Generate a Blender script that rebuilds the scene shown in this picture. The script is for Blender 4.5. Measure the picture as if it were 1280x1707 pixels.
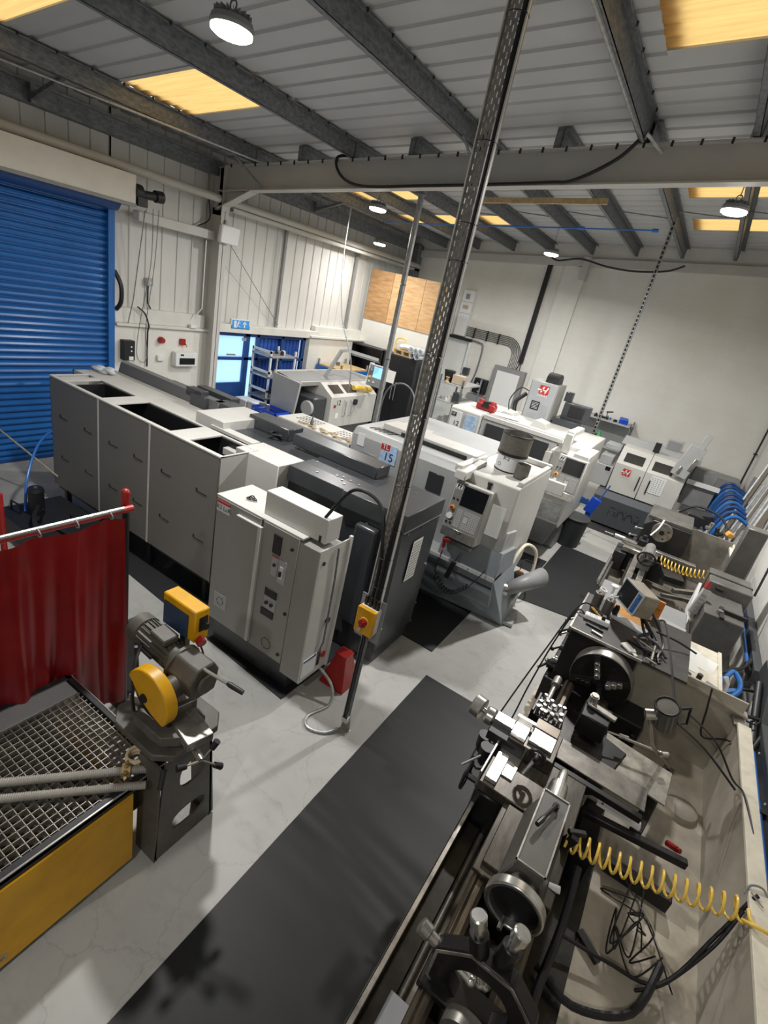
import bpy, bmesh, math, random
from mathutils import Vector, Matrix
random.seed(7)
for o in list(bpy.data.objects): bpy.data.objects.remove(o)
SC = bpy.context.scene
COL = SC.collection
PI = math.pi
R = math.radians

# ---------------------------------------------------------------- camera, light, exposure
cam_d = bpy.data.cameras.new('camera')
cam = bpy.data.objects.new('camera', cam_d); COL.objects.link(cam); SC.camera = cam
cam_d.sensor_fit = 'VERTICAL'; cam_d.sensor_height = 24.0
cam_d.lens = 847.0/1707.0*24.0
cam_d.clip_start = 0.05; cam_d.clip_end = 200
mm = Matrix(((0.82136157, -0.37669211, 0.42833191, 0.0),
             (0.53120358, 0.23155500, -0.81498775, 0.0),
             (0.20781706, 0.89693106, 0.39029058, 3.6),
             (0, 0, 0, 1)))
cam.matrix_world = mm
vs = SC.view_settings
vs.view_transform = 'Standard'; vs.look = 'None'; vs.gamma = 1.0; vs.use_curve_mapping = False
vs.exposure = 0.5
w = bpy.data.worlds.new('world'); SC.world = w; w.use_nodes = True
bg = w.node_tree.nodes['Background']
bg.inputs[0].default_value = (0.78, 0.9, 1.0, 1); bg.inputs[1].default_value = 1.25
HIGHBAY_WATTS = 92.0
HIGHBAY_GLOW = 14.0

# ---------------------------------------------------------------- materials
_m = {}
def mat(name, col, rough=0.5, metal=0.0, var=0.0, vscale=6.0, bump=0.0, bscale=40.0, emit=0.0, alpha=1.0, trans=0.0, stretch=(1,1,1), spec=0.5, col2=None):
    if name in _m: return _m[name]
    m = bpy.data.materials.new(name); m.use_nodes = True
    nt = m.node_tree; p = nt.nodes['Principled BSDF']
    p.inputs['Base Color'].default_value = (*col, 1)
    p.inputs['Roughness'].default_value = rough
    p.inputs['Metallic'].default_value = metal
    p.inputs['Specular IOR Level'].default_value = spec
    if trans: p.inputs['Transmission Weight'].default_value = trans
    if alpha < 1: p.inputs['Alpha'].default_value = alpha
    if emit:
        p.inputs['Emission Color'].default_value = (*col, 1); p.inputs['Emission Strength'].default_value = emit
    if var or bump:
        tc = nt.nodes.new('ShaderNodeTexCoord'); mp = nt.nodes.new('ShaderNodeMapping')
        mp.inputs['Scale'].default_value = stretch
        nt.links.new(tc.outputs['Object'], mp.inputs['Vector'])
    if var:
        n = nt.nodes.new('ShaderNodeTexNoise'); n.inputs['Scale'].default_value = vscale; n.inputs['Detail'].default_value = 6; n.inputs['Roughness'].default_value = 0.62
        nt.links.new(mp.outputs[0], n.inputs['Vector'])
        rp = nt.nodes.new('ShaderNodeValToRGB')
        c2 = col2 if col2 else tuple(min(1, c*(1+var*0.6)) for c in col)
        c1 = tuple(c*(1-var) for c in col)
        rp.color_ramp.elements[0].position = 0.33; rp.color_ramp.elements[1].position = 0.66
        rp.color_ramp.elements[0].color = (*c1, 1); rp.color_ramp.elements[1].color = (*c2, 1)
        nt.links.new(n.outputs['Fac'], rp.inputs['Fac']); nt.links.new(rp.outputs[0], p.inputs['Base Color'])
    if bump:
        n2 = nt.nodes.new('ShaderNodeTexNoise'); n2.inputs['Scale'].default_value = bscale; n2.inputs['Detail'].default_value = 3
        nt.links.new(mp.outputs[0], n2.inputs['Vector'])
        b = nt.nodes.new('ShaderNodeBump'); b.inputs['Strength'].default_value = bump; b.inputs['Distance'].default_value = 0.01
        nt.links.new(n2.outputs['Fac'], b.inputs['Height']); nt.links.new(b.outputs[0], p.inputs['Normal'])
    _m[name] = m
    return m

def translucent(name, col, mixd=0.15, glossy=0.0, stripes=0.0):
    m = bpy.data.materials.new(name); m.use_nodes = True; nt = m.node_tree
    for n in list(nt.nodes): nt.nodes.remove(n)
    o = nt.nodes.new('ShaderNodeOutputMaterial'); t = nt.nodes.new('ShaderNodeBsdfTranslucent'); d = nt.nodes.new('ShaderNodeBsdfDiffuse')
    mx = nt.nodes.new('ShaderNodeMixShader'); mx.inputs[0].default_value = mixd
    t.inputs[0].default_value = (*col, 1); d.inputs[0].default_value = (*col, 1)
    if stripes:
        tc = nt.nodes.new('ShaderNodeTexCoord'); mp = nt.nodes.new('ShaderNodeMapping'); mp.inputs['Scale'].default_value = (0.7, 14, 1)
        n = nt.nodes.new('ShaderNodeTexNoise'); n.inputs['Scale'].default_value = 2.2; n.inputs['Detail'].default_value = 4
        r = nt.nodes.new('ShaderNodeValToRGB'); r.color_ramp.elements[0].position = .3; r.color_ramp.elements[1].position = .7
        r.color_ramp.elements[0].color = (*[c*(1-stripes) for c in col], 1); r.color_ramp.elements[1].color = (*col, 1)
        nt.links.new(tc.outputs['Object'], mp.inputs[0]); nt.links.new(mp.outputs[0], n.inputs['Vector'])
        nt.links.new(n.outputs['Fac'], r.inputs[0]); nt.links.new(r.outputs[0], t.inputs[0])
    nt.links.new(t.outputs[0], mx.inputs[1]); nt.links.new(d.outputs[0], mx.inputs[2]); nt.links.new(mx.outputs[0], o.inputs[0])
    return m

def floor_mat():
    m = bpy.data.materials.new('painted concrete floor'); m.use_nodes = True; nt = m.node_tree; p = nt.nodes['Principled BSDF']
    tc = nt.nodes.new('ShaderNodeTexCoord')
    def noise(sc, det, stretch=(1,1,1)):
        mp = nt.nodes.new('ShaderNodeMapping'); mp.inputs['Scale'].default_value = stretch
        nt.links.new(tc.outputs['Object'], mp.inputs[0])
        n = nt.nodes.new('ShaderNodeTexNoise'); n.inputs['Scale'].default_value = sc; n.inputs['Detail'].default_value = det; n.inputs['Roughness'].default_value = .65
        nt.links.new(mp.outputs[0], n.inputs['Vector']); return n
    n1 = noise(0.9, 8); n2 = noise(5, 8, (1, 1.6, 1)); n3 = noise(2.3, 12)
    r1 = nt.nodes.new('ShaderNodeValToRGB'); r1.color_ramp.elements[0].position=.34; r1.color_ramp.elements[1].position=.62
    r1.color_ramp.elements[0].color=(.345,.345,.33,1); r1.color_ramp.elements[1].color=(.42,.42,.40,1)
    r2 = nt.nodes.new('ShaderNodeValToRGB'); r2.color_ramp.elements[0].position=.30; r2.color_ramp.elements[1].position=.46
    r2.color_ramp.elements[0].color=(.62,.62,.6,1); r2.color_ramp.elements[1].color=(1,1,1,1)
    mx = nt.nodes.new('ShaderNodeMix'); mx.data_type='RGBA'; mx.blend_type='MULTIPLY'; mx.inputs[0].default_value=.35
    nt.links.new(n1.outputs['Fac'], r1.inputs[0]); nt.links.new(n2.outputs['Fac'], r2.inputs[0])
    nt.links.new(r1.outputs[0], mx.inputs[6]); nt.links.new(r2.outputs[0], mx.inputs[7])
    # thin scratches: distorted voronoi edges
    vo = nt.nodes.new('ShaderNodeTexVoronoi'); vo.feature='DISTANCE_TO_EDGE'; vo.inputs['Scale'].default_value=1.7
    mpv = nt.nodes.new('ShaderNodeVectorMath'); mpv.operation='ADD'
    sc = nt.nodes.new('ShaderNodeVectorMath'); sc.operation='SCALE'; sc.inputs['Scale'].default_value=.35
    nt.links.new(n3.outputs['Color'], sc.inputs[0]); nt.links.new(tc.outputs['Object'], mpv.inputs[0]); nt.links.new(sc.outputs[0], mpv.inputs[1])
    nt.links.new(mpv.outputs[0], vo.inputs['Vector'])
    r3 = nt.nodes.new('ShaderNodeValToRGB'); r3.color_ramp.elements[0].position=.0; r3.color_ramp.elements[1].position=.012
    r3.color_ramp.elements[0].color=(.55,.55,.53,1); r3.color_ramp.elements[1].color=(1,1,1,1)
    nt.links.new(vo.outputs['Distance'], r3.inputs[0])
    mx2 = nt.nodes.new('ShaderNodeMix'); mx2.data_type='RGBA'; mx2.blend_type='MULTIPLY'; mx2.inputs[0].default_value=.35
    nt.links.new(mx.outputs[2], mx2.inputs[6]); nt.links.new(r3.outputs[0], mx2.inputs[7])
    nt.links.new(mx2.outputs[2], p.inputs['Base Color'])
    p.inputs['Roughness'].default_value=.5; p.inputs['Specular IOR Level'].default_value=.35
    return m

def block_mat():
    m = bpy.data.materials.new('white painted blockwork'); m.use_nodes = True; nt = m.node_tree; p = nt.nodes['Principled BSDF']
    tc = nt.nodes.new('ShaderNodeTexCoord'); sep = nt.nodes.new('ShaderNodeSeparateXYZ'); cmb = nt.nodes.new('ShaderNodeCombineXYZ')
    ad = nt.nodes.new('ShaderNodeMath'); ad.operation='ADD'
    nt.links.new(tc.outputs['Object'], sep.inputs[0]); nt.links.new(sep.outputs[0], ad.inputs[0]); nt.links.new(sep.outputs[1], ad.inputs[1])
    nt.links.new(ad.outputs[0], cmb.inputs[0]); nt.links.new(sep.outputs[2], cmb.inputs[1])
    br = nt.nodes.new('ShaderNodeTexBrick'); br.inputs['Scale'].default_value=1.0
    br.inputs['Brick Width'].default_value=.44; br.inputs['Row Height'].default_value=.225; br.inputs['Mortar Size'].default_value=.004
    br.inputs['Color1'].default_value=(.74,.735,.70,1); br.inputs['Color2'].default_value=(.75,.745,.71,1); br.inputs['Mortar'].default_value=(.70,.69,.65,1)
    nt.links.new(cmb.outputs[0], br.inputs['Vector'])
    n = nt.nodes.new('ShaderNodeTexNoise'); n.inputs['Scale'].default_value=1.2; n.inputs['Detail'].default_value=5
    nt.links.new(tc.outputs['Object'], n.inputs['Vector'])
    r = nt.nodes.new('ShaderNodeValToRGB'); r.color_ramp.elements[0].position=.3; r.color_ramp.elements[0].color=(.9,.88,.83,1); r.color_ramp.elements[1].position=.6
    nt.links.new(n.outputs['Fac'], r.inputs[0])
    mx = nt.nodes.new('ShaderNodeMix'); mx.data_type='RGBA'; mx.blend_type='MULTIPLY'; mx.inputs[0].default_value=.7
    nt.links.new(br.outputs['Color'], mx.inputs[6]); nt.links.new(r.outputs[0], mx.inputs[7]); nt.links.new(mx.outputs[2], p.inputs['Base Color'])
    b = nt.nodes.new('ShaderNodeBump'); b.inputs['Strength'].default_value=.12; b.inputs['Distance'].default_value=.006; b.invert=True
    nt.links.new(br.outputs['Fac'], b.inputs['Height']); nt.links.new(b.outputs[0], p.inputs['Normal'])
    p.inputs['Roughness'].default_value=.6
    return m

def ply_mat():
    m = bpy.data.materials.new('plywood'); m.use_nodes = True; nt = m.node_tree; p = nt.nodes['Principled BSDF']
    tc = nt.nodes.new('ShaderNodeTexCoord'); mp = nt.nodes.new('ShaderNodeMapping'); mp.inputs['Scale'].default_value=(1.2, 1, 7)
    n = nt.nodes.new('ShaderNodeTexNoise'); n.inputs['Scale'].default_value=3; n.inputs['Detail'].default_value=9; n.inputs['Distortion'].default_value=.6
    nt.links.new(tc.outputs['Object'], mp.inputs[0]); nt.links.new(mp.outputs[0], n.inputs['Vector'])
    r = nt.nodes.new('ShaderNodeValToRGB'); r.color_ramp.elements[0].position=.3; r.color_ramp.elements[1].position=.7
    r.color_ramp.elements[0].color=(.50,.29,.13,1); r.color_ramp.elements[1].color=(.70,.46,.24,1)
    nt.links.new(n.outputs['Fac'], r.inputs[0]); nt.links.new(r.outputs[0], p.inputs['Base Color']); p.inputs['Roughness'].default_value=.6
    return m

WHITE  = mat('machine white', (.55,.545,.515), .38, var=.06, vscale=2.5)
CREAM  = mat('cream paint', (.66,.655,.61), .45, var=.07, vscale=3)
LGREY  = mat('light grey machine enamel', (.29,.285,.265), .42, var=.04, vscale=3)
PGREY  = mat('pale grey enamel', (.40,.41,.41), .4, var=.08, vscale=3)
FEEDG  = mat('feeder grey enamel', (.19,.183,.168), .5, var=.03, vscale=2)
MGREY  = mat('mid grey enamel', (.25,.255,.26), .45, var=.1, vscale=4)
BGREY  = mat('blue grey enamel', (.27,.30,.33), .45, var=.12, vscale=4)
DGREY  = mat('charcoal enamel', (.048,.052,.058), .3, var=.15, vscale=3)
BLACK  = mat('black plastic', (.012,.012,.014), .45)
BLKM   = mat('black steel', (.022,.022,.024), .45, metal=.2, var=.3, vscale=20)
RUBBER = mat('black rubber', (.012,.013,.015), .6, bump=.2, bscale=60)
STEEL  = mat('bright steel', (.55,.54,.51), .28, metal=.9, var=.2, vscale=18)
WORN   = mat('worn machined steel', (.36,.34,.31), .34, metal=.7, var=.45, vscale=9)
OILY   = mat('oily dark iron', (.028,.025,.021), .35, metal=.35, var=.5, vscale=14)
GALV   = mat('galvanised steel', (.19,.20,.215), .5, metal=.35, var=.4, vscale=26, stretch=(1,.5,1))
GALVL  = mat('pale galvanised steel', (.42,.43,.43), .4, metal=.55, var=.25, vscale=22)
STEELW = mat('white painted steelwork', (.52,.51,.48), .5, var=.06, vscale=2)
CLAD   = mat('off white cladding', (.62,.615,.585), .5, var=.09, vscale=1.6, stretch=(1,1,.35))
ROOFW  = mat('roof lining sheet', (.50,.505,.51), .5, var=.06, vscale=1.5)
BLUE   = mat('shutter blue', (.022,.14,.44), .24, var=.1, vscale=3)
DBLUE  = mat('frame blue', (.012,.06,.22), .4)
BBLUE  = mat('bright blue plastic', (.01,.07,.55), .4)
PBLUE  = mat('airline blue', (.03,.16,.55), .35)
RED    = mat('red vinyl', (.15,.006,.008), .45, var=.25, vscale=5)
REDP   = mat('red paint', (.35,.015,.012), .4, var=.15, vscale=8)
YEL    = mat('yellow paint', (.70,.36,.005), .4, var=.12, vscale=6)
YELH   = mat('yellow hose', (.85,.58,.10), .35)
ORANGE = mat('orange folder', (.80,.28,.06), .55, var=.1)
SAWG   = mat('saw grey paint', (.095,.088,.075), .5, var=.25, vscale=9)
GREEN  = mat('green plastic', (.03,.45,.12), .35)
SCREEN = mat('dark screen glass', (.006,.007,.009), .12)
GLASSD = mat('smoked window', (.035,.037,.04), .12)
PAPER  = mat('paper', (.80,.80,.76), .7)
LABELW = mat('white label', (.75,.76,.76), .5)
LABELB = mat('pale blue label', (.42,.58,.78), .5, var=.3, vscale=30)
INK    = mat('black print', (.015,.015,.02), .6)
INKB   = mat('dark blue print', (.02,.05,.18), .6)
REDL   = mat('red print', (.50,.03,.02), .5)
LITSCR = mat('lit control screen', (.25,.55,.85), .3, emit=.7)
EXITM  = mat('exit sign blue', (.05,.33,.80), .4)
WOOD   = mat('pale wood', (.50,.36,.18), .6, var=.25, vscale=12)
CARD   = mat('grey brown card', (.45,.38,.28), .7)
TRAYB  = mat('stained tray paint', (.46,.41,.33), .42, var=.28, vscale=4, bump=.05)
GUARDB = mat('splash guard paint', (.40,.365,.30), .45, var=.16, vscale=4)
RAILC  = mat('cream rail', (.72,.67,.55), .5, var=.14, vscale=9)
DUSTY  = mat('dusty black top', (.035,.033,.030), .5, var=.5, vscale=7)
FILM   = mat('clear film', (.75,.80,.85), .15, alpha=.65)
CLEAR  = mat('clear plastic', (.8,.82,.8), .15, alpha=.45)
GLASS  = mat('clear glass', (.9,.95,1), .03, alpha=.25)
MESHM  = mat('grey mesh', (.16,.15,.13), .5, metal=.3, var=.3, vscale=60)
FLOORM = floor_mat(); BLOCK = block_mat(); PLY = ply_mat()
PLYD   = mat('darker plywood', (.47,.27,.12), .6, var=.3, vscale=4, stretch=(1,1,5))
AMBER  = translucent('yellowed rooflight', (.98,.57,.19), .1, stripes=.2)
FROST  = translucent('frosted door glass', (.50,.74,1.0), .1)

# ---------------------------------------------------------------- mesh helpers
class B:
    def __init__(s): s.bm = bmesh.new(); s.m = Matrix.Identity(4)
    def _v(s, p): return s.bm.verts.new(s.m @ Vector(p))
    def box(s, x0,x1,y0,y1,z0,z1):
        v = [s._v(p) for p in ((x0,y0,z0),(x1,y0,z0),(x1,y1,z0),(x0,y1,z0),(x0,y0,z1),(x1,y0,z1),(x1,y1,z1),(x0,y1,z1))]
        for f in ((0,3,2,1),(4,5,6,7),(0,1,5,4),(1,2,6,5),(2,3,7,6),(3,0,4,7)): s.bm.faces.new([v[i] for i in f])
        return s
    def rbox(s, c, size, rot=(0,0,0)):
        old = s.m
        s.m = old @ Matrix.Translation(c) @ Matrix.Rotation(R(rot[2]),4,'Z') @ Matrix.Rotation(R(rot[1]),4,'Y') @ Matrix.Rotation(R(rot[0]),4,'X')
        a,b,c_ = size; s.box(-a/2,a/2,-b/2,b/2,-c_/2,c_/2); s.m = old; return s
    def prism(s, axis, poly, a, b):
        def P(u,v,t): return (t,u,v) if axis=='x' else ((u,t,v) if axis=='y' else (u,v,t))
        A = [s._v(P(u,v,a)) for u,v in poly]; Bv = [s._v(P(u,v,b)) for u,v in poly]
        n = len(poly)
        s.bm.faces.new(A); s.bm.faces.new(Bv[::-1])
        for i in range(n): s.bm.faces.new((A[i],Bv[i],Bv[(i+1)%n],A[(i+1)%n]))
        return s
    def rings(s, rings, cap=True, closed=False):
        V = [[s._v(p) for p in r] for r in rings]; n = len(V[0])
        L = len(V)
        for k in range(L if closed else L-1):
            a = V[k]; b = V[(k+1)%L]
            for i in range(n): s.bm.faces.new((a[i],a[(i+1)%n],b[(i+1)%n],b[i]))
        if cap and not closed:
            s.bm.faces.new(V[0][::-1]); s.bm.faces.new(V[-1])
        return s
    def cyl(s, p0, p1, r, r1=None, n=20, cap=True):
        r1 = r if r1 is None else r1
        return s.rev(p0, p1, [(0,r),(1,r1)], n, cap)
    def rev(s, p0, p1, prof, n=24, cap=True, frac=True):
        p0 = Vector(p0); p1 = Vector(p1); d = p1-p0; L = d.length; d.normalize()
        u = d.orthogonal().normalized(); v = d.cross(u)
        rs = []
        for t,r in prof:
            c = p0 + d*(t*L if frac else t)
            rs.append([c + (u*math.cos(2*PI*i/n)+v*math.sin(2*PI*i/n))*max(r,1e-4) for i in range(n)])
        return s.rings(rs, cap)
    def tube(s, pts, r, n=8, sm=0, closed=False):
        pts = [Vector(p) for p in pts]
        if sm: pts = smooth_pts(pts, sm, closed)
        rs = []; u = None; L = len(pts)
        for i,p in enumerate(pts):
            if closed: t = (pts[(i+1)%L]-pts[i-1])
            else: t = (pts[min(i+1,L-1)]-pts[max(i-1,0)])
            if t.length < 1e-9: t = Vector((0,0,1))
            t.normalize()
            if u is None: u = t.orthogonal().normalized()
            else:
                u = u - t*u.dot(t)
                u = u.normalized() if u.length>1e-6 else t.orthogonal().normalized()
            v = t.cross(u)
            rs.append([p+(u*math.cos(2*PI*k/n)+v*math.sin(2*PI*k/n))*r for k in range(n)])
        return s.rings(rs, True, closed)
    def ring(s, c, ax, Rr, r, n=32, k=8):
        c = Vector(c); ax = Vector(ax).normalized(); u = ax.orthogonal().normalized(); v = ax.cross(u)
        rs = []
        for i in range(n):
            d = u*math.cos(2*PI*i/n)+v*math.sin(2*PI*i/n)
            rs.append([c+d*(Rr+r*math.cos(2*PI*j/k))+ax*(r*math.sin(2*PI*j/k)) for j in range(k)])
        return s.rings(rs, False, True)
    def hollow(s, c, ax, ro, ri, h, n=32):
        c = Vector(c); ax = Vector(ax).normalized(); u = ax.orthogonal().normalized(); v = ax.cross(u)
        rs = []
        for i in range(n):
            d = u*math.cos(2*PI*i/n)+v*math.sin(2*PI*i/n)
            rs.append([c+d*ri, c+d*ro, c+d*ro+ax*h, c+d*ri+ax*h])
        return s.rings(rs, False, True)
    def sph(s, c, r, sc=(1,1,1), n=12):
        mt = s.m @ Matrix.Translation(c) @ Matrix.Diagonal((sc[0],sc[1],sc[2],1))
        bmesh.ops.create_uvsphere(s.bm, u_segments=n, v_segments=max(6,n//2), radius=r, matrix=mt); return s
    def plate_hole(s, axis, poly, hole, a, b):
        # polygon with a hole of the same vertex count, extruded
        def P(u,v,t): return (t,u,v) if axis=='x' else ((u,t,v) if axis=='y' else (u,v,t))
        rs = [[s._v(P(*poly[i],a)), s._v(P(*poly[i],b)), s._v(P(*hole[i],b)), s._v(P(*hole[i],a))] for i in range(len(poly))]
        n = len(rs)
        for i in range(n):
            A = rs[i]; C = rs[(i+1)%n]
            for j in range(4): s.bm.faces.new((A[j],A[(j+1)%4],C[(j+1)%4],C[j]))
        return s
    def quad(s, pts): s.bm.faces.new([s._v(p) for p in pts]); return s
    def bend(s, loc, rot): s.m = Matrix.Translation(loc) @ Matrix.Rotation(R(rot[2]),4,'Z') @ Matrix.Rotation(R(rot[1]),4,'Y') @ Matrix.Rotation(R(rot[0]),4,'X'); return s

def smooth_pts(pts, k, closed=False):
    out = []; L = len(pts)
    rng = range(L if closed else L-1)
    for i in rng:
        g = (lambda j: pts[j%L]) if closed else (lambda j: pts[max(0,min(L-1,j))])
        p0,p1,p2,p3 = g(i-1),g(i),g(i+1),g(i+2)
        for q in range(k):
            t = q/k
            out.append(0.5*((2*p1)+(-p0+p2)*t+(2*p0-5*p1+4*p2-p3)*t*t+(-p0+3*p1-3*p2+p3)*t**3))
    if not closed: out.append(pts[-1])
    return out

ROOTLOC = {}
def wloc(o):
    return ROOTLOC.get(o.name, Vector((0,0,0)))
def build(name, b, m, parent=None, bevel=0.0, label=None, seg=1):
    bm = b.bm
    bmesh.ops.recalc_face_normals(bm, faces=bm.faces)
    vsx = [v.co for v in bm.verts]
    if parent is None:
        mn = Vector((min(v.x for v in vsx), min(v.y for v in vsx), min(v.z for v in vsx)))
        mx = Vector((max(v.x for v in vsx), max(v.y for v in vsx), max(v.z for v in vsx)))
        org = Vector(((mn.x+mx.x)/2, (mn.y+mx.y)/2, mn.z))
    else: org = wloc(parent)
    bmesh.ops.translate(bm, verts=bm.verts, vec=-org)
    for f in bm.faces: f.smooth = True
    for e in bm.edges:
        if len(e.link_faces)==2 and e.calc_face_angle(0) > 0.6: e.smooth = False
    me = bpy.data.meshes.new(name); bm.to_mesh(me); bm.free()
    me.materials.append(m)
    o = bpy.data.objects.new(name, me); COL.objects.link(o)
    if parent is None: o.location = org
    else: o.parent = parent
    ROOTLOC[o.name] = org.copy()
    if label: o['label'] = label
    if bevel:
        md = o.modifiers.new('bevel','BEVEL'); md.width = bevel; md.segments = seg; md.limit_method='ANGLE'; md.angle_limit = R(40)
    return o
def build_split(name, b, m, parent, bevel=0.0):
    bm = b.bm; seen = set(); groups = []
    for v in bm.verts:
        if v in seen: continue
        st = [v]; seen.add(v); g = []
        while st:
            q = st.pop(); g.append(q)
            for e in q.link_edges:
                o = e.other_vert(q)
                if o not in seen: seen.add(o); st.append(o)
        groups.append(g)
    out = []
    for g in groups:
        nb = B(); mp = {v: nb.bm.verts.new(v.co) for v in g}
        fs = set(f for v in g for f in v.link_faces)
        for f in fs: nb.bm.faces.new([mp[v] for v in f.verts])
        out.append(build(name, nb, m, parent, bevel))
    bm.free(); return out
def thing(name, label, cat, loc, group=None):
    o = bpy.data.objects.new(name, None); COL.objects.link(o); o.location = loc
    o.empty_display_size = .1
    ROOTLOC[o.name] = Vector(loc)
    o['label'] = label; o['category'] = cat
    if group: o['group'] = group
    return o
def tag(o, label, cat, group=None):
    o['label'] = label; o['category'] = cat
    if group: o['group'] = group
    return o
def struct(name, b, m, parent=None, bevel=0.0):
    o = build(name, b, m, parent, bevel)
    if parent is None: o['kind'] = 'structure'
    return o
def dup(root, loc, rz=0, label=None, group=None):
    r = root.copy(); COL.objects.link(r); r.location = loc; r.rotation_euler = (0,0,rz); ROOTLOC[r.name] = Vector(loc)
    if label: r['label'] = label
    if group: r['group'] = group
    for ch in list(root.children):
        c = ch.copy(); COL.objects.link(c); c.parent = r
        for g in ch.children:
            d = g.copy(); COL.objects.link(d); d.parent = c
    return r
def text(name, s, size, loc, xdir, ydir, m, parent, ext=.001, align='CENTER'):
    cu = bpy.data.curves.new(name, 'FONT'); cu.body = s; cu.size = size; cu.extrude = ext; cu.align_x = align; cu.align_y = 'CENTER'
    to = bpy.data.objects.new(name+'_tmp', cu); COL.objects.link(to)
    bpy.context.view_layer.update()
    me = bpy.data.meshes.new_from_object(to.evaluated_get(bpy.context.evaluated_depsgraph_get()))
    bpy.data.objects.remove(to)
    X = Vector(xdir).normalized(); Y = Vector(ydir).normalized(); Z = X.cross(Y)
    M = Matrix((( X.x,Y.x,Z.x,loc[0]),(X.y,Y.y,Z.y,loc[1]),(X.z,Y.z,Z.z,loc[2]),(0,0,0,1)))
    M = Matrix.Translation(-wloc(parent)) @ M
    me.transform(M); me.materials.clear(); me.materials.append(m)
    o = bpy.data.objects.new(name, me); COL.objects.link(o); o.parent = parent; ROOTLOC[o.name] = wloc(parent)
    return o
def emblem(parent, c, xd, yd, w):
    # red square with a slanted white H and the maker's word under it
    X = Vector(xd).normalized(); Y = Vector(yd).normalized(); Z = X.cross(Y); c = Vector(c)
    def pl(pts, off): return [c + X*(u*w) + Y*(v*w) + Z*off for u,v in pts]
    b = B(); b.quad(pl([(-.42,-.28),(.42,-.28),(.42,.5),(-.42,.5)],.001)); e = build('emblem_ground', b, REDL, parent)
    h = B()
    for pts in ([(-.30,-.12),(-.18,-.12),(.02,.40),(-.10,.40)],[(.06,-.12),(.18,-.12),(.38,.40),(.26,.40)],[(-.58,.05),(.16,.05),(.20,.16),(-.54,.16)]):
        h.quad(pl(pts,.003))
    build('emblem_letter', h, LABELW, e)
    text('emblem_word', 'HAAS', w*.34, tuple(c+Y*(-.36*w)+Z*.003), X, Y, LABELW, e)
    return e
# ================================================================= BUILDING
def zr(x): return 4.64 + .103*(x+7.53)       # underside of rafter
def zs(x): return zr(x) + .62                # roof lining
struct('floor', B().box(-8.7,1.7,-5,14.5,-.1,0), FLOORM)

# roof lining with grooves running down the slope
def roof_piece(b, xa, xb, ya, yb):
    ys = []; y = ya
    k = math.floor((ya+5)/.333)
    pts = [(ya,0)]
    g = k
    while True:
        c = -5 + (g+1)*.333
        if c+.05 > yb: break
        if c-.05 > ya: pts += [(c-.045,0),(c-.028,.022),(c+.028,.022),(c+.045,0)]
        g += 1
    pts.append((yb,0))
    for i in range(len(pts)-1):
        (y0,h0),(y1,h1) = pts[i],pts[i+1]
        b.quad([(xa,y0,zs(xa)+h0),(xb,y0,zs(xb)+h0),(xb,y1,zs(xb)+h1),(xa,y1,zs(xa)+h1)])
lights = [(-7.48,-5.5,2.2,3.38),(-7.48,-5.5,4.65,5.74),(-7.48,-5.5,9.05,10.2),(-7.48,-5.5,11.4,12.4),(-5.5,-4.5,11.4,12.3),
          (-1.33,.75,4.3,5.63),(-1.33,.75,9.1,10.15),(-1.33,.75,11.45,12.42)]
rb = B()
xcuts = [-8.75,-7.48,-5.5,-4.5,-1.33,.75,1.75]
for xa,xb in zip(xcuts, xcuts[1:]):
    y = -5.05
    for L in sorted([l for l in lights if l[0] <= xa+.01 and l[1] >= xb-.01], key=lambda l: l[2]):
        roof_piece(rb, xa, xb, y, L[2]); y = L[3]
    roof_piece(rb, xa, xb, y, 14.5)
struct('ceiling', rb, ROOFW)
for xc in xcuts[1:-1]:
    pass
sk = B()  # added opaque strips above the roof joints to stop daylight leaking in
for xc in (-7.48,-5.5,-4.5,-1.33,.75):
    sk.prism('y',[(xc-.12,zs(xc-.12)+.045),(xc+.12,zs(xc+.12)+.045),(xc+.12,zs(xc+.12)+.055),(xc-.12,zs(xc-.12)+.055)],-5.05,14.5)
struct('trim_7', sk, ROOFW)
for i,(xa,xb,ya,yb) in enumerate(lights):
    b = B(); n = 24
    for k in range(n):
        y0 = ya+(yb-ya)*k/n; y1 = ya+(yb-ya)*(k+1)/n
        h0 = .012*math.sin(k*1.9); h1 = .012*math.sin((k+1)*1.9)
        b.quad([(xa,y0,zs(xa)+h0),(xb,y0,zs(xb)+h0),(xb,y1,zs(xb)+h1),(xa,y1,zs(xa)+h1)])
    wdw = struct('window_%d'%(i+1), b, AMBER)
    f = B()
    f.quad([(xa,ya,zs(xa)-.01),(xb,ya,zs(xb)-.01),(xb,ya,zs(xb)+.03),(xa,ya,zs(xa)+.03)])
    for yy in (ya,yb): f.prism('y', [(xa,zs(xa)-.012),(xb,zs(xb)-.012),(xb,zs(xb)+.004),(xa,zs(xa)+.004)], yy-.03, yy+.03)
    build('window_frame', f, STEELW, wdw)

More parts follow.
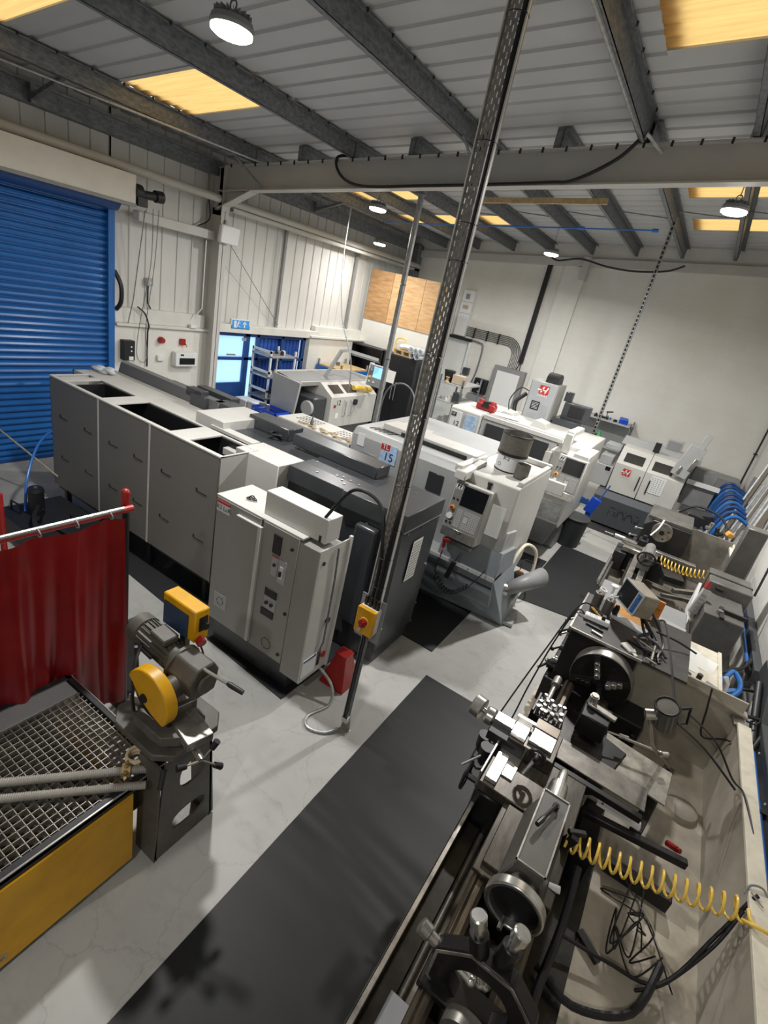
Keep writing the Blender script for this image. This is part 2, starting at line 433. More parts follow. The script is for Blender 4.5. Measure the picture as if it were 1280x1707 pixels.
# walls
def ribs(b, x, y0, y1, z0, z1, pitch=.30, out=-1):
    y = y0; pts = [(y0,0)]
    while y+pitch < y1:
        y += pitch; pts += [(y-.022,0),(y-.014,.02),(y+.014,.02),(y+.022,0)]
    pts.append((y1,0))
    for (a,h0),(c,h1) in zip(pts,pts[1:]):
        b.quad([(x+out*h0,a,z0),(x+out*h1,c,z0),(x+out*h1,c,z1),(x+out*h0,a,z1)])
wl = struct('wall_left', B().box(-8.62,-8.42,5.2,7.3,0,2.17).box(-8.62,-8.42,-5,.75,0,2.17), BLOCK)
c = B(); ribs(c, -8.55, 5.2, 14.35, 2.15, 5.2); ribs(c, -8.55, -5, 5.2, 3.95, 5.2); ribs(c, -8.55,-5,.8,2.1,4)
build('cladding', c, CLAD, wl)
build('pier', B().box(-8.62,-8.30,10.02,12.3,0,2.22), BLOCK, wl)
c = B(); c.box(-8.56,-8.36,5.2,7.3,2.17,2.22).box(-8.58,-8.42,5.2,7.0,2.22,2.46)
c.box(-8.58,-8.30,7.25,10.35,2.20,2.36).box(-8.58,-8.24,10.0,12.3,2.22,2.27).box(-8.56,-8.40,10.3,12.28,2.27,2.48)
build('ledge', c, CREAM, wl, bevel=.008)
struct('wall_far', B().prism('y',[(-8.6,0),(1.7,0),(1.7,zs(1.7)+.05),(-8.6,zs(-8.6)+.05)],14.35,14.5), BLOCK)
struct('wall_right', B().box(1.6,1.75,-5,14.4,0,zs(1.6)+.1), BLOCK)
struct('wall_back', B().prism('y',[(-8.7,0),(1.7,0),(1.7,zs(1.7)+.05),(-8.7,zs(-8.7)+.05)],-5.1,-5), BLOCK)
wp = struct('wall_store', B().box(-8.42,-6.08,12.26,12.32,0,4.07), BLOCK)
b = B(); b.box(-8.40,-7.68,12.235,12.258,2.84,4.07); build('plywood_sheet', b, PLYD, wp)
b = B(); b.box(-7.67,-6.74,12.235,12.258,2.84,4.07); build('plywood_sheet', b, PLY, wp)
b = B(); b.box(-6.73,-6.08,12.235,12.258,2.84,4.07); build('plywood_sheet', b, PLY, wp)
b = B().prism('y',[(-8.5,zs(-8.5)-.32),(1.6,zs(1.6)-.32),(1.6,zs(1.6)-.5),(-8.5,zs(-8.5)-.5)],14.2,14.35)
struct('trim_1', b, STEELW)
struct('trim_2', B().prism('z',[(-4.05,14.25),(-3.5,14.25),(-3.5,14.35),(-4.05,14.35)],0,zs(-3.8)-.5), BLOCK)
b = B()   # steel corner post and stub under the gable beam
b.box(-8.40,-8.18,14.0,14.3,3.9,zs(-8.3)-.2); struct('trim_3', b, GALV)
b = B().box(-3.62,-3.46,14.12,14.3,4.85,zs(-3.5)-.3); struct('trim_4', b, STEELW)

# steel frame: column, rafter with haunch
def ibeam_col(x0,x1,yc,z0,z1,fw=.165,t=.018):
    b = B(); b.box(x1-t,x1,yc-fw/2,yc+fw/2,z0,z1); b.box(x0,x0+t,yc-fw/2,yc+fw/2,z0,z1); b.box(x0,x1,yc-.006,yc+.006,z0,z1); return b
col = struct('trim_5', ibeam_col(-8.5,-8.16,7.07,0,zr(-8.2)-.26), STEELW)
b = B()
x0,x1 = -8.34,1.6
for (lo,hi,y0,y1) in ((0,.018,6.985,7.155),(.37,.388,6.985,7.155),(0,.388,7.064,7.076)):
    b.prism('y',[(x0,zr(x0)+lo),(x1,zr(x1)+lo),(x1,zr(x1)+hi),(x0,zr(x0)+hi)],y0,y1)
b.prism('y',[(-8.34,4.29),(-7.55,zr(-7.55)),(-8.34,zr(-8.34)+.02)],7.064,7.076)
b.prism('y',[(-8.34,4.27),(-7.52,zr(-7.52)-.01),(-7.52,zr(-7.52)+.012),(-8.34,4.29)],6.985,7.155)
b.box(-8.52,-8.16,6.985,7.155,zr(-8.3)+.37,zr(-8.3)+.39); b.box(-8.17,-8.15,6.985,7.155,4.27,zr(-8.2)+.38)
b.box(-8.5,-8.16,7.064,7.076,4.2,zr(-8.3)+.38); b.box(-8.5,-8.48,6.985,7.155,4.2,zr(-8.3)+.38)
raft = struct('trim_6', b, STEELW)
# bolts clips along the rafter top flange
b = B()
for k in range(34):
    x = -8.0+k*.28
    b.box(x-.012,x+.012,6.975,6.99,zr(x)+.345,zr(x)+.4)
build_split('flange_clip', b, BLKM, raft)

# Z purlins
def purlin(x, y0, y1, n, m=GALV):
    z = zr(x)+.40; h = .205; b = B()
    b.box(x-.004,x+.004,y0,y1,z,z+h)
    b.box(x-.004,x+.065,y0,y1,z+h-.003,z+h); b.box(x-.065,x+.004,y0,y1,z,z+.004)
    b.box(x-.066,x-.062,y0,y1,z,z+.02); b.box(x+.061,x+.065,y0,y1,z+h-.02,z+h)
    o = struct('trim_%d'%n, b, m)
    return o
n = 10
for x in (-7.48,-5.5,-3.53,-1.56,-.5,.6):
    o = purlin(x,-5,7.35,n); n += 1
    c = B().box(x-.09,x-.012,7.03,7.11,zr(x)+.38,zr(x)+.56); c.box(x-.018,x-.008,6.72,6.74,zr(x)+.41,zr(x)+.6)
    build('cleat', c, STEELW, o)
    c = B()
    for k in range(30):
        y = -4.9+k*.4; c.cyl((x+.066,y,zr(x)+.585),(x+.066,y,zr(x)+.612),.014,n=6)
    build_split('fixing', c, BLKM, o)
for x in (-7.48,-6.5,-5.5,-4.5,-3.5,-2.5,-1.53,-.5,.6):
    o = purlin(x+.012,7.02,14.3,n); n += 1
    if x in (-6.5,-4.5,-2.5):
        build('cleat', B().box(x-.085,x-.006,7.03,7.11,zr(x)+.38,zr(x)+.6), GALV, o)
# eaves beam and sag rods
b = B().box(-8.56,-8.36,-5,14.3,4.80,5.0); b.box(-8.56,-8.28,-5,14.3,5.0,5.03); struct('trim_%d'%n, b, GALV); n += 1
for (xa,xb,y) in ((-8.3,-7.5,4.05),(-8.3,-7.5,9.6)):
    b = B(); b.prism('y',[(xa,4.83),(xb,zr(xb)+.43),(xb,zr(xb)+.47),(xa,4.89)],y-.025,y+.025); b.box(xa-.03,xa+.03,y-.03,y+.03,4.8,5.02)
    struct('trim_%d'%n, b, GALV); n += 1
for (xa,xb) in ((-5.5,-4.5),(-4.5,-3.5),(-3.5,-2.5),(-2.5,-1.53),(-1.53,-.5),(-.5,.6)):
    b = B().tube([(xa,10.7,zr(xa)+.56),(xb,10.7,zr(xb)+.44)],.009,6); struct('trim_%d'%n, b, GALV); n += 1
# haunch knee brace struts between purlin and rafter
for (x,y,z,x2,y2,z2) in ((-7.44,6.45,zr(-7.48)+.42,-7.25,7.0,zr(-7.2)+.03),(-3.53,6.5,zr(-3.53)+.42,-3.40,7.0,zr(-3.4)+.05)):
    b = B().tube([(x,y,z),(x2,y2,z2)],.016,6); struct('trim_%d'%n, b, GALV); n += 1
# timber batten laid across far purlins
b = B().rbox((-3.4,9.2,zr(-3.4)+.36),(2.2,.05,.08),(0,-5.9,3)); struct('trim_%d'%n, b, WOOD); n += 1

# sheeting rails and eaves pipe on the left wall
for (y0,y1) in ((5.5,6.98),):
    b = B().box(-8.44,-8.28,y0,y1,3.78,3.93); struct('trim_%d'%n, b, STEELW, bevel=.01); n += 1
for (y0,y1) in ((.3,6.97),(7.17,14.3)):
    b = B().tube([(-8.22,y0,4.45),(-8.22,y1,4.45)],.065,14)
    if y0 > 7: b.box(-8.42,-8.18,y0+.1,y1,4.31,4.37)
    struct('trim_%d'%n, b, STEELW); n += 1
for y in (8.98,11.6):
    b = B().box(-8.5,-8.44,y-.03,y+.03,2.36,4.35); struct('trim_%d'%n, b, MGREY); n += 1

# ---- roller shutter
d = struct('door_1', B(), BLUE) if False else None
b = B(); pts = []; z = 0.0
pit = .098
prof = []
k = 0
while z < 3.95:
    for t,dx in ((0,0),(.10,.034),(.35,.048),(.62,.040),(.82,.008),(.9,0)):
        prof.append((z+t*pit, dx))
    z += pit
for (z0,d0),(z1,d1) in zip(prof,prof[1:]):
    b.quad([(-8.50+d0,.9,z0),(-8.50+d0,5.14,z0),(-8.50+d1,5.14,z1),(-8.50+d1,.9,z1)])
door = struct('door_1', b, BLUE)
build('guide', B().box(-8.52,-8.40,5.10,5.19,0,3.95).box(-8.40,-8.395,5.08,5.10,0,3.95), BLUE, door, bevel=.004)
build('guide', B().box(-8.52,-8.40,.82,.92,0,3.95), BLUE, door, bevel=.004)
build('bottom_rail', B().box(-8.50,-8.44,.9,5.1,0,.05), DBLUE, door)
sb = build('shutter_box', B().box(-8.5,-8.02,.7,5.28,3.99,4.37), CREAM, door, bevel=.006)
build('box_underside_rail', B().box(-8.5,-8.0,.7,5.28,3.95,3.99), MGREY, door)
build('shutter_roll', B().tube([(-8.25,.8,4.0),(-8.25,5.1,4.0)],.16,20), DBLUE, door)
mot = build('roller_motor', B().cyl((-8.10,5.28,4.16),(-8.10,5.40,4.16),.11).cyl((-8.06,5.36,4.14),(-8.06,5.66,4.17),.06).cyl((-8.06,5.62,4.17),(-8.06,5.74,4.18),.085).box(-8.16,-8.0,5.30,5.46,3.98,4.10), BLKM, door)
# wheel chain of the shutter, tied back to the wall
b = B()
b.tube([(-8.1,5.62,4.0),(-8.18,5.66,3.2),(-8.36,5.60,2.2),(-8.36,5.56,1.72),(-8.36,5.66,1.58),(-8.36,5.76,1.70),(-8.36,5.72,2.2),(-8.2,5.74,3.2),(-8.1,5.72,4.0)],.006,5,sm=6)
b.tube([(-8.12,5.50,3.95),(-8.3,5.44,2.6),(-8.38,5.40,2.2)],.008,5)
tag(build('pull_chain', b, GALV), 'long thin pull chain looping down the wall beside the blue roller shutter', 'chain')

# ---- blue glazed entrance
b = B()
X0,X1 = -8.50,-8.42
for (y0,y1) in ((7.30,7.38),(8.08,8.22),(8.42,8.50),(9.20,9.27),(9.93,10.02)): b.box(X0,X1,y0,y1,0,2.20)
for (z0,z1) in ((2.12,2.20),(1.63,1.69),(0,.06)): b.box(X0,X1,7.30,10.02,z0,z1)
b.box(X0,X1-.01,7.38,8.08,0,1.15); b.box(X0,X1-.01,8.22,8.42,0,.5)
d2 = struct('door_2', b, DBLUE, bevel=.004)
for (y0,y1,z0,z1) in ((7.38,8.08,1.15,1.63),(7.38,8.08,1.69,2.12),(8.22,8.42,.5,1.63),(8.22,8.42,1.69,2.12)):
    build('frosted_pane', B().quad([(-8.47,y0,z0),(-8.47,y1,z0),(-8.47,y1,z1),(-8.47,y0,z1)]), FROST, d2)
b = B(); ribs(b, -8.53, 8.5, 9.93, 0, 2.15, .12, -1); build('ribbed_panel', b, mat('blue ribbed sheet',(.03,.10,.42),.4,var=.3,vscale=6,stretch=(1,4,.5)), d2)
build('door_closer', B().box(-8.42,-8.37,7.98,8.06,2.04,2.1), GALVL, d2)
build('push_bar', B().box(-8.42,-8.39,7.6,7.82,1.73,1.76), MGREY, d2)
# ================================================================= LAMPS
def highbay(loc, label, power=1.0):
    x,y,z = loc
    t = thing('highbay_lamp', label, 'ceiling lamp', loc, 'round high bay lamps')
    b = B().rev((x,y,z-.0),(x,y,z+.09),[(0,.138),(.25,.145),(.6,.135),(.75,.09),(1,.06)],32)
    for k in range(18):
        a = 2*PI*k/18; b.rbox((x+.085*math.cos(a),y+.085*math.sin(a),z+.08),(.075,.006,.03),(0,0,math.degrees(a)))
    build('housing', b, BLKM if False else MGREY, t)
    lens = mat('lamp lens', (1,.97,.90), .4, emit=HIGHBAY_GLOW)
    build('lens', B().rev((x,y,z-.035),(x,y,z+.002),[(0,.11),(.4,.136),(1,.138)],32), lens, t)
    b = B(); b.ring((x,y,z+.13),(0,1,0),.03,.006,16,6); b.cyl((x,y,z+.15),(x,y,zr(x)+.42),.006,n=6)
    build('hanger', b, GALV, t)
    ld = bpy.data.lights.new('lamp_light','AREA'); ld.shape='DISK'; ld.size=.25; ld.energy=HIGHBAY_WATTS*power; ld.color=(1,.98,.95); ld.spread = R(170)
    lo = bpy.data.objects.new('lamp_light', ld); COL.objects.link(lo); lo.parent = t; lo.location=(0,0,-.045)
    return t
highbay((-3.5,2.97,4.95),'largest round high bay lamp, hanging nearest at the top left',1.15)
highbay((-5.5,7.85,4.78),'lit round high bay lamp just under the rafter, above the corrugated left wall',.7)
highbay((-7.48,11.0,4.56),'small round high bay lamp low near the far left corner above the plywood',.45)
highbay((-3.5,11.1,4.94),'lit round high bay lamp above the black cable drop on the far wall')
highbay((-.5,7.7,5.26),'bright round high bay lamp at the right under the amber rooflights',1.9)
highbay((-.6,-2.2,5.3),'added unseen round high bay lamp overhead behind the viewpoint',.6)  # assumed extra lamp, added out of sight to light the near end

# ================================================================= MATS
def mat_thing(poly, label, group=None, z=.012, m=RUBBER, corr=False):
    if not corr:
        b = B().prism('z', poly, 0.001, z); o = build('rubber_mat', b, m)
    return tag(o, label, 'mat', group)
mat_thing([(-1.24,-1.2),(-.02,-1.2),(-.02,4.28),(-1.30,4.28)] if False else [(-5.6,3.15),(-2.15,2.93),(-2.15,3.95),(-5.6,4.2)],'flat black rubber mat under the long bar feeder')
# ribbed and wavy mat along the near lathe
b = B(); nx,ny = 10,420
x0,x1,y0,y1 = -1.26,.05,-1.2,4.27
V = []
for j in range(ny+1):
    y = y0+(y1-y0)*j/ny; row = []
    for i in range(nx+1):
        u = i/nx; x = x0+(x1-x0)*u - .04*(y/4.27)
        yy = y + .10*u + .03*math.sin(u*4+y)
        w_ = math.sin(yy*13.3+2.1*math.sin(yy*3.1)+.8*math.sin(u*5+yy*2)) * math.sin(yy*6.1+.7+u) + .35*math.sin(yy*37+3*math.sin(yy*5.3+u*2))*math.sin(yy*2.7+2)
        h = .008 + .0050*(w_+1.5)*(.55+.45*math.sin(yy*2.3+u*2.5+1.2))
        row.append(b._v((x,y,h)))
    V.append(row)
for j in range(ny):
    for i in range(nx): b.bm.faces.new((V[j][i],V[j][i+1],V[j+1][i+1],V[j+1][i]))
wm = mat('ribbed rubber', (.0055,.006,.007), .5, spec=.35, var=.3, vscale=30, stretch=(.4,6,1))
tag(build('rubber_mat', b, wm), 'long wrinkled ribbed black rubber mat beside the near lathe', 'mat')
mat_thing([(-4.2,4.66),(-1.44,4.67),(-1.45,5.95),(-4.2,5.95)],'flat black rubber mat between the charcoal machine and the white turning centre')
mat_thing([(-1.12,6.72),(.1,7.12),(.55,7.25),(.1,9.44),(-1.11,9.45)] if False else [(-1.10,6.75),(.2,7.0),(.2,9.43),(-1.11,9.46)],'wide flat black rubber mat in front of the far grey lathe')
mat_thing([(-2.0,7.75),(-1.12,7.75),(-1.12,8.41),(-2.0,8.36)],'black rubber mat in front of the milling machine with the red rack on top')
mat_thing([(-1.06,11.72),(.12,11.72),(.12,12.7),(-1.09,12.62)] if False else [(-1.06,11.0),(.2,11.0),(.2,11.9),(-1.06,11.75)],'black rubber mat below the small lathe near the far wall', m=mat('dark mat',(.03,.03,.03),.6))

# ================================================================= MAIN STRUT WITH ISOLATOR
def perforated(b, x0, x1, y, z0, z1, cols=4, pitch=.056, slot=.028, sw=.30):
    n = int((z1-z0)/pitch); cw = (x1-x0)/cols
    for c in range(cols):
        xa = x0+c*cw; xs0 = xa+cw*(.5-sw/2); xs1 = xa+cw*(.5+sw/2)
        off = (pitch/2 if c%2 else 0)
        b.quad([(xa,y,z0),(xs0,y,z0),(xs0,y,z1),(xa,y,z1)]); b.quad([(xs1,y,z0),(xa+cw,y,z0),(xa+cw,y,z1),(xs1,y,z1)])
        z = z0
        for k in range(n):
            za = z0+k*pitch+off
            if za+slot > z1: break
            b.quad([(xs0,y,z),(xs1,y,z),(xs1,y,za),(xs0,y,za)]); z = za+slot
        b.quad([(xs0,y,z),(xs1,y,z),(xs1,y,z1),(xs0,y,z1)])
SX,SY = -1.51,3.056
t = thing('cable_post', 'tall perforated steel cable post with black cables rising from the floor to the roof', 'cable post', (SX,SY,0))
b = B(); perforated(b, SX-.052, SX+.03, SY, 1.35, 5.85)
b.box(SX-.054,SX-.051,SY-.015,SY+.028,1.35,5.84); b.box(SX+.056,SX+.059,SY-.012,SY+.03,1.1,5.84)
build('perforated_tray', b, mat('galvanised tray', (.34,.33,.31), .45, metal=.3, var=.2, vscale=14), t)
build_split('tray_edge', B().box(SX-.061,SX-.054,SY-.018,SY+.0,1.35,5.84).box(SX+.059,SX+.068,SY-.016,SY+.0,1.1,5.84), mat('bright zinc edge',(.75,.75,.73),.35,metal=.2), t)
b = B(); b.tube([(SX+.042,SY-.014,1.3),(SX+.042,SY-.016,3),(SX+.042,SY-.012,5.84)],.013,8); b.tube([(SX+.02,SY-.016,1.3),(SX+.028,SY-.02,2.1),(SX+.036,SY+.01,2.6),(SX+.036,SY+.012,5.84)],.013,8,sm=4)
b.tube([(SX-.02,SY-.02,1.32),(SX-.015,SY-.022,1.7),(SX-.03,SY-.05,1.95),(SX-.13,SY-.01,2.18),(SX-.40,SY+.02,2.19),(SX-.62,SY+.03,1.86)],.014,8,sm=8)
build('power_cable', b, BLACK, t)
b = B()
for z in (1.55,1.8,2.05,2.4,2.9,3.3,3.85,4.05,4.45,5.0): b.ring((SX+.01,SY,z),(0,0,1),.058,.0025,14,4); b.cyl((SX+.05,SY-.03,z),(SX+.075,SY-.045,z-.008),.002,n=5)
build_split('cable_tie', b, BLACK, t)
b = B().box(SX-.028,SX-.022,SY-.02,SY+.02,.14,1.1).box(SX+.016,SX+.022,SY-.02,SY+.02,.14,1.1).box(SX-.028,SX+.022,SY+.016,SY+.02,.14,1.1); build('lower_channel', b, GALV, t)
b = B().tube([(SX,SY-.005,.14),(SX,SY-.005,1.1)],.015,8); build('lower_cable', b, BLACK, t)
b = B().box(SX-.12,SX+.11,SY+.006,SY+.012,1.02,1.42).cyl((SX+.0,SY-.01,1.08),(SX+.0,SY+.006,1.08),.012,n=10); build('back_plate', b, MGREY, t)
b = B().box(SX-.04,SX+.05,SY-.045,SY+.045,.0,.006).prism('y',[(SX-.045,0),(SX+.05,0),(SX+.03,.17),(SX-.03,.17)],SY+.02,SY+.026).box(SX-.03,SX+.03,SY-.03,SY+.03,.12,.17)
b.cyl((SX-.035,SY-.06,0),(SX-.035,SY-.06,.05),.009,n=8); build('foot_bracket', b, STEEL, t)
t2 = thing('isolator_switch', 'yellow and white rotary isolator box with red knob on the cable post', 'switch', (SX,2.99,1.12))
build('base_box', B().box(-1.585,-1.425,2.99,SY+.006,1.13,1.36), LABELW, t2, bevel=.006)
build('front_cover', B().box(-1.588,-1.422,2.955,2.995,1.127,1.363), YEL, t2, bevel=.006)
build('knob_plate', B().cyl((-1.505,2.955,1.245),(-1.505,2.949,1.245),.042,n=24), YELH, t2)
k = build('knob', B().cyl((-1.505,2.949,1.245),(-1.505,2.925,1.245),.034,n=24).rbox((-1.505,2.915,1.24),(.018,.022,.07),(0,20,0)), REDP, t2)
build('padlock', B().rbox((-1.51,2.905,1.205),(.025,.014,.035),(0,10,0)), STEEL, t2)
b = B()
for dx in (-.05,-.01,.03,.06): b.cyl((SX+dx,3.02,1.35),(SX+dx,3.02,1.44),.015,n=10)
build_split('gland', b, BLACK, t2)
# far thin pole and slotted strut
t = thing('support_pole','plain slim galvanised pole dropping from the roof in front of the black cabinets','pole',(-4.5,7.46,0))
build('pole', B().box(-4.535,-4.465,7.43,7.49,0,zr(-4.5)+.42), GALVL, t, bevel=.004)
build('bracket', B().box(-4.56,-4.44,7.4,7.52,4.98,5.12), GALV, t)
b = B()
for z in (3.75,2.6,1.3,.9): b.ring((-4.5,7.46,z),(0,0,1),.052,.004,12,4)
build_split('cable_tie', b, BLACK, t)
t = thing('slotted_strut','slotted steel strut hanging to the small far lathe, with a row of dark holes','strut',(-1.5,10.8,1.2))
b = B(); perforated(b,-1.53,-1.47,10.8,1.2,zr(-1.5)+.5,1,.075,.05,.5); b.box(-1.475,-1.47,10.8,10.84,1.2,zr(-1.5)+.5); b.box(-1.53,-1.525,10.8,10.84,1.2,zr(-1.5)+.5)
build('channel', b, GALVL, t); build('channel_back', B().box(-1.525,-1.475,10.835,10.84,1.2,zr(-1.5)+.5), BLACK, t)
# air line under the far purlins, white flex, black cables
tag(build('air_pipe', B().tube([(-7.0,10.4,4.93),(-1.7,10.7,5.50)],.013,8).cyl((-1.78,10.695,5.49),(-1.68,10.7,5.50),.03,n=8).cyl((-3.02,10.62,5.36),(-2.9,10.63,5.375),.03,n=8), PBLUE), 'thin blue air pipe strung below the far purlins','pipe')
tag(build('hanging_flex', B().tube([(-6.54,8.5,4.83),(-6.5,8.48,3.9),(-6.3,8.45,3.0),(-5.95,8.5,2.25),(-5.9,8.55,1.6)],.012,6,sm=5), GALVL), 'thin pale flex hanging from the roof to the old lathe marked 12','cable')
tag(build('rafter_cable', B().tube([(-5.62,7.3,5.34),(-5.74,6.97,5.24),(-5.72,6.96,5.08),(-5.5,6.96,4.94),(-5.1,6.96,4.905),(-4.26,6.96,4.99),(-3.29,6.96,5.09),(-2.5,6.96,5.18),(-2.2,6.96,5.23),(-1.79,6.96,5.47),(-1.6,6.97,5.7)],.02,8,sm=6), BLACK), 'thick black cable looping along the lower edge of the painted rafter','cable')
tag(build('ceiling_cable', B().tube([(-4.2,12.9,5.2),(-3.9,12.9,5.05),(-3.4,12.95,5.16),(-2.8,13,5.1),(-2.2,13,5.1),(-1.6,13,5.2),(-1.3,13,5.35)],.02,8,sm=6), BLACK), 'black cable sagging below the far roof to the round lamp','cable')
tag(build('conduit', B().tube([(-1.60,-2,zr(-1.6)+.40),(-1.60,6.2,zr(-1.6)+.40),(-1.52,6.8,zr(-1.6)+.42),(-1.35,7.0,zr(-1.4)+.3)],.02,8,sm=3), GALVL), 'galvanised conduit clipped along the underside of the right hand near purlin','conduit')
tag(build('conduit', B().tube([(-8.1,-1,4.93),(-7.2,6.9,zr(-7.2)+.36)],.014,8), GALVL), 'thin conduit running below the leftmost near purlin','conduit')

# ================================================================= CHARCOAL TURNING CENTRE WITH BAR FEEDER
t = thing('turning_centre','large charcoal sliding head turning centre with grey electrical cabinet at its front','machine',(-3.0,3.9,0))
b = B(); b.box(-3.25,-1.80,3.90,4.68,.22,1.70); b.box(-4.84,-3.25,4.2,4.80,.22,1.68)
build('lower_body', b, DGREY, t, bevel=.006)
b = B().prism('z',[(-3.23,3.86),(-2.52,3.86),(-2.50,3.84),(-1.79,3.89),(-1.79,4.69),(-3.26,4.69)],1.62,1.79)
build('top_cover', b, DGREY, t, bevel=.005)
build('rear_top_cover', B().box(-4.84,-3.26,4.12,4.80,1.66,1.75), DGREY, t, bevel=.005)
build('body_foot', B().box(-2.3,-1.83,3.95,4.66,.03,.22), DGREY, t, bevel=.01)
build('service_panel', B().box(-2.28,-2.03,3.80,3.9,.45,1.55), DGREY, t, bevel=.03, seg=3)
build('duct', B().box(-3.68,-2.50,4.40,4.67,1.79,1.92), DGREY, t, bevel=.01)
build('duct', B().box(-4.50,-3.84,4.50,4.77,1.75,1.90), DGREY, t, bevel=.01)
b = B()
for (x,y) in ((-2.95,3.98),(-2.6,3.98),(-2.25,4.0),(-2.05,4.5),(-2.9,4.28),(-2.42,4.28),(-2.78,4.1),(-2.72,4.13),(-2.68,4.05),(-2.62,4.12),(-2.5,4.1),(-3.15,4.22),(-2.1,4.15),(-2.2,4.3)): b.cyl((x,y,1.79),(x,y,1.797),.012,n=10)
for x,y,z in ((-1.795,4.0,1.58),(-1.795,4.3,1.58),(-1.795,4.6,1.58),(-1.795,4.66,.5),(-1.795,4.66,1.0),(-1.795,3.93,.5),(-1.795,4.66,.25)): b.cyl((x,y,z),(x+.008,y,z),.011,n=10)
for x,z in ((-1.93,1.55),(-2.2,1.55),(-2.0,1.2),(-2.02,.8)): b.cyl((x,3.895,z),(x,3.885,z),.011,n=10)
build_split('bolt', b, STEEL, t)
build('cover_seam', B().box(-1.80,-1.787,3.9,4.68,1.607,1.615), GALVL, t)
build('notice', B().quad([(-1.785,4.16,1.45),(-1.785,4.36,1.45),(-1.785,4.36,.98),(-1.785,4.16,.98)]), PAPER, t)
b = B()
for i in range(13):
    for j in range(4): b.quad([(-1.783,4.18+j*.043,1.42-i*.033),(-1.783,4.18+j*.043+.03,1.42-i*.033),(-1.783,4.18+j*.043+.03,1.405-i*.033),(-1.783,4.18+j*.043,1.405-i*.033)])
build('notice_print', b, MGREY, t)
build('pale_end_housing', B().box(-3.86,-3.24,3.72,4.12,.5,1.79).box(-4.1,-3.86,3.76,4.1,1.62,1.70), PGREY if False else WHITE, t, bevel=.006)
build('pale_cover_box', B().box(-4.88,-4.40,4.02,4.78,1.70,1.86), WHITE, t, bevel=.004)
build('grey_rail', B().box(-4.6,-3.9,4.00,4.12,1.74,1.78), WHITE, t, bevel=.003)
# electrical cabinet
cab = build('electrical_cabinet', B().box(-3.27,-2.27,3.02,3.36,.30,1.62).box(-2.27,-2.03,2.99,3.30,.22,1.60), LGREY, t, bevel=.006)
build('cabinet_top', B().box(-3.28,-2.24,2.99,3.42,1.62,1.64), WHITE, cab, bevel=.003)
build('cabinet_plinth', B().box(-3.24,-2.22,3.06,3.5,.0,.30), DGREY, cab, bevel=.005)
build('cabinet_door', B().box(-3.265,-2.71,2.985,3.02,.31,1.62), LGREY, cab, bevel=.004)
build('cabinet_door', B().box(-2.68,-2.27,2.985,3.02,.31,1.62), LGREY, cab, bevel=.004)
build('door_edge', B().box(-2.715,-2.675,2.955,2.985,.34,1.55).box(-2.98,-2.675,2.955,2.985,1.545,1.56), WHITE, cab, bevel=.003)
build('cover_hood', B().box(-2.76,-2.07,3.06,3.25,1.64,1.86), WHITE, cab, bevel=.005)
build('side_flange', B().box(-2.035,-2.02,2.97,3.36,.25,1.63).box(-2.03,-2.0,3.34,3.37,.25,1.66), WHITE, cab, bevel=.003)
b = B().box(-2.54,-2.45,2.975,2.985,1.38,1.56).box(-2.56,-2.42,2.975,2.985,.94,1.01).box(-2.58,-2.43,2.975,2.985,.72,.79)
build_split('vent_grille', b, BLKM, cab)
build_split('switch_plate', B().box(-2.53,-2.46,2.98,2.985,1.16,1.36).box(-2.45,-2.36,2.98,2.985,1.12,1.35).box(-2.56,-2.42,2.98,2.985,.80,.93).box(-3.19,-3.02,2.98,2.985,.48,.64), PGREY, cab, bevel=.002)
build('breaker', B().box(-2.425,-2.39,2.972,2.98,1.17,1.29), LABELW, cab)
build_split('breaker_lever', B().box(-2.42,-2.40,2.955,2.972,1.2,1.25).cyl((-2.52,2.975,.87),(-2.52,2.96,.87),.018,n=12).cyl((-2.46,2.975,.87),(-2.46,2.96,.87),.018,n=12).cyl((-2.495,2.98,1.27),(-2.495,2.97,1.27),.016,n=12), BLACK, cab)
text('maker_mark','R3 LuR',.06,(-3.17,2.982,1.53),(1,0,0),(0,0,1),INK,cab)
build('maker_bar', B().box(-3.26,-3.09,2.979,2.984,1.575,1.595), REDL, cab)
build('maker_ground', B().box(-3.26,-3.09,2.9825,2.984,1.49,1.57), LABELW, cab)
build('warning_strip', B().box(-2.53,-2.46,2.977,2.981,1.345,1.36), REDL, cab)
b = B()
for k in range(10):
    a = 2*PI*k/10; b.rbox((-2.47+.055*math.cos(a),2.984,.43+.055*math.sin(a)),(.026,.003,.006),(0,-math.degrees(a)-90,0))
for k in range(6):
    a = 2*PI*k/6; b.rbox((-3.105+.04*math.cos(a),2.979,.56+.04*math.sin(a)),(.03,.003,.006),(0,-math.degrees(a)-90,0))
build_split('slot_ring', b, BLKM, cab)
b = B()
for x,z in ((-2.33,1.5),(-2.30,.86),(-2.31,.4)): b.cyl((x,2.985,z),(x,2.972,z),.016,n=12)
b.cyl((-2.02,3.02,1.5),(-2.012,3.02,1.5),.018,n=12); b.cyl((-2.02,3.24,.83),(-2.005,3.24,.83),.03,n=16); b.box(-2.02,-2.012,3.2,3.23,.33,.52)
build_split('lock', b, BLKM, cab)
build('side_label', B().box(-2.02,-2.013,2.985,3.17,.30,.50), LABELW, cab)
build('label_bar', B().box(-2.013,-2.010,2.99,3.16,.478,.492), INKB, cab)
build('red_disc', B().cyl((-2.02,3.28,.42),(-2.01,3.28,.42),.032,n=20), REDP, cab)
build('side_hinge_rod', B().tube([(-2.0,3.17,1.6),(-2.0,3.2,1.3),(-2.0,3.22,.6),(-2.0,3.16,.5)],.009,6), GALV, cab)
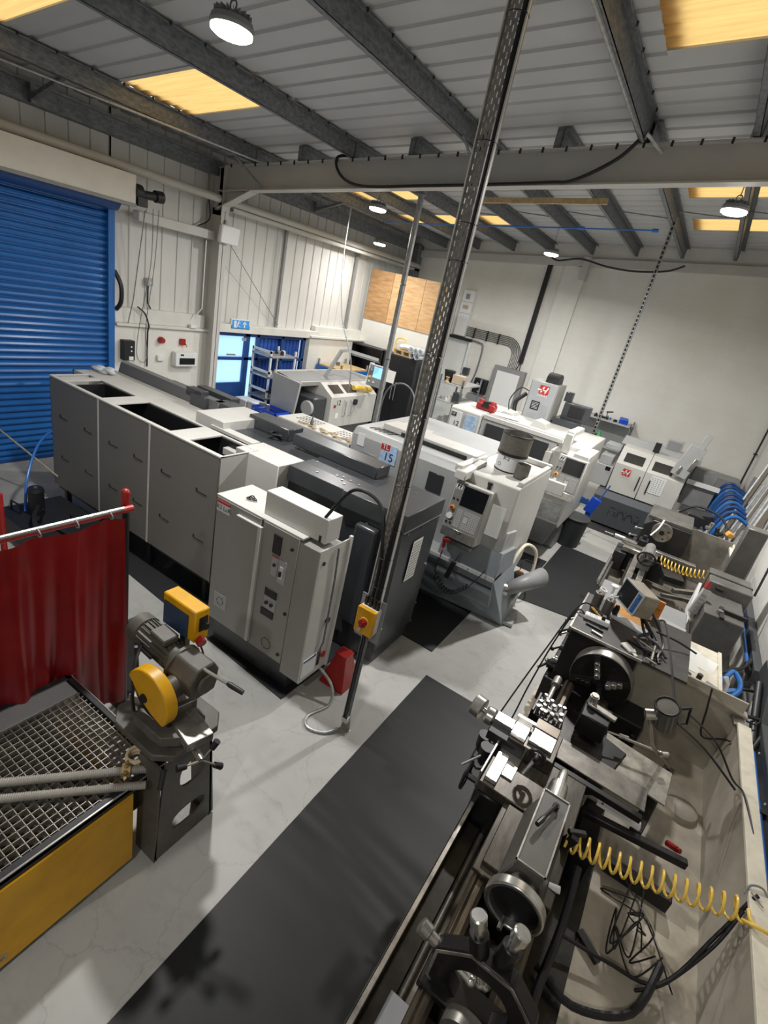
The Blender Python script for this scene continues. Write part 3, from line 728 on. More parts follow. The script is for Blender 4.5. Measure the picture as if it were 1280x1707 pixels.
build('conduit_hose', B().tube([(-2.05,3.3,.24),(-1.85,3.28,.14),(-1.78,3.18,.02),(-1.84,2.95,.015),(-1.76,2.85,.015),(-1.62,2.9,.015),(-1.55,3.0,.03)],.014,8,sm=6), GALVL, cab)
build('cable_gland', B().cyl((-2.13,3.08,1.64),(-2.13,3.08,1.70),.025,n=12), BLACK, cab)
# leg cone
b = B().rev((-1.92,3.52,.0),(-1.92,3.52,.36),[(0,.20),(.05,.20),(.9,.09),(1,.10)],4,True); tag(build('machine_support', b, REDP, bevel=.004), 'red tapered support block on the floor behind the electrical cabinet', 'support')

# rear cover with vents, at the back
b = B().box(-4.95,-3.64,5.50,6.05,.02,1.66); cvr = build('rear_conveyor', b, WHITE, bevel=.01); tag(cvr, 'long low white cover with two patches of vent holes behind the charcoal machine', 'cover')
b = B()
for cx in (-4.62,-3.92):
    for i in range(7):
        for j in range(4): b.box(cx+i*.055-.16,cx+i*.055-.13,5.72+j*.07,5.755+j*.07,1.66,1.662)
build('vent_holes', b, BLACK, cvr)
random.seed(3)
for k in range(14):
    x = -4.55+k*.068+random.uniform(-.02,.02); y = 5.56+random.uniform(-.03,.08)
    b = B().rbox((x,y,1.675+random.uniform(0,.008)),(random.uniform(.06,.13),.035,.012),(0,random.uniform(-8,8),random.uniform(0,180)))
    tag(build('wood_offcut', b, WOOD), 'pale wooden offcut lying on the vented white cover', 'offcut', 'wooden offcuts on the white cover')
tag(build('small_bottle', B().rev((-4.40,5.62,1.66),(-4.40,5.62,1.80),[(0,.025),(.6,.025),(.75,.012),(1,.012)],12), GALV), 'small metal bottle standing among the wooden offcuts','bottle')

# bar feeder
t = thing('bar_feeder','very long pale grey bar feeder cabinet with open bays on top, beside the blue shutter','machine',(-5.2,3.4,0))
X0,X1,Y0,Y1,ZT = -6.80,-3.67,3.35,3.86,1.79
b = B(); fr = .06
for (xa,xb) in ((X0,-5.77),(-5.745,-4.80),(-4.775,X1)): b.box(xa,xb,Y0,Y0+.012,.33,ZT-.01)
build('front_panel', b, FEEDG, t, bevel=.003)
b = B(); b.box(-5.77,-5.745,Y0-.004,Y0+.01,.33,ZT-.01).box(-4.80,-4.775,Y0-.004,Y0+.01,.33,ZT-.01)
build_split('panel_joint', b, WHITE, t)
b = B(); b.box(X0,X1,Y0-.002,Y0+.05,ZT-.012,ZT+.006); b.box(X0,X1,Y1-.03,Y1,ZT-.012,ZT+.006)
for xa,xb in ((X0,X0+.02),(-6.62,-6.5) ,(-5.75,-5.5),(-4.5,-4.2),(X1-.02,X1)): b.box(xa,xb,Y0,Y1,ZT-.012,ZT+.007)
build('top_frame', b, WHITE, t, bevel=.002)
build_split('end_panel', B().box(X1-.012,X1,Y0,Y1,.33,ZT).box(X0,X0+.012,Y0,Y1,.33,ZT), WHITE, t, bevel=.003)
build('back_panel', B().box(X0,X1,Y1-.01,Y1,.33,ZT), WHITE, t)
build('bay_liner', B().box(-6.42,X1-.014,Y1-.03,Y1-.012,1.25,1.76).box(-6.44,-6.42,Y0+.03,Y1-.03,1.25,1.76).box(X1-.03,X1-.014,Y0+.03,Y1-.03,1.25,1.76), BLACK, t)
build('bay_liner', B().box(X0+.02,-6.46,Y1-.03,Y1-.012,1.55,1.76).box(X0+.02,-6.46,Y0+.02,Y1-.03,1.54,1.56), WHITE, t)
build('tray_bottom', B().box(X0+.02,X1-.02,Y0+.02,Y1-.02,1.25,1.27).box(-6.5,-3.7,Y0+.014,Y0+.03,1.27,1.77), BLACK, t)
b = B()
for k in range(16): b.rbox((-6.3+k*.11 if k<8 else -5.3+(k-8)*.09,3.55,1.4),(.05,.02,.06),(20,0,30))
b.tube([(-4.9,3.5,1.35),(-4.7,3.6,1.5),(-4.5,3.55,1.35)],.02,6,sm=5)
build('feed_mechanism', b, MGREY, t)
build('blue_connector', B().cyl((-5.1,3.6,1.55),(-5.0,3.62,1.6),.02,n=8), BBLUE, t)
b = B()
for x in (-6.58,-6.04,-5.53,-5.05,-4.56,-3.98):
    for z in (1.32,.77):
        b.box(x-.012,x+.012,Y0-.002,Y0+.004,z-.012,z+.028)
build_split('panel_slot', b, BLACK, t)
b = B()
for x in (-6.58,-6.04,-5.53,-5.05,-4.56,-3.98):
    for z in (1.32,.77): b.box(x+.012,x+.16,Y0-.003,Y0+.001,z-.012,z-.002)
build_split('panel_slot_lip', b, BLKM, t)
b = B()
for x in (-6.6,-5.8,-4.8,-3.8):
    for y in (3.42,3.8): b.box(x-.03,x+.03,y-.03,y+.03,0,.33)
b.box(X0,X1,Y0+.06,Y1,.25,.33); build('underframe', b, BLKM, t)
build('bed_cover', B().box(-7.45,-4.86,3.98,4.55,1.66,1.70).box(-7.45,-4.86,3.98,4.02,.5,1.66).box(-7.45,-7.41,3.98,4.55,.5,1.7), WHITE, t, bevel=.004)
b = B().prism('x',[(4.55,1.66),(4.60,1.84),(4.72,1.84),(4.80,1.7),(4.80,.4),(4.55,.4)],-7.3,-5.15)
build('guide_trunk', b, mat('trunk grey',(.13,.13,.13),.4), t, bevel=.004)
b = B().box(-5.75,-5.45,4.55,4.68,1.84,1.90).box(-5.60,-5.30,4.50,4.56,1.68,1.86).box(-5.25,-4.9,4.6,4.85,1.72,1.84).box(-5.9,-5.2,4.85,5.0,1.72,1.86).box(-6.4,-4.3,4.80,4.86,1.5,1.80)
build_split('trunk_bracket', b, DGREY, t, bevel=.004)
# bubble wrap on the end
b = B()
for k in range(9): b.sph((-7.22+random.uniform(-.16,.16),4.35+random.uniform(-.12,.12),1.72+random.uniform(0,.04)),.07,(1.3,.8,.4),8)
tag(build('plastic_film', b, FILM), 'crumpled clear plastic film lying on the far end of the bar feeder','plastic film')
# cables left on top
def tangle(c, rr, n, r, m, label, cat='cable'):
    pts = [(c[0]+rr*random.uniform(.4,1)*math.cos(i*2.1), c[1]+rr*.7*random.uniform(.4,1)*math.sin(i*2.1), c[2]+r+random.uniform(0,.03)) for i in range(n)]
    return tag(build('coiled_cable', B().tube(pts, r, 6, sm=6), m), label, cat)
tangle((-3.98,4.42,1.80),.13,12,.007,BLACK,'tangled black cable lying on the charcoal machine roof')
tangle((-3.02,3.16,1.64),.07,9,.005,BLACK,'small black cable tangle on the electrical cabinet top')
tag(build('cable_gland', B().cyl((-2.95,3.34,1.64),(-2.95,3.34,1.67),.04,n=10).cyl((-2.95,3.34,1.67),(-2.95,3.34,1.70),.02,n=10), LABELW), 'small round white plug lying at the rear of the electrical cabinet top','plug')

# ================================================================= COOLANT TANK
t = thing('coolant_tank','low black coolant tank with an upright pump, between curtain and bar feeder','tank',(-5.9,2.8,0))
b = B().box(-6.45,-5.0,2.5,3.25,.04,.30); build('tank', b, BLKM, t, bevel=.01)
build('pump_motor', B().cyl((-6.10,2.79,.30),(-6.10,2.79,.60),.085,n=24).cyl((-6.10,2.79,.60),(-6.10,2.79,.64),.09,.075,n=24), BLACK, t)
build('motor_cap', B().cyl((-6.10,2.79,.64),(-6.10,2.79,.65),.02,n=12), STEEL, t)
for (x,y) in ((-6.33,2.62),(-5.66,2.95)):
    build('handle', B().tube([(x,y,.3),(x,y,.42),(x+.16,y+.02,.42),(x+.16,y+.02,.3)],.012,6), BLACK, t)
build('tank_hose', B().tube([(-5.98,2.75,.45),(-5.8,2.62,.42),(-5.6,2.55,.32)],.025,8,sm=5).tube([(-5.85,2.7,.3),(-5.8,2.72,.5)],.015,6), BLACK, t)
build('tank_lid', B().rbox((-5.45,2.9,.33),(.35,.3,.03),(0,-8,0)), BLKM, t, bevel=.004)
tag(build('air_hose', B().tube([(-6.18,2.70,.32),(-6.3,2.8,.7),(-6.6,3.1,1.0),(-6.9,3.5,1.05),(-7.1,3.9,.9)],.016,8,sm=8), PBLUE), 'blue air hose curving up from the black coolant tank','hose')
tag(build('steel_rod', B().cyl((-7.6,3.0,.95),(-6.7,3.35,.45),.012,n=8).sph((-7.6,3.0,.95),.03), STEEL), 'thin steel rod with ball end in front of the blue shutter','rod')

# ================================================================= WELDING CURTAIN
t = thing('welding_screen','red vinyl welding curtain hanging from a steel frame beside the grated table','screen',(-2.93,1.0,0))
b = B(); b.tube([(-3.0,1.93,0),(-3.0,1.93,1.95)],.022,12); b.tube([(-3.06,1.98,0),(-3.06,1.98,1.97)],.018,10); b.box(-3.2,-2.8,1.9,1.96,0,.03)
build('post', b, BLACK, t)
b = B().tube([(-2.94,-.3,1.905),(-2.94,1.88,1.905)],.016,10); build('top_rail', b, STEEL, t)
b = B().tube([(-2.95,.9,1.89),(-2.95,1.95,1.89)],.024,10).tube([(-3.0,1.93,1.86),(-3.0,1.93,1.99)],.03,10).sph((-3.0,1.93,1.99),.03); build('corner_fitting', b, REDP, t)
b = B(); ny = 120; nz = 26; V=[]
for j in range(nz+1):
    z = 1.86-1.66*j/nz; row=[]
    for i in range(ny+1):
        y = -.3+2.18*i/ny
        f = .25+.75*min(1,j/nz*1.4)
        x = -2.93+f*(.034*math.sin(y*17+.6*math.sin(j*.15))+.020*math.sin(y*37+1.3+j*.05)+.012*math.sin(y*6+j*.12))
        zz = z - (.03*abs(math.sin(y*7.2)) if j==0 else 0)
        row.append(b._v((x,y,zz)))
    V.append(row)
for j in range(nz):
    for i in range(ny): b.bm.faces.new((V[j][i],V[j][i+1],V[j+1][i+1],V[j+1][i]))
build('curtain', b, mat('glossy red vinyl',(.22,.005,.007),.3,var=.2,vscale=3), t)
for k in range(10):
    y = -.2+k*.22
    build('curtain_ring', B().ring((-2.935,y,1.885),(0,1,.25),.032,.004,14,5), GALVL, t)
tag(build('wall_board', B().box(-3.14,-3.11,2.0,2.12,0,.78), DGREY), 'narrow dark board standing on the floor behind the welding curtain post','board')
t = thing('welding_screen','second red framed screen corner at the left edge beyond the curtain','screen',(-5.36,2.1,0))
build('post', B().tube([(-5.36,2.12,0),(-5.36,2.12,1.0)],.03,10), REDP, t)
build('grey_panel', B().box(-5.9,-5.1,1.62,1.65,.0,.74), MGREY, t)

# ================================================================= GRATED WELDING TABLE
t = thing('welding_table','yellow sided welding table with steel grating top','table',(-2.4,.9,0))
TX0,TX1,TY0,TY1,TZ = -2.95,-1.87,-.6,1.49,.70
sp = build('side_panel', B().box(-1.89,-1.862,TY0,1.27,.05,.64).box(-2.9,-1.88,1.25,1.27,.05,.64), YEL, t, bevel=.004)
build('vent_ring', B().hollow((-1.862,.55,.13),(1,0,0),.025,.014,.006,20), STEEL, sp)
b = B(); b.box(TX1-.05,TX1+.0,TY0,TY1,.64,TZ); b.box(TX0,TX0+.05,TY0,TY1,.64,TZ); b.box(TX0,TX1,TY1-.04,TY1,.60,TZ); b.box(TX0+.1,TX1-.15,1.2,1.22,.3,.6)
build('frame', b, BLKM, t, bevel=.004)
build('edge_angle', B().box(TX1-.008,TX1,TY0,TY1,TZ-.03,TZ+.004).box(TX0,TX1,TY1-.006,TY1,TZ-.03,TZ+.004), STEEL, t)
build('filler_plate', B().box(-2.90,-2.72,TY0,1.46,.675,.70) if False else B().box(-2.93,-2.75,TY0,1.44,.672,.695), MGREY, t, bevel=.004)
b = B(); g = .045; zz0,zz1 = .655,.695
x = -2.74
while x < TX1-.05: b.box(x-.002,x+.002,TY0,TY1-.045,zz0,zz1); x += g
y = TY0
while y < TY1-.05: b.box(-2.75,TX1-.05,y-.002,y+.002,zz0,zz1); y += g
build('grating', b, mat('grating steel',(.36,.34,.30),.4,metal=.6,var=.3,vscale=12), t)
build('inner_tray', B().box(TX0+.05,TX1-.06,TY0,TY1-.05,.38,.39), mat('sooty tray',(.05,.045,.04),.7), t)
build('foot', B().cyl((-1.95,1.2,0),(-1.95,1.2,.05),.025,n=10).cyl((-2.85,1.2,0),(-2.85,1.2,.05),.025,n=10), STEEL, t)
def threaded(p0,p1,r,label,nut=False):
    p0=Vector(p0);p1=Vector(p1); L=(p1-p0).length; n=int(L/.011); prof=[]
    for k in range(n): prof += [(k/n, r*.86),((k+.5)/n, r)]
    prof.append((1,r*.86))
    o = build('threaded_bar', B().rev(p0,p1,prof,18), mat('threaded steel',(.50,.48,.44),.42,metal=.45,var=.15)); tag(o,label,'threaded bar')
    return o
tb = threaded((-2.72,.41,.725),(-1.86,1.415,.73),.026,'thick threaded steel bar across the grating with a brass nut on it')
d = (Vector((-1.86,1.415,.73))-Vector((-2.72,.41,.725))).normalized()
c0 = Vector((-1.86,1.415,.73))-d*.19
bb = B().cyl(c0,c0+d*.05,.045,n=8)
for k in range(8):
    a=2*PI*k/8; u=d.orthogonal().normalized(); v=d.cross(u); q=c0+d*.025+(u*math.cos(a)+v*math.sin(a))*.045; bb.rbox(q,(.02,.02,.02),(30*k,20*k,0))
tag(build('castle_nut', bb, mat('tarnished brass',(.45,.32,.14),.45,metal=.5,var=.3,vscale=20), bevel=.002),'brass castellated nut threaded on the upper steel bar','nut')
threaded((-2.66,.34,.722),(-1.81,1.31,.728),.024,'thick threaded steel bar nearest the yellow panel, without a nut')
bb = B()
for k in range(5): bb.ring((-2.00+.003*math.sin(k*2),1.375,.722+.012*k),(.12*math.sin(k*1.7),.12*math.cos(k*2.3),1),.052+.003*math.sin(k*2),.010,24,6)
tag(build('tape_roll', bb, mat('buff tape',(.75,.62,.40),.6)),'small roll of buff coloured strip on the corner of the grating','roll')
# ================================================================= SAW
t = thing('cold_saw','grey cold saw on a cast stand with round yellow blade guard, beside the grated table','saw',(-1.93,1.58,0))
def oval(cy,cz,ry,rz,n,off=0): return [(cy+ry*math.cos(2*PI*k/n+off)*(1 if abs(math.cos(2*PI*k/n+off))<.8 else .95), cz+rz*math.sin(2*PI*k/n+off)) for k in range(n)]
st = B()
def leg_plate(b, x0, x1):
    # two panels each with an oval hand hole
    for (z0,z1,cy,cz,ry,rz) in ((.02,.42,1.60,.24,.13,.075),(.42,.84,1.61,.62,.10,.10)):
        def yl(z): return 1.35+.06*z
        def yr(z): return 1.82-.10*z
        n = 24; poly=[]; hole=[]
        for k in range(n):
            a = 2*PI*k/n+PI/4
            c,s_ = math.cos(a), math.sin(a); m = max(abs(c),abs(s_)); u,v = c/m, s_/m
            z = (z0+z1)/2+v*(z1-z0)/2; ym = (yl(z)+yr(z))/2; poly.append((ym+u*(yr(z)-yl(z))/2, z))
            e = .35; hole.append((cy+ry*math.copysign(abs(c)**.7,c), cz+rz*math.copysign(abs(s_)**.7,s_)))
        b.plate_hole('x', poly, hole, x0, x1)
leg_plate(st,-1.775,-1.76)
st.prism('x',[(1.35,.02),(1.36,.84),(1.375,.84),(1.365,.02)],-1.95,-1.76)
st.prism('x',[(1.80,.02),(1.735,.84),(1.72,.84),(1.785,.02)],-1.95,-1.76)
st.box(-1.95,-1.76,1.35,1.37,.0,.03); st.box(-1.95,-1.76,1.78,1.80,.0,.03); st.box(-2.1,-1.78,1.45,1.70,.80,.86)
build('stand', st, SAWG, t)
b = B().prism('z',[(-2.30,1.44),(-2.20,1.36),(-1.84,1.36),(-1.74,1.44),(-1.74,1.76),(-1.82,1.84),(-2.2,1.84),(-2.30,1.74)],.85,.90)
build('coolant_tray', b, SAWG, t, bevel=.006)
build('turntable', B().cyl((-1.95,1.56,.90),(-1.95,1.56,1.0),.15,n=24).prism('z',[(-2.15,1.45),(-2.05,1.38),(-1.8,1.38),(-1.72,1.46),(-1.75,1.66),(-2.1,1.66)],.98,1.05), SAWG, t, bevel=.005)
vs_ = build('vise', B().rbox((-1.76,1.55,1.04),(.28,.16,.06),(0,0,-12)).rbox((-2.08,1.48,1.07),(.20,.05,.05),(0,0,20)).rbox((-1.9,1.58,1.06),(.04,.22,.07),(0,0,-12)), WORN, t, bevel=.005)
b = B().cyl((-1.64,1.50,.98),(-1.56,1.48,.98),.022,n=12); build('vise_screw', b, STEEL, t)
for a in (60,-40,170):
    dx,dz = .12*math.cos(R(a))*.35, .12*math.sin(R(a)); ey = .11*math.cos(R(a))
    b = B().cyl((-1.565,1.48,.98),(-1.55+dx,1.48+ey,.98+dz),.007,n=8); h = build('vise_handle', b, STEEL, t)
    build('ball_grip', B().cyl((-1.55+dx*.8,1.48+ey*.8,.98+dz*.8),(-1.55+dx*1.25,1.48+ey*1.25,.98+dz*1.25),.017,.021,n=12), BLACK, h)
build('lock_lever', B().tube([(-1.72,1.36,.88),(-1.68,1.31,.80)],.018,8), BLACK, t)
# head
b = B().rev((-2.47,1.68,1.32),(-2.02,1.68,1.28),[(0,.05),(.04,.095),(.22,.10),(.24,.085),(.92,.085),(.94,.10),(1,.10)],28)
mo = build('motor', b, SAWG, t)
b = B()
for k in range(20):
    a = 2*PI*k/20
    b.rbox((-2.22,1.68+.088*math.cos(a),1.30+.088*math.sin(a)),(.27,.012 if abs(math.cos(a))>.7 else .004,.004 if abs(math.cos(a))>.7 else .012),(0,5,0))
build('cooling_fins', b, SAWG, mo)
build('terminal_box', B().rbox((-2.17,1.66,1.41),(.14,.11,.05),(0,5,0)), SAWG, mo, bevel=.008)
build('flange', B().cyl((-2.03,1.68,1.28),(-2.005,1.68,1.278),.125,n=28), SAWG, t, bevel=.003)
build('gearbox', B().prism('x',[(1.60,1.17),(1.76,1.17),(1.78,1.32),(1.74,1.39),(1.62,1.39),(1.56,1.30)],-2.01,-1.80).cyl((-1.80,1.68,1.27),(-1.775,1.68,1.27),.07,n=20), SAWG, t, bevel=.012, seg=2)
build('gearbox_neck', B().cyl((-1.93,1.47,1.22),(-1.93,1.62,1.24),.07,n=20), SAWG, t)
# blade guard: sector with its own rim thickness
gd = []; ccx,ccz,rr = -1.96,1.22,.185
for k in range(19): a = R(-38+k*196/18); gd.append((ccx+rr*math.cos(a),ccz+rr*math.sin(a)))
gd.append((ccx-.06,ccz-.04)); gd.append((ccx+.04,ccz-.09))
gu = build('blade_guard', B().prism('y', gd, 1.40, 1.475), YEL, t, bevel=.008, seg=2)
build('guard_hub', B().cyl((ccx-.02,1.40,ccz-.005),(ccx-.02,1.39,ccz-.005),.028,n=16), BLACK, gu)
build('saw_blade', B().cyl((ccx,1.435,ccz-.0),(ccx,1.439,ccz-.0),.165,n=48), OILY, t)
lv = build('pull_lever', B().cyl((-1.82,1.66,1.38),(-1.60,1.70,1.36),.010,n=8), STEEL, t)
build('grip', B().rev((-1.64,1.695,1.363),(-1.53,1.715,1.352),[(0,.012),(.2,.017),(1,.015)],12), BLACK, lv)
build('return_frame', B().tube([(-2.36,1.62,.92),(-2.30,1.56,1.30)],.012,6).tube([(-2.10,1.52,1.36),(-2.36,1.6,1.26)],.01,6).tube([(-2.18,1.50,.92),(-2.32,1.60,1.1)],.012,6), BLACK, t)
build('guard_link', B().tube([(-2.3,1.60,1.30),(-2.16,1.46,1.32),(-2.06,1.38,1.2),(-2.05,1.385,1.08)],.011,6,sm=4), BLACK, t)
bx_ = build('control_box', B().box(-2.33,-2.02,1.76,1.87,1.38,1.61), YEL, t, bevel=.008)
build('control_face', B().box(-2.31,-2.08,1.752,1.76,1.39,1.56), mat('dull navy',(.03,.06,.12),.5,var=.3), bx_)
build('rotary_knob', B().box(-2.02,-2.012,1.79,1.85,1.46,1.56).cyl((-2.012,1.82,1.50),(-1.985,1.82,1.50),.022,n=14), BLACK, bx_)
build('stop_button', B().cyl((-2.02,1.8,1.40),(-1.98,1.79,1.39),.03,n=16), REDP, bx_)
build('box_post', B().box(-2.2,-2.15,1.80,1.84,.9,1.38), SAWG, t)
build('pedestal_cable', B().tube([(-2.02,1.8,1.38),(-2.0,1.84,1.2),(-2.05,1.8,1.05)],.006,6,sm=4).tube([(-2.3,1.78,.9),(-2.5,1.7,.5),(-2.55,1.6,.05)],.008,6,sm=4), BLACK, t)

# ================================================================= CONTROL PENDANT (shared shape)
def pendant(parent, loc, w=.45, h=.68, d=.20, rot=(-8,0,0)):
    M = Matrix.Translation(loc) @ Matrix.Rotation(R(rot[2]),4,'Z') @ Matrix.Rotation(R(rot[0]),4,'X')
    def nb(): q = B(); q.m = M; return q
    xd = M.to_3x3() @ Vector((1,0,0)); zd = M.to_3x3() @ Vector((0,0,1))
    def P(x,y,z): return tuple(M @ Vector((x,y,z)))
    p = build('control_pendant', nb().box(0,w,0,d,0,h), LABELW if False else WHITE, parent, bevel=.012, seg=2)
    build('stainless_face', nb().box(.01,w-.01,-.006,0,.01,h-.015), mat('pendant face',(.30,.295,.28),.38,metal=.3,var=.1), p, bevel=.002)
    build('screen', nb().box(w*.27,w*.93,-.010,-.006,h*.60,h*.95), SCREEN, p)
    kp = build('keypad', nb().box(w*.27,w*.93,-.009,-.006,h*.20,h*.56), MGREY, p)
    q = nb()
    for r_ in range(9):
        for c_ in range(12):
            if 4 <= c_ <= 6 and 3 <= r_ <= 6: continue
            if c_ in (3,): continue
            x = w*.28+c_*w*.0525; z = h*.215+r_*h*.037
            q.box(x,x+w*.04,-.0115,-.009,z,z+h*.024)
    q.box(w*.50,w*.62,-.0115,-.009,h*.33,h*.44)
    build('keys', q, mat('key grey',(.42,.42,.40),.5), kp)
    st_ = build('stop_collar', nb().cyl((w*.12,-.006,h*.52),(w*.12,-.022,h*.52),.03,n=20), YELH, p)
    build('stop_button', nb().cyl((w*.12,-.02,h*.52),(w*.12,-.045,h*.52),.019,n=16), REDP, p)
    build('jog_wheel', nb().cyl((w*.12,-.006,h*.37),(w*.12,-.028,h*.37),.036,n=24), LABELW, p)
    for (zz) in (.68,.25):
        for xx in (.08,.19): build('push_button', nb().cyl((w*xx,-.006,h*zz),(w*xx,-.018,h*zz),.012,n=12), BLACK, p)
    build('lower_plate', nb().box(.008,w-.008,-.014,-.004,.0,h*.17), STEEL, p, bevel=.003)
    q = nb(); q.tube([(w*.42,-.016,h*.145),(w*.5,-.018,h*.115),(w*.58,-.016,h*.145)],.006,6,sm=4); build('cup_slot', q, BLACK, p)
    # small H badge in black and white
    q = nb().box(w*.04,w*.22,-.009,-.006,h*.84,h*.96); bd = build('badge', q, LABELW, p)
    q = nb()
    for x0_ in (.07,.14): q.prism('y',[(w*x0_,h*.875),(w*(x0_+.03),h*.875),(w*(x0_+.055),h*.955),(w*(x0_+.025),h*.955)],-.011,-.009)
    q.prism('y',[(w*.06,h*.912),(w*.20,h*.912),(w*.205,h*.925),(w*.062,h*.925)],-.011,-.009)
    build('badge_letter', q, INK, bd)
    text('badge_word','HAAS',w*.07,P(w*.13,-.010,h*.855),xd,zd,INK,bd)
    return p

# ================================================================= WHITE TURNING CENTRE MARKED TL 15
t = thing('turning_centre','big white turning centre with TL 15 sticker and tilted pendant','machine',(-2.3,6.4,0))
build('enclosure', B().prism('x',[(5.66,.82),(5.58,1.15),(5.50,1.45),(5.49,1.84),(5.56,1.93),(7.3,1.95),(7.45,1.85),(7.45,.3),(5.8,.3)],-3.62,-1.98), PGREY, t, bevel=.03, seg=3)
build('enclosure_end', B().prism('x',[(5.60,.82),(5.45,1.35),(5.42,1.93),(5.46,1.95),(6.75,1.95),(6.80,1.85),(6.85,.6),(6.3,.2),(5.8,.2)],-1.98,-1.26), WHITE, t, bevel=.012, seg=2)
build('end_step', B().prism('x',[(5.40,.80),(5.42,1.15),(6.0,1.05),(6.2,.6),(5.9,.3),(5.6,.3)],-1.98,-1.20), BGREY, t, bevel=.01)
build('end_wedge', B().prism('x',[(5.42,1.10),(5.50,1.38),(5.9,1.3),(6.0,.9),(5.6,.85)],-1.62,-1.24), PGREY, t, bevel=.01)
build('top_rim', B().box(-1.98,-1.26,6.66,6.72,1.95,2.02).box(-1.32,-1.26,5.5,6.72,1.95,2.0).box(-2.02,-1.93,5.3,6.1,1.93,2.0), WHITE, t, bevel=.006)
build('front_shoulder', B().prism('x',[(5.22,1.86),(5.24,1.96),(5.85,2.0),(5.85,1.86)],-1.98,-1.84), WHITE, t, bevel=.01)
build('roof_lid', B().box(-3.35,-1.98,5.80,6.15,1.94,2.02).box(-3.30,-2.85,6.15,6.35,1.94,2.0), WHITE, t, bevel=.006)
build('lid_slot', B().box(-3.05,-2.1,5.775,5.80,1.945,1.985), BLKM, t)
b = B()
for k in range(5): b.rbox((-3.42+k*.07,5.72,1.94),(.012,.16,.006),(0,0,-25))
build('roof_vent', b, BLKM, t)
build('window', B().box(-2.40,-2.19,5.475,5.49,1.50,1.74), GLASSD, t, bevel=.02, seg=3)
lb = build('number_plate', B().box(-3.13,-2.89,5.483,5.489,1.62,1.86), LABELB, t)
build('plate_tab', B().box(-3.13,-3.0,5.480,5.484,1.78,1.86), REDL, lb)
text('plate_letters','TL',.085,(-3.065,5.479,1.82),(1,0,0),(0,0,1),LABELW,lb)
text('plate_number','15',.15,(-3.0,5.479,1.70),(1,0,0),(0,0,1),INKB,lb)
lb = build('small_plate', B().box(-2.82,-2.68,5.483,5.489,1.64,1.76), LABELB, t); text('plate_number','28',.085,(-2.75,5.479,1.70),(1,0,0),(0,0,1),INKB,lb)
build('paper_pocket', B().box(-3.51,-3.40,5.483,5.489,1.71,1.87), LABELW, t)
build('hand_recess', B().box(-3.42,-3.18,5.47,5.49,1.60,1.66), MGREY, t, bevel=.01)
build('front_ledge', B().box(-3.5,-1.20,5.38,5.68,.76,.82), PGREY, t, bevel=.01)
cp = build('chip_pan', B().rings([[(-3.4,5.42,.76),(-1.20,5.42,.76),(-1.20,6.2,.76),(-3.4,6.2,.76)],[(-3.4,5.62,.02),(-1.02,5.85,.02),(-1.02,6.3,.02),(-3.4,6.3,.02)]]), BGREY, t, bevel=.006)
build('pan_seam', B().box(-3.3,-1.2,5.40,5.424,.66,.675), BLKM, cp)
build('floor_plate', B().rbox((-1.03,6.12,.03),(.2,.42,.05),(0,0,8)), GALVL, t, bevel=.004)
pd = pendant(t, (-1.95,5.20,1.17), .45, .67, .24)
build('beacon', B().cyl((-1.60,5.42,1.82),(-1.60,5.42,1.87),.022,n=14).cyl((-1.60,5.42,1.87),(-1.60,5.42,1.90),.03,n=14), BLACK, t)
build('paper_holder', B().box(-1.46,-1.30,5.28,5.30,1.35,1.72), CLEAR, t)
hk = build('hook_rail', B().box(-1.93,-1.55,5.30,5.42,1.05,1.09), STEEL, t, bevel=.003)
tag(build('spray_gun', B().rbox((-1.87,5.24,1.06),(.03,.05,.14),(10,0,0)).rbox((-1.84,5.22,1.12),(.10,.03,.03),(0,-20,0)).cyl((-1.86,5.22,.97),(-1.86,5.22,.90),.012,n=8), REDP, bevel=.004), 'small red air blow gun hanging under the white pendant','air gun')
tag(build('brush', B().cyl((-1.64,5.25,1.03),(-1.67,5.22,.90),.008,n=8).rbox((-1.69,5.2,.78),(.06,.03,.24),(0,10,0)), BLACK, bevel=.006), 'black brush hanging below the white pendant','brush')
b = B(); pts = [(-1.86,5.22,.9),(-1.88,5.22,.66)]
for k in range(90):
    u = k/89; a = u*2*PI*13; cx = -1.86+.44*u; cz = .62-.17*math.sin(PI*min(1,u*1.0))+.07*u; rr_=.035
    pts.append((cx+rr_*.25*math.cos(a),5.22+rr_*math.cos(a),cz+rr_*math.sin(a)))
pts += [(-1.36,5.3,.8),(-1.33,5.36,.88)]
tag(build('coiled_hose', b.tube(pts,.006,6), BLACK), 'black coiled air hose hanging in a loop below the white pendant','hose')
t3 = thing('chip_chute','grey open ended swarf chute pipe pointing out from the white turning centre','chute',(-1.1,6.0,.3))
b = B().tube([(-1.42,5.86,.52),(-1.20,5.86,.50),(-1.12,5.90,.50)],.085,24); build('elbow', b, STEEL, t3)
b = B(); b.rings([[Vector((-1.14,5.88,.50))+Vector((math.cos(2*PI*k/28)*.06,-math.cos(2*PI*k/28)*.05,math.sin(2*PI*k/28)*.09)) for k in range(28)],[Vector((-.86,6.5,.58))+Vector((math.cos(2*PI*k/28)*.11,-math.cos(2*PI*k/28)*.06,math.sin(2*PI*k/28)*.13)) for k in range(28)]], cap=False); o=build('mouth', b, MGREY, t3); md=o.modifiers.new('s','SOLIDIFY'); md.thickness=.006
build('support_leg', B().tube([(-1.1,6.0,.44),(-1.22,5.85,.05)],.012,6).tube([(-1.0,6.2,.46),(-1.1,6.1,.05)],.012,6), STEEL, t3)
t3 = thing('coolant_pump','black upright coolant pump with an orange tip beside the swarf chute','pump',(-1.12,6.35,0))
build('body', B().cyl((-1.12,6.35,.3),(-1.12,6.35,.55),.075,n=24).cyl((-1.12,6.35,.55),(-1.12,6.35,.58),.08,.06,n=24), BLACK, t3)
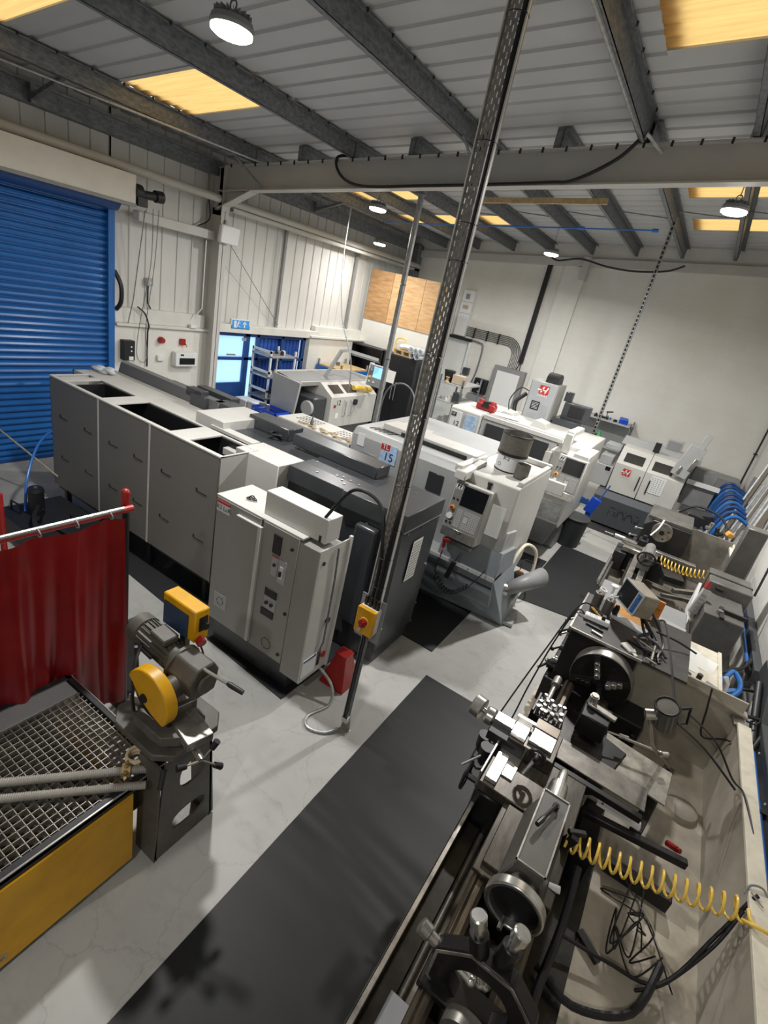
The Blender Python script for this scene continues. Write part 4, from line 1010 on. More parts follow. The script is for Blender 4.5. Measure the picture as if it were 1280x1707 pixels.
build('tip', B().rbox((-1.12,6.35,.60),(.04,.05,.04),(0,20,30)), mat('orange tip',(.8,.3,.04),.5), t3, bevel=.006)
build('tank', B().box(-1.3,-1.05,6.05,6.45,.05,.30), MGREY, t3, bevel=.01)
tag(build('coolant_hose', B().tube([(-1.22,6.05,.55),(-1.22,6.3,.85),(-1.18,6.55,.92),(-1.06,6.7,.78),(-1.02,6.6,.45),(-1.1,6.45,.38)],.022,8,sm=6), RAILC), 'cream coolant hose looping above the black pump','hose')
tag(build('pump_cable', B().tube([(-1.12,6.35,.58),(-1.15,6.45,.72),(-1.05,6.65,.66),(-.98,6.9,.4),(-1.2,7.3,.02)],.008,6,sm=6), BLACK), 'thin black cable trailing from the pump to the floor','cable')
# oil mist extractor on top
t3 = thing('mist_extractor','round oil mist extractor with mesh drum standing on the white turning centre','extractor',(-1.62,5.98,1.95))
cx,cy_ = -1.62,6.0
build('lower_drum', B().cyl((cx,cy_,1.955),(cx,cy_,2.16),.165,n=40), LABELW, t3)
build_split('black_band', B().cyl((cx,cy_,2.15),(cx,cy_,2.185),.185,n=40).cyl((cx,cy_,1.95),(cx,cy_,1.965),.170,n=40), BLACK, t3)
build('mesh_drum', B().hollow((cx,cy_,2.18),(0,0,1),.183,.17,.22,40), MESHM, t3)
build('drum_floor', B().cyl((cx,cy_,2.19),(cx,cy_,2.33),.165,n=32), MESHM, t3)
build('top_rim', B().ring((cx,cy_,2.40),(0,0,1),.180,.010,40,8), BLACK, t3)
text('drum_mark','X-2',.055,(cx-.01,cy_-.167,2.115),(1,0,0),(0,0,1),INK,t3)
b = B().ring((cx-.08,cy_-.148,2.03),(-.45,-1,0),.022,.002,20,4); build('drum_badge', b, INKB, t3)
tag(build('mesh_bin', B().hollow((-1.40,5.82,1.955),(0,0,1),.085,.080,.17,28).cyl((-1.40,5.82,1.955),(-1.40,5.82,1.96),.085,n=28), MESHM), 'small round mesh pot standing beside the mist extractor','pot')

# ================================================================= MACHINING CENTRE (far mill)
t = thing('machining_centre','white vertical machining centre with tall grey column and red square emblem','machine',(-2.3,9.2,0))
build('enclosure', B().prism('x',[(8.25,.74),(8.25,1.2),(8.58,1.45),(8.62,1.97),(8.72,2.0),(10.2,2.0),(10.2,.6),(8.5,.6)],-3.6,-1.17), WHITE, t, bevel=.015, seg=2)
build('lower_body', B().rings([[(-3.5,8.27,.74),(-1.18,8.27,.74),(-1.18,10.1,.74),(-3.5,10.1,.74)],[(-3.3,8.75,.12),(-1.35,8.75,.12),(-1.35,9.9,.12),(-3.3,9.9,.12)]]), MGREY, t, bevel=.01)
build('side_tank', B().box(-1.9,-1.22,9.0,10.2,.05,.4), MGREY, t)
wf = build('window_surround', B().box(-3.02,-1.66,8.57,8.60,1.46,1.95), PGREY, t, bevel=.05, seg=3)
for (a,c_) in ((-2.92,-2.36),(-2.30,-1.78)): build('window', B().box(a,c_,8.555,8.572,1.50,1.90), GLASSD, t, bevel=.04, seg=3)
build('door_rail', B().box(-3.0,-1.6,8.56,8.64,1.96,2.03).box(-3.0,-1.5,8.75,8.80,2.0,2.03), WHITE, t, bevel=.004)
build('front_right_panel', B().box(-1.66,-1.20,8.24,8.60,1.05,1.90), WHITE, t, bevel=.015)
build('switch_panel', B().box(-1.72,-1.62,8.20,8.24,1.15,1.85), WHITE, t)
b = B()
for k in range(7): b.cyl((-1.70,8.235,1.55+k*.055),(-1.70,8.225,1.55+k*.055),.013,n=8)
build_split('yellow_dots', b, YELH, t)
build('lamp_box', B().box(-1.62,-1.20,7.95,8.15,1.30,1.50), WHITE, t, bevel=.01)
build('front_screen', B().box(-1.55,-1.19,8.225,8.25,.78,1.08), GALVL, t, bevel=.005)
pd = pendant(t, (-1.47,7.98,1.26), .44, .66, .18)
build('pendant_arm', B().box(-1.50,-1.38,8.15,8.25,1.92,2.22).box(-1.50,-1.38,8.2,8.9,2.18,2.26), WHITE, t, bevel=.01)
build('side_shelf', B().box(-1.28,-1.04,8.1,8.9,1.84,1.98), WHITE, t, bevel=.01)
col_ = build('column', B().box(-2.74,-2.22,9.85,10.45,1.9,2.70), LGREY, t, bevel=.01)
build('column_face', B().box(-2.72,-2.24,9.835,9.85,1.85,2.69), BGREY if False else mat('column grey',(.36,.38,.40),.4), t, bevel=.006)
emblem(t,(-2.46,9.833,2.53),(1,0,0),(0,0,1),.22)
lb = build('plate', B().box(-2.62,-2.46,9.828,9.834,2.17,2.33), SCREEN, t)
b = B()
for k in range(5): b.box(-2.60,-2.48,9.825,9.828,2.31-k*.026-.01,2.31-k*.026-.004)
build('plate_print', b, LABELW, lb)
b = B()
for k in range(16): b.box(-2.66,-2.48,9.832,9.834,2.10-k*.018,2.11-k*.018)
for k in range(18): b.box(-2.44,-2.28,9.832,9.834,2.28-k*.02,2.29-k*.02)
build('text_lines', b, PGREY, t)
b = B().prism('x',[(9.95,2.70),(9.97,2.80),(10.03,2.86),(10.15,2.88),(10.26,2.84),(10.30,2.70)],-2.52,-2.28); build('motor_cowl', b, BLKM, t, bevel=.006)
build('cable_loop', B().tube([(-2.75,10.2,2.4),(-3.0,10.2,2.45),(-3.12,10.1,2.2),(-3.05,10.0,2.0)],.012,6,sm=5).tube([(-2.9,9.9,2.0),(-2.95,9.95,2.2),(-2.80,10.0,2.4)],.04,8,sm=4), BLACK, t)
build('power_unit', B().box(-2.18,-1.72,10.0,10.5,1.8,2.12).box(-2.1,-1.62,10.2,10.5,2.12,2.42).box(-2.16,-2.02,10.3,10.45,2.42,2.6), DGREY, t, bevel=.008)
build('unit_grille', B().box(-1.98,-1.7,10.19,10.2,2.18,2.38), BLKM, t)
build('roof_hood', B().prism('y',[(-2.32,1.99),(-2.02,1.99),(-2.05,2.10),(-2.24,2.13)],9.05,9.40), WHITE, t, bevel=.006)
build('roof_cap', B().prism('y',[(-3.0,1.99),(-2.72,1.99),(-2.76,2.06),(-2.93,2.07)],9.3,9.7), WHITE, t, bevel=.006)
tc_ = build('tool_cabinet', B().prism('x',[(8.50,1.0),(8.50,2.0),(8.56,2.03),(9.5,2.03),(9.5,1.0)],-3.62,-3.03), WHITE, t, bevel=.015, seg=2)
lb = build('notice_plate', B().box(-3.58,-3.38,8.485,8.50,1.60,1.95), LABELW, t)
build('plate_tab', B().box(-3.575,-3.48,8.480,8.486,1.86,1.93), INK, lb); text('plate_letters','VF',.06,(-3.53,8.479,1.895),(1,0,0),(0,0,1),LABELW,lb)
text('plate_number','12',.12,(-3.45,8.483,1.74),(1,0,0),(0,0,1),INK,lb)
lb = build('paper_sheet', B().box(-3.30,-3.08,8.485,8.50,1.55,1.95), LABELB, t)
b = B(); 
for k in range(7): b.cyl((-3.56+k*.045,8.44,1.45),(-3.56+k*.045,8.44,1.58-.015*(k%3)),.013,n=8)
b.box(-3.6,-3.15,8.40,8.50,1.42,1.45); b.box(-3.24,-3.19,8.42,8.47,1.45,1.56); build('tool_rack', b, BLKM, t)
t3 = thing('tool_carrier','red and black moulded tool case standing on top of the far milling machine','case',(-3.12,8.95,2.03))
build('case', B().rbox((-3.14,8.95,2.10),(.36,.16,.13),(0,0,0)), REDP, t3, bevel=.02)
for dx in (-.11,.11): build('knob', B().cyl((-3.14+dx,8.95,2.16),(-3.14+dx,8.95,2.21),.065,.05,n=14), REDP, t3)
build('centre', B().prism('y',[(-3.22,2.09),(-3.06,2.09),(-3.10,2.20),(-3.18,2.20)],8.86,9.0), BLACK, t3)
tag(build('clipboard', B().rbox((-2.80,9.1,2.02),(.5,.3,.015),(0,0,15)), LABELW), 'flat white sheet lying on the milling machine roof','sheet')

# ================================================================= SMALL LATHE BY FAR WALL
t = thing('turning_centre','small white lathe by the far wall with HAAS on its dark base','machine',(-.5,11.9,0))
X0,X1 = -.98,.36
build('door', B().prism('x',[(11.45,.80),(11.47,1.40),(11.75,1.72),(12.2,1.74),(12.2,.8)],X0+.03,-.36), WHITE, t, bevel=.008)
build('door', B().prism('x',[(11.45,.80),(11.47,1.40),(11.75,1.72),(12.2,1.74),(12.2,.8)],-.352,X1), WHITE, t, bevel=.008)
def slant(b,xa,xb,u0,u1,off):
    p0 = Vector((0,11.47,1.40)); p1 = Vector((0,11.75,1.72)); dd = p1-p0; nn = Vector((0,-dd.z,dd.y)).normalized()*off
    a = p0+dd*u0+nn; c = p0+dd*u1+nn
    b.quad([(xa,a.y,a.z),(xb,a.y,a.z),(xb,c.y,c.z),(xa,c.y,c.z)])
for (a,c_) in ((-.84,-.46),(-.28,.10)):
    b = B(); slant(b,a,c_,.18,.70,.006); build('window', b, GLASSD, t)
emblem(t,(-.69,11.445,1.24),(1,0,0),(0,0,1),.19)
for x in (-.42,-.22): build('door_handle', B().tube([(x,11.45,1.26),(x,11.41,1.24),(x,11.41,1.00),(x,11.45,.98)],.014,8), BLACK, t)
lb = build('chart', B().box(-.22,.06,11.44,11.447,1.02,1.38), LABELW, t)
b = B()
for i in range(8):
    for j in range(5): b.box(-.20+j*.05,-.20+j*.05+.022,11.437,11.44,1.05+i*.04,1.065+i*.04)
build('chart_print', b, MGREY, lb)
build('base', B().prism('x',[(11.42,.78),(11.30,.66),(11.42,.30),(11.42,.05),(12.3,.05),(12.3,.78)],-1.10,.36), BGREY if False else mat('slate base',(.07,.08,.09),.5), t, bevel=.006)
text('base_letters','HAAS',.26,(-.42,11.345,.50),(1,0,0),(0,.35,.94),BLKM,t,ext=.006)
build('splash_back', B().box(-1.05,.5,12.35,12.40,1.0,1.86).prism('x',[(12.05,1.72),(12.35,1.84),(12.38,1.84),(12.38,1.72)],-1.05,.5), PGREY, t)
build('headstock_end', B().box(-1.35,-.98,11.6,12.2,.8,1.25).box(-1.30,-1.05,11.65,12.1,1.25,1.45).box(-1.32,-1.0,11.9,12.3,1.55,1.66), PGREY, t, bevel=.01)
build('badge', B().box(-1.12,-1.02,11.59,11.6,1.15,1.23), SCREEN, t)
build('control_arm', B().rbox((.26,11.45,1.85),(.30,.16,.66),(0,12,0)).rbox((.38,11.5,2.25),(.12,.14,.34),(0,12,0)), PGREY, t, bevel=.01)
build('arm_roller', B().rbox((.36,11.36,1.82),(.07,.05,.26),(0,12,0)).rbox((.18,11.36,1.66),(.06,.05,.16),(0,12,0)), STEEL, t, bevel=.01)
build('monitor', B().rbox((-.08,12.35,1.93),(.32,.06,.26),(0,0,0)), PGREY, t, bevel=.008)
build('monitor_screen', B().box(-.21,.05,12.31,12.32,1.84,2.02), MGREY, t)
build('black_box', B().box(-.42,-.30,12.0,12.1,1.74,1.94), BLACK, t, bevel=.006)
build('tail_unit', B().box(.4,.95,12.0,12.6,.9,1.35).box(.45,.9,12.3,12.6,1.35,1.65), MGREY, t, bevel=.01)
build('tail_cover', B().box(.40,1.0,11.9,12.0,1.36,1.44), LABELW, t)
tag(build('bottle', B().rev((-1.77,13.76,1.25),(-1.77,13.76,1.60),[(0,.055),(.65,.055),(.82,.02),(1,.022)],14), GREEN), 'bright green bottle at the rear bench by the slotted strut','bottle')
# ================================================================= LEFT WALL FITTINGS
t = thing('exit_sign','blue and white running man exit sign with upward arrow above the blue entrance','sign',(-8.34,7.8,2.28))
build('box', B().box(-8.36,-8.30,7.55,8.05,2.28,2.47), LABELW, t, bevel=.004)
build('panel', B().box(-8.30,-8.296,7.57,8.03,2.295,2.455), EXITM, t)
b = B(); X = -8.294
def q2(b, pts): b.quad([(X,y,z) for y,z in pts])
q2(b,[(7.885,2.31),(7.915,2.31),(7.915,2.39),(7.885,2.39)]); b.bm.faces.new([b._v((X,y,z)) for y,z in ((7.84,2.38),(7.96,2.38),(7.90,2.44))])
build('arrow', b, LABELW, t)
b = B(); q2(b,[(7.62,2.31),(7.68,2.31),(7.68,2.44),(7.62,2.44)])
for pts in ([(7.70,2.38),(7.74,2.36),(7.75,2.42),(7.72,2.43)],[(7.72,2.36),(7.74,2.355),(7.79,2.33),(7.78,2.315)],[(7.70,2.37),(7.72,2.36),(7.70,2.31),(7.685,2.315)],[(7.74,2.41),(7.75,2.40),(7.79,2.39),(7.79,2.40)]): q2(b,pts)
b.cyl((X,7.755,2.44),(X+.001,7.755,2.44),.012,n=10)
build('running_figure', b, LABELW, t)
def wallbox(name,label,cat,y0,y1,z0,z1,m,d=.1,x=-8.42,grp=None):
    return tag(build(name, B().box(x,x+d,y0,y1,z0,z1), m, bevel=.008), label, cat, grp)
t = thing('shutter_controller','black wall box with white buttons beside the blue shutter guide','control box',(-8.36,5.39,1.68))
build('case', B().box(-8.42,-8.30,5.29,5.49,1.62,1.95), BLACK, t, bevel=.006)
for z in (1.85,1.78): build('button', B().cyl((-8.30,5.42,z),(-8.29,5.42,z),.014,n=10), LABELW, t)
build('label_plate', B().box(-8.30,-8.297,5.38,5.46,1.63,1.69), LABELW, t)
tag(build('fire_sounder', B().rev((-8.42,6.05,1.97),(-8.33,6.05,1.97),[(0,.055),(.5,.06),(1,.045)],20), REDP), 'round red fire alarm sounder on the white wall','alarm')
t = thing('call_point','square red fire alarm call point with dangling key on the white wall','alarm',(-8.42,6.50,1.92))
build('case', B().box(-8.42,-8.37,6.45,6.56,1.90,2.01), REDP, t, bevel=.005); build('key', B().tube([(-8.36,6.55,1.93),(-8.35,6.57,1.87)],.006,6), BLACK, t)
t = thing('distribution_board','white consumer unit with dark window below the red alarm call point','electrical box',(-8.42,6.55,1.5))
build('case', B().box(-8.42,-8.29,6.30,6.78,1.52,1.78), LABELW, t, bevel=.01); build('window', B().box(-8.29,-8.285,6.38,6.72,1.56,1.68), SCREEN, t); build('brand_strip', B().box(-8.29,-8.286,6.40,6.47,1.72,1.75), INK, t)
wallbox('notice','small framed notice on the wall beside the steel column','notice',7.12,7.22,1.78,1.98,PAPER,.01)
t = thing('alarm_keypad','small white alarm keypad beside the blue entrance door','keypad',(-8.42,7.22,1.5)); build('case', B().box(-8.42,-8.38,7.16,7.28,1.50,1.64), LABELW, t, bevel=.004); build('display', B().box(-8.38,-8.377,7.18,7.26,1.58,1.62), SCREEN, t)
wallbox('switch_plate','tiny grey switch plate left of the alarm keypad','switch',7.10,7.13,1.55,1.62,MGREY,.02)
wallbox('timber_block','small brown wooden block below the alarm keypad','block',7.14,7.24,1.28,1.38,WOOD,.05)
wallbox('power_socket','white socket with black plug low beside the dark conduit','socket',5.98,6.12,1.60,1.70,LABELW,.05)
wallbox('junction_box','small white junction box sitting on the wall ledge','box',6.62,6.76,2.22,2.29,LABELW,.07,x=-8.40)
t = thing('wall_switch','grey isolator on the cladding with conduit dropping from it','switch',(-8.55,5.85,2.8)); build('case', B().box(-8.55,-8.47,5.80,5.92,2.84,2.96), PGREY, t, bevel=.006); build('button', B().cyl((-8.47,5.87,2.89),(-8.46,5.87,2.89),.02,n=10), LABELW, t)
tag(build('conduit', B().tube([(-8.53,5.86,2.84),(-8.53,5.86,2.56),(-8.5,5.90,2.47)],.012,6), BLACK), 'short black conduit below the grey isolator on the cladding','conduit')
tag(build('conduit', B().tube([(-8.36,5.56,2.5),(-8.36,5.70,2.40),(-8.33,5.76,2.2),(-8.39,5.78,2.1),(-8.39,5.78,1.5)],.013,6,sm=3), BLACK), 'black conduit running down the white wall under the ledge','conduit')
t = thing('floodlight','white rectangular lamp box on a swivel bracket on the steel column','light',(-8.1,7.1,3.9)); build('case', B().rbox((-8.08,7.12,3.92),(.10,.42,.30),(0,8,0)), LABELW, t, bevel=.02); build('bracket', B().tube([(-8.15,7.07,4.0),(-8.12,7.07,4.14)],.02,8), PGREY, t)
tag(build('stay_wire', B().tube([(-8.15,7.2,3.8),(-8.42,9.0,2.42)],.007,5), GALV), 'thin diagonal stay wire across the corrugated left wall','wire')
tag(build('pipe_cable', B().tube([(-8.40,6.9,4.4),(-8.38,6.92,4.1),(-8.40,6.7,3.95)],.012,6,sm=4), BLACK), 'short black cable curling beside the steel column','cable')
tag(build('conduit', B().tube([(-8.28,6.80,3.75),(-8.28,6.80,2.6),(-8.35,6.7,2.42)],.010,6), LABELW), 'thin white conduit with clips left of the steel column','conduit')
tag(build('bent_pipe', B().tube([(-8.45,5.21,3.0),(-8.35,5.26,2.8),(-8.35,5.26,2.55),(-8.42,5.22,2.42)],.035,8,sm=4), BLACK), 'bent black pipe beside the blue shutter guide','pipe')

# ================================================================= OLD LATHE MARKED 12 (front faces the aisle)
t = thing('turning_centre','old white lathe marked 12 facing the aisle, before the black cupboards','machine',(-6.9,9.3,0))
build('end_panel', B().prism('y',[(-7.50,.35),(-6.90,.35),(-6.74,1.58),(-7.50,1.62)],8.05,8.10), PGREY, t, bevel=.006)
build('cabin', B().prism('y',[(-7.2,.68),(-6.40,.68),(-6.40,1.35),(-6.76,1.58),(-6.84,1.58),(-6.9,1.45),(-7.2,1.45)],8.72,10.45), WHITE, t, bevel=.008)
build('splash_tray', B().box(-7.52,-7.46,8.08,10.8,1.0,1.66).prism('y',[(-7.46,1.50),(-6.80,1.50),(-6.76,1.60),(-6.80,1.60),(-6.83,1.53),(-7.46,1.53)],8.1,10.6).box(-7.5,-6.8,10.55,10.6,1.5,1.66), WHITE, t, bevel=.005)
build('tray_lining', B().quad([(-7.455,8.12,1.64),(-6.82,8.12,1.56),(-6.82,10.55,1.56),(-7.455,10.55,1.64)]), MGREY, t)
build('headstock', B().box(-7.3,-6.50,8.25,8.70,.55,1.32), DGREY, t, bevel=.03, seg=2)
build('chuck_cover', B().cyl((-6.62,8.26,1.10),(-6.62,8.18,1.10),.15,n=24), PGREY, t, bevel=.01)
build('yellow_tag', B().box(-6.78,-6.60,8.17,8.19,.78,.92), YELH, t)
def sl(b, y0,y1,u0,u1,off=.006):
    p0=Vector((-6.40,0,1.35)); p1=Vector((-6.76,0,1.58)); d_=p1-p0; n_=Vector((-d_.z,0,d_.x)).normalized(); n_ = n_ if n_.z>0 else -n_
    a=p0+d_*u0+n_*off; c_=p0+d_*u1+n_*off
    b.quad([(a.x,y0,a.z),(a.x,y1,a.z),(c_.x,y1,c_.z),(c_.x,y0,c_.z)])
for (a,c_) in ((8.86,9.22),(9.34,9.72)):
    b=B(); sl(b,a,c_,.22,.80); build('window', b, GLASSD, t)
for y in (9.20,9.42): build('door_handle', B().tube([(-6.40,y,1.27),(-6.35,y,1.25),(-6.35,y,.93),(-6.40,y,.91)],.014,8), GALVL, t)
build('base', B().prism('y',[(-7.3,.12),(-6.62,.12),(-6.45,.68),(-7.3,.68)],8.4,10.4), DGREY, t)
text('door_number','12',.16,(-6.397,8.98,1.22),(0,1,0),(0,0,1),INK,t)
build('red_mark', B().box(-6.40,-6.396,8.82,8.90,1.12,1.18), REDP, t); build('door_label', B().box(-6.40,-6.396,8.92,9.02,.88,1.0), PAPER, t)
build('latch', B().box(-6.40,-6.34,9.52,9.62,1.16,1.28), BLACK, t, bevel=.006)
build('pendant_arm', B().tube([(-7.15,9.35,1.6),(-6.90,9.45,2.22),(-6.76,9.5,2.26),(-6.1,9.75,2.22)],.045,4), PGREY, t)
M_ = Matrix.Translation((-6.42,9.9,1.60)) @ Matrix.Rotation(R(-5),4,'X'); b=B(); b.m=M_; b.box(0,.44,0,.16,0,.48); pn=build('control_pendant', b, MGREY, t, bevel=.01)
b=B(); b.m=M_; b.box(.14,.40,-.006,0,.20,.44); build('screen', b, LITSCR, pn)
b=B(); b.m=M_; b.box(0,.02,-.01,.16,0,.5).box(0,.44,-.01,.0,.46,.49); build('edge_trim', b, LABELW, pn)
b=B(); b.m=M_; b.cyl((.08,0,.2),(.08,-.03,.2),.028,n=14); build('stop_button', b, YELH, pn)
for (x,z) in ((.08,.36),(.08,.1),(.2,.1)):
    b=B(); b.m=M_; b.cyl((x,0,z),(x,-.02,z),.022,n=12); build('dial', b, LABELW, pn)
build('paper_sheet', B().rbox((-5.84,9.92,1.93),(.26,.01,.26),(-5,0,0)), PAPER, pn)
b = B().tube([(-6.52,9.62,1.50),(-6.50,9.8,1.50),(-6.46,9.98,1.48),(-6.43,10.2,1.46)],.055,8,sm=4)
tag(build('yellow_glove', b, YELH), 'crumpled yellow glove bundle lying on the slanted lathe cover','glove')

# ================================================================= SHELVING, CRATES, BENCHES (left rear)
def shelf_unit(name,label,cat,x0,x1,y0,y1,levels,top,m,m2,grp=None,w=.035):
    t = thing(name,label,cat,((x0+x1)/2,(y0+y1)/2,0),grp)
    for x in (x0,x1-w):
        for y in (y0,y1-w): build('upright', B().box(x,x+w,y,y+w,0,top), m, t)
    for z in levels: build('shelf', B().box(x0,x1,y0,y1,z-.04,z), m2, t, bevel=.003)
    return t
def clutter(x0,x1,y0,y1,z,n,labelf,seed,hs=(.04,.14),ms=None,grp=None,name='turned_part',cat='workpiece'):
    random.seed(seed); ms = ms or [STEEL,BLACK,MGREY,LABELW]
    for k in range(n):
        x=random.uniform(x0,x1); y=random.uniform(y0,y1); h=random.uniform(*hs); r_=random.uniform(.02,.045); m=random.choice(ms)
        b=B()
        if random.random()<.5: b.rev((x,y,z),(x,y,z+h),[(0,r_),(.55,r_),(.7,r_*.6),(1,r_*.55)],12)
        else: b.rbox((x,y,z+h/2),(r_*2.6,r_*1.8,h),(0,0,random.uniform(0,90))); b.rbox((x,y,z+h+.006),(r_*1.6,r_*1.2,.012),(0,0,20))
        tag(build(name,b,m,bevel=.003),labelf,cat,grp)
t = shelf_unit('shelf_trolley','white open shelf trolley standing in front of the blue glazed entrance','trolley',-8.36,-7.80,8.25,9.05,(.45,.95,1.42,1.86),1.97,LABELW,GALVL)
for z in (.6,1.1,1.5,1.93): build('end_rail', B().box(-8.36,-7.8,8.25,8.28,z-.02,z+.03), LABELW, t)
clutter(-8.25,-7.9,8.4,8.95,1.86,7,'small turned part on the top shelf of the white trolley',11,(.03,.09),grp='parts on the trolley top shelf')
clutter(-8.25,-7.9,8.4,8.95,1.42,7,'small turned part on the middle shelf of the white trolley',12,(.03,.09),grp='parts on the trolley middle shelf')
clutter(-8.25,-7.9,8.4,8.95,.95,7,'small turned part on the lower shelf of the white trolley',13,(.03,.09),grp='parts on the trolley lower shelf')
tag(build('blue_cloth', B().rbox((-8.0,8.8,1.46),(.2,.14,.05),(5,0,20)), PBLUE, bevel=.02, seg=2), 'folded blue cloth on the middle shelf of the white trolley','cloth')
for i,(x,y) in enumerate(((-8.1,7.95),(-7.78,7.98))):
    t = thing('storage_bin', ['white lidded storage bin left in front of the entrance','white lidded storage bin right in front of the entrance'][i],'bin',(x,y,0))
    build('body', B().box(x-.15,x+.15,y-.14,y+.14,.55,.85).box(x-.15,x+.15,y-.14,y+.14,.0,.5), CREAM, t, bevel=.01); build('lid', B().box(x-.165,x+.165,y-.155,y+.155,.85,.90), LABELW, t, bevel=.01)
t = thing('crate','bright blue slatted plastic crate behind the charcoal machine','crate',(-7.15,7.75,0))
b = B()
for (xa,xb,ya,yb) in ((-7.5,-6.85,7.55,7.57),(-7.5,-6.85,7.98,8.0),(-7.5,-7.48,7.55,8.0),(-6.87,-6.85,7.55,8.0)):
    for z in (.66,.74,.82,.90): b.box(xa,xb,ya,yb,z,z+.05)
b.box(-7.5,-6.85,7.55,8.0,.62,.66)
for x in (-7.49,-7.28,-7.07,-6.88): b.box(x-.012,x+.012,7.545,7.56,.62,.95)
build('basket', b, BBLUE, t); build('crate_stand', B().box(-7.45,-6.9,7.6,7.95,0,.62), DGREY, t)
tag(build('clamp_fixture', B().rbox((-7.25,7.75,.72),(.2,.16,.1),(0,0,20)).cyl((-7.25,7.75,.77),(-7.25,7.75,.98),.04,n=12).rbox((-7.3,7.7,1.0),(.22,.05,.05),(0,0,30)), STEEL, bevel=.004), 'steel clamp fixture sitting in the blue crate','fixture')
t = thing('bench_rack','blue and wood topped rack against the left rear wall','rack',(-8.0,11.0,0))
build('top', B().box(-8.25,-7.5,10.4,11.6,1.60,1.63), WOOD, t); build('beam', B().box(-8.26,-8.2,10.38,11.6,1.5,1.6).box(-8.26,-7.5,10.36,10.40,1.50,1.60).box(-7.52,-7.48,10.4,11.6,1.5,1.6), PBLUE, t)
for (x,y) in ((-8.24,10.42),(-7.52,10.42),(-8.24,11.55),(-7.52,11.55)): build('upright', B().box(x-.02,x+.02,y-.02,y+.02,0,1.75), MGREY, t)
build('grey_unit', B().box(-8.2,-7.75,10.3,10.36,.9,1.4), MGREY, t, bevel=.005)
tag(build('pipe_fitting', B().cyl((-8.0,10.9,1.63),(-8.0,10.9,1.72),.05,n=12), GALV), 'short round fitting on the wood topped rack','fitting')
t = thing('open_cabinet','black open shelved cabinet in the far left corner','cabinet',(-7.85,12.0,0))
build('carcass', B().box(-8.32,-7.30,12.18,12.24,0,2.19).box(-8.32,-8.29,11.8,12.2,0,2.19).box(-7.33,-7.30,11.8,12.2,0,2.19).box(-8.32,-7.3,11.8,12.2,2.16,2.19), BLACK, t)
for (z) in (.6,1.1,1.5,1.85): build('shelf', B().box(-8.29,-7.33,11.82,12.18,z,z+.02), MGREY, t)
t = thing('cupboard','tall black two door cupboard under the plywood, with a cylinder stack on top','cabinet',(-6.74,12.0,0))
build('carcass', B().box(-7.26,-6.24,11.82,12.24,0,2.19), mat('black cupboard',(.03,.033,.037),.5), t, bevel=.004)
build('door', B().box(-7.25,-6.755,11.80,11.82,.05,2.17), BLACK, t, bevel=.003); build('door', B().box(-6.745,-6.25,11.80,11.82,.05,2.17), BLACK, t, bevel=.003)
for x in (-6.80,-6.70): build('handle', B().tube([(x,11.79,1.05),(x,11.765,1.07),(x,11.765,1.5),(x,11.79,1.52)],.010,6), GALVL, t)
t = thing('pallet','wooden pallet frame lying on top of the black cupboard','pallet',(-6.75,12.0,2.19))
build('boards', B().box(-7.0,-6.45,11.85,12.15,2.19,2.22).box(-7.0,-6.5,11.85,12.15,2.30,2.33), WOOD, t)
for x in (-6.98,-6.75,-6.5): build('block', B().box(x-.03,x+.03,11.86,12.14,2.22,2.30), WOOD, t)
for k,(x,z) in enumerate(((-6.42,2.27),(-6.27,2.27),(-6.34,2.40),(-6.20,2.41),(-6.48,2.41))):
    tag(build('clear_tube', B().hollow((x,11.75,z),(0,1,0),.07,.062,.42,20), FILM), 'clear plastic tube end on at the cupboard top','tube','clear tubes stacked on the cupboard')
b = B(); random.seed(9)
for k in range(7): b.sph((-6.85+k*.09,11.98,2.40+.02*math.sin(k)),.08,(1.2,1.2,.9),8)
tag(build('white_bag', b, LABELW), 'crumpled white sack on top of the pallet on the cupboard','sack')
tag(build('yellow_strap', B().tube([(-7.08,12.0,2.2),(-7.1,12.0,2.5),(-6.98,12.0,2.6),(-6.8,12.0,2.56),(-6.9,12.0,2.4)],.02,6,sm=4), YELH), 'loop of yellow strapping beside the sack','strap')
tag(build('cable_loop', B().tube([(-4.9,8.35,0.9),(-4.97,8.35,1.5),(-4.9,8.35,1.95),(-4.62,8.35,2.14),(-4.35,8.35,2.02),(-4.22,8.35,1.6),(-4.24,8.35,1.2),(-4.3,8.4,.05)],.016,8,sm=5), GALV), 'big grey hose loop in front of the black cupboard','hose')
t = shelf_unit('shelf_rack','metal shelf rack with machined parts right of the black cupboard','rack',-6.15,-5.75,11.9,12.25,(.5,1.0,1.45,1.9),2.15,GALV,PGREY)
clutter(-6.1,-5.8,11.98,12.2,1.9,4,'small pale part on the top shelf beside the cupboard',21,grp='parts on the rack beside the cupboard')
clutter(-6.1,-5.8,11.98,12.2,1.45,4,'small pale part on the second shelf beside the cupboard',22,grp='parts on the second rack shelf')
t = shelf_unit('shelf_rack','metal shelf rack behind the cable post with rows of small parts','rack',-5.36,-4.72,11.45,12.6,(.55,1.0,1.52,1.95),2.1,GALV,PGREY)
clutter(-5.3,-4.8,11.5,11.7,1.52,9,'small white part in the row on the rack middle shelf',23,(.08,.14),[LABELW,CREAM,STEEL],grp='row of parts on the rack middle shelf')
clutter(-5.3,-4.8,11.5,11.7,1.0,7,'metal part on the rack lower shelf',24,(.08,.16),[STEEL,MGREY,GALV],grp='parts on the rack lower shelf')
tag(build('black_bucket', B().rev((-5.2,11.6,1.95),(-5.2,11.6,2.22),[(0,.09),(1,.14)],18), BLACK), 'black tapered bucket on top of the metal rack','bucket')
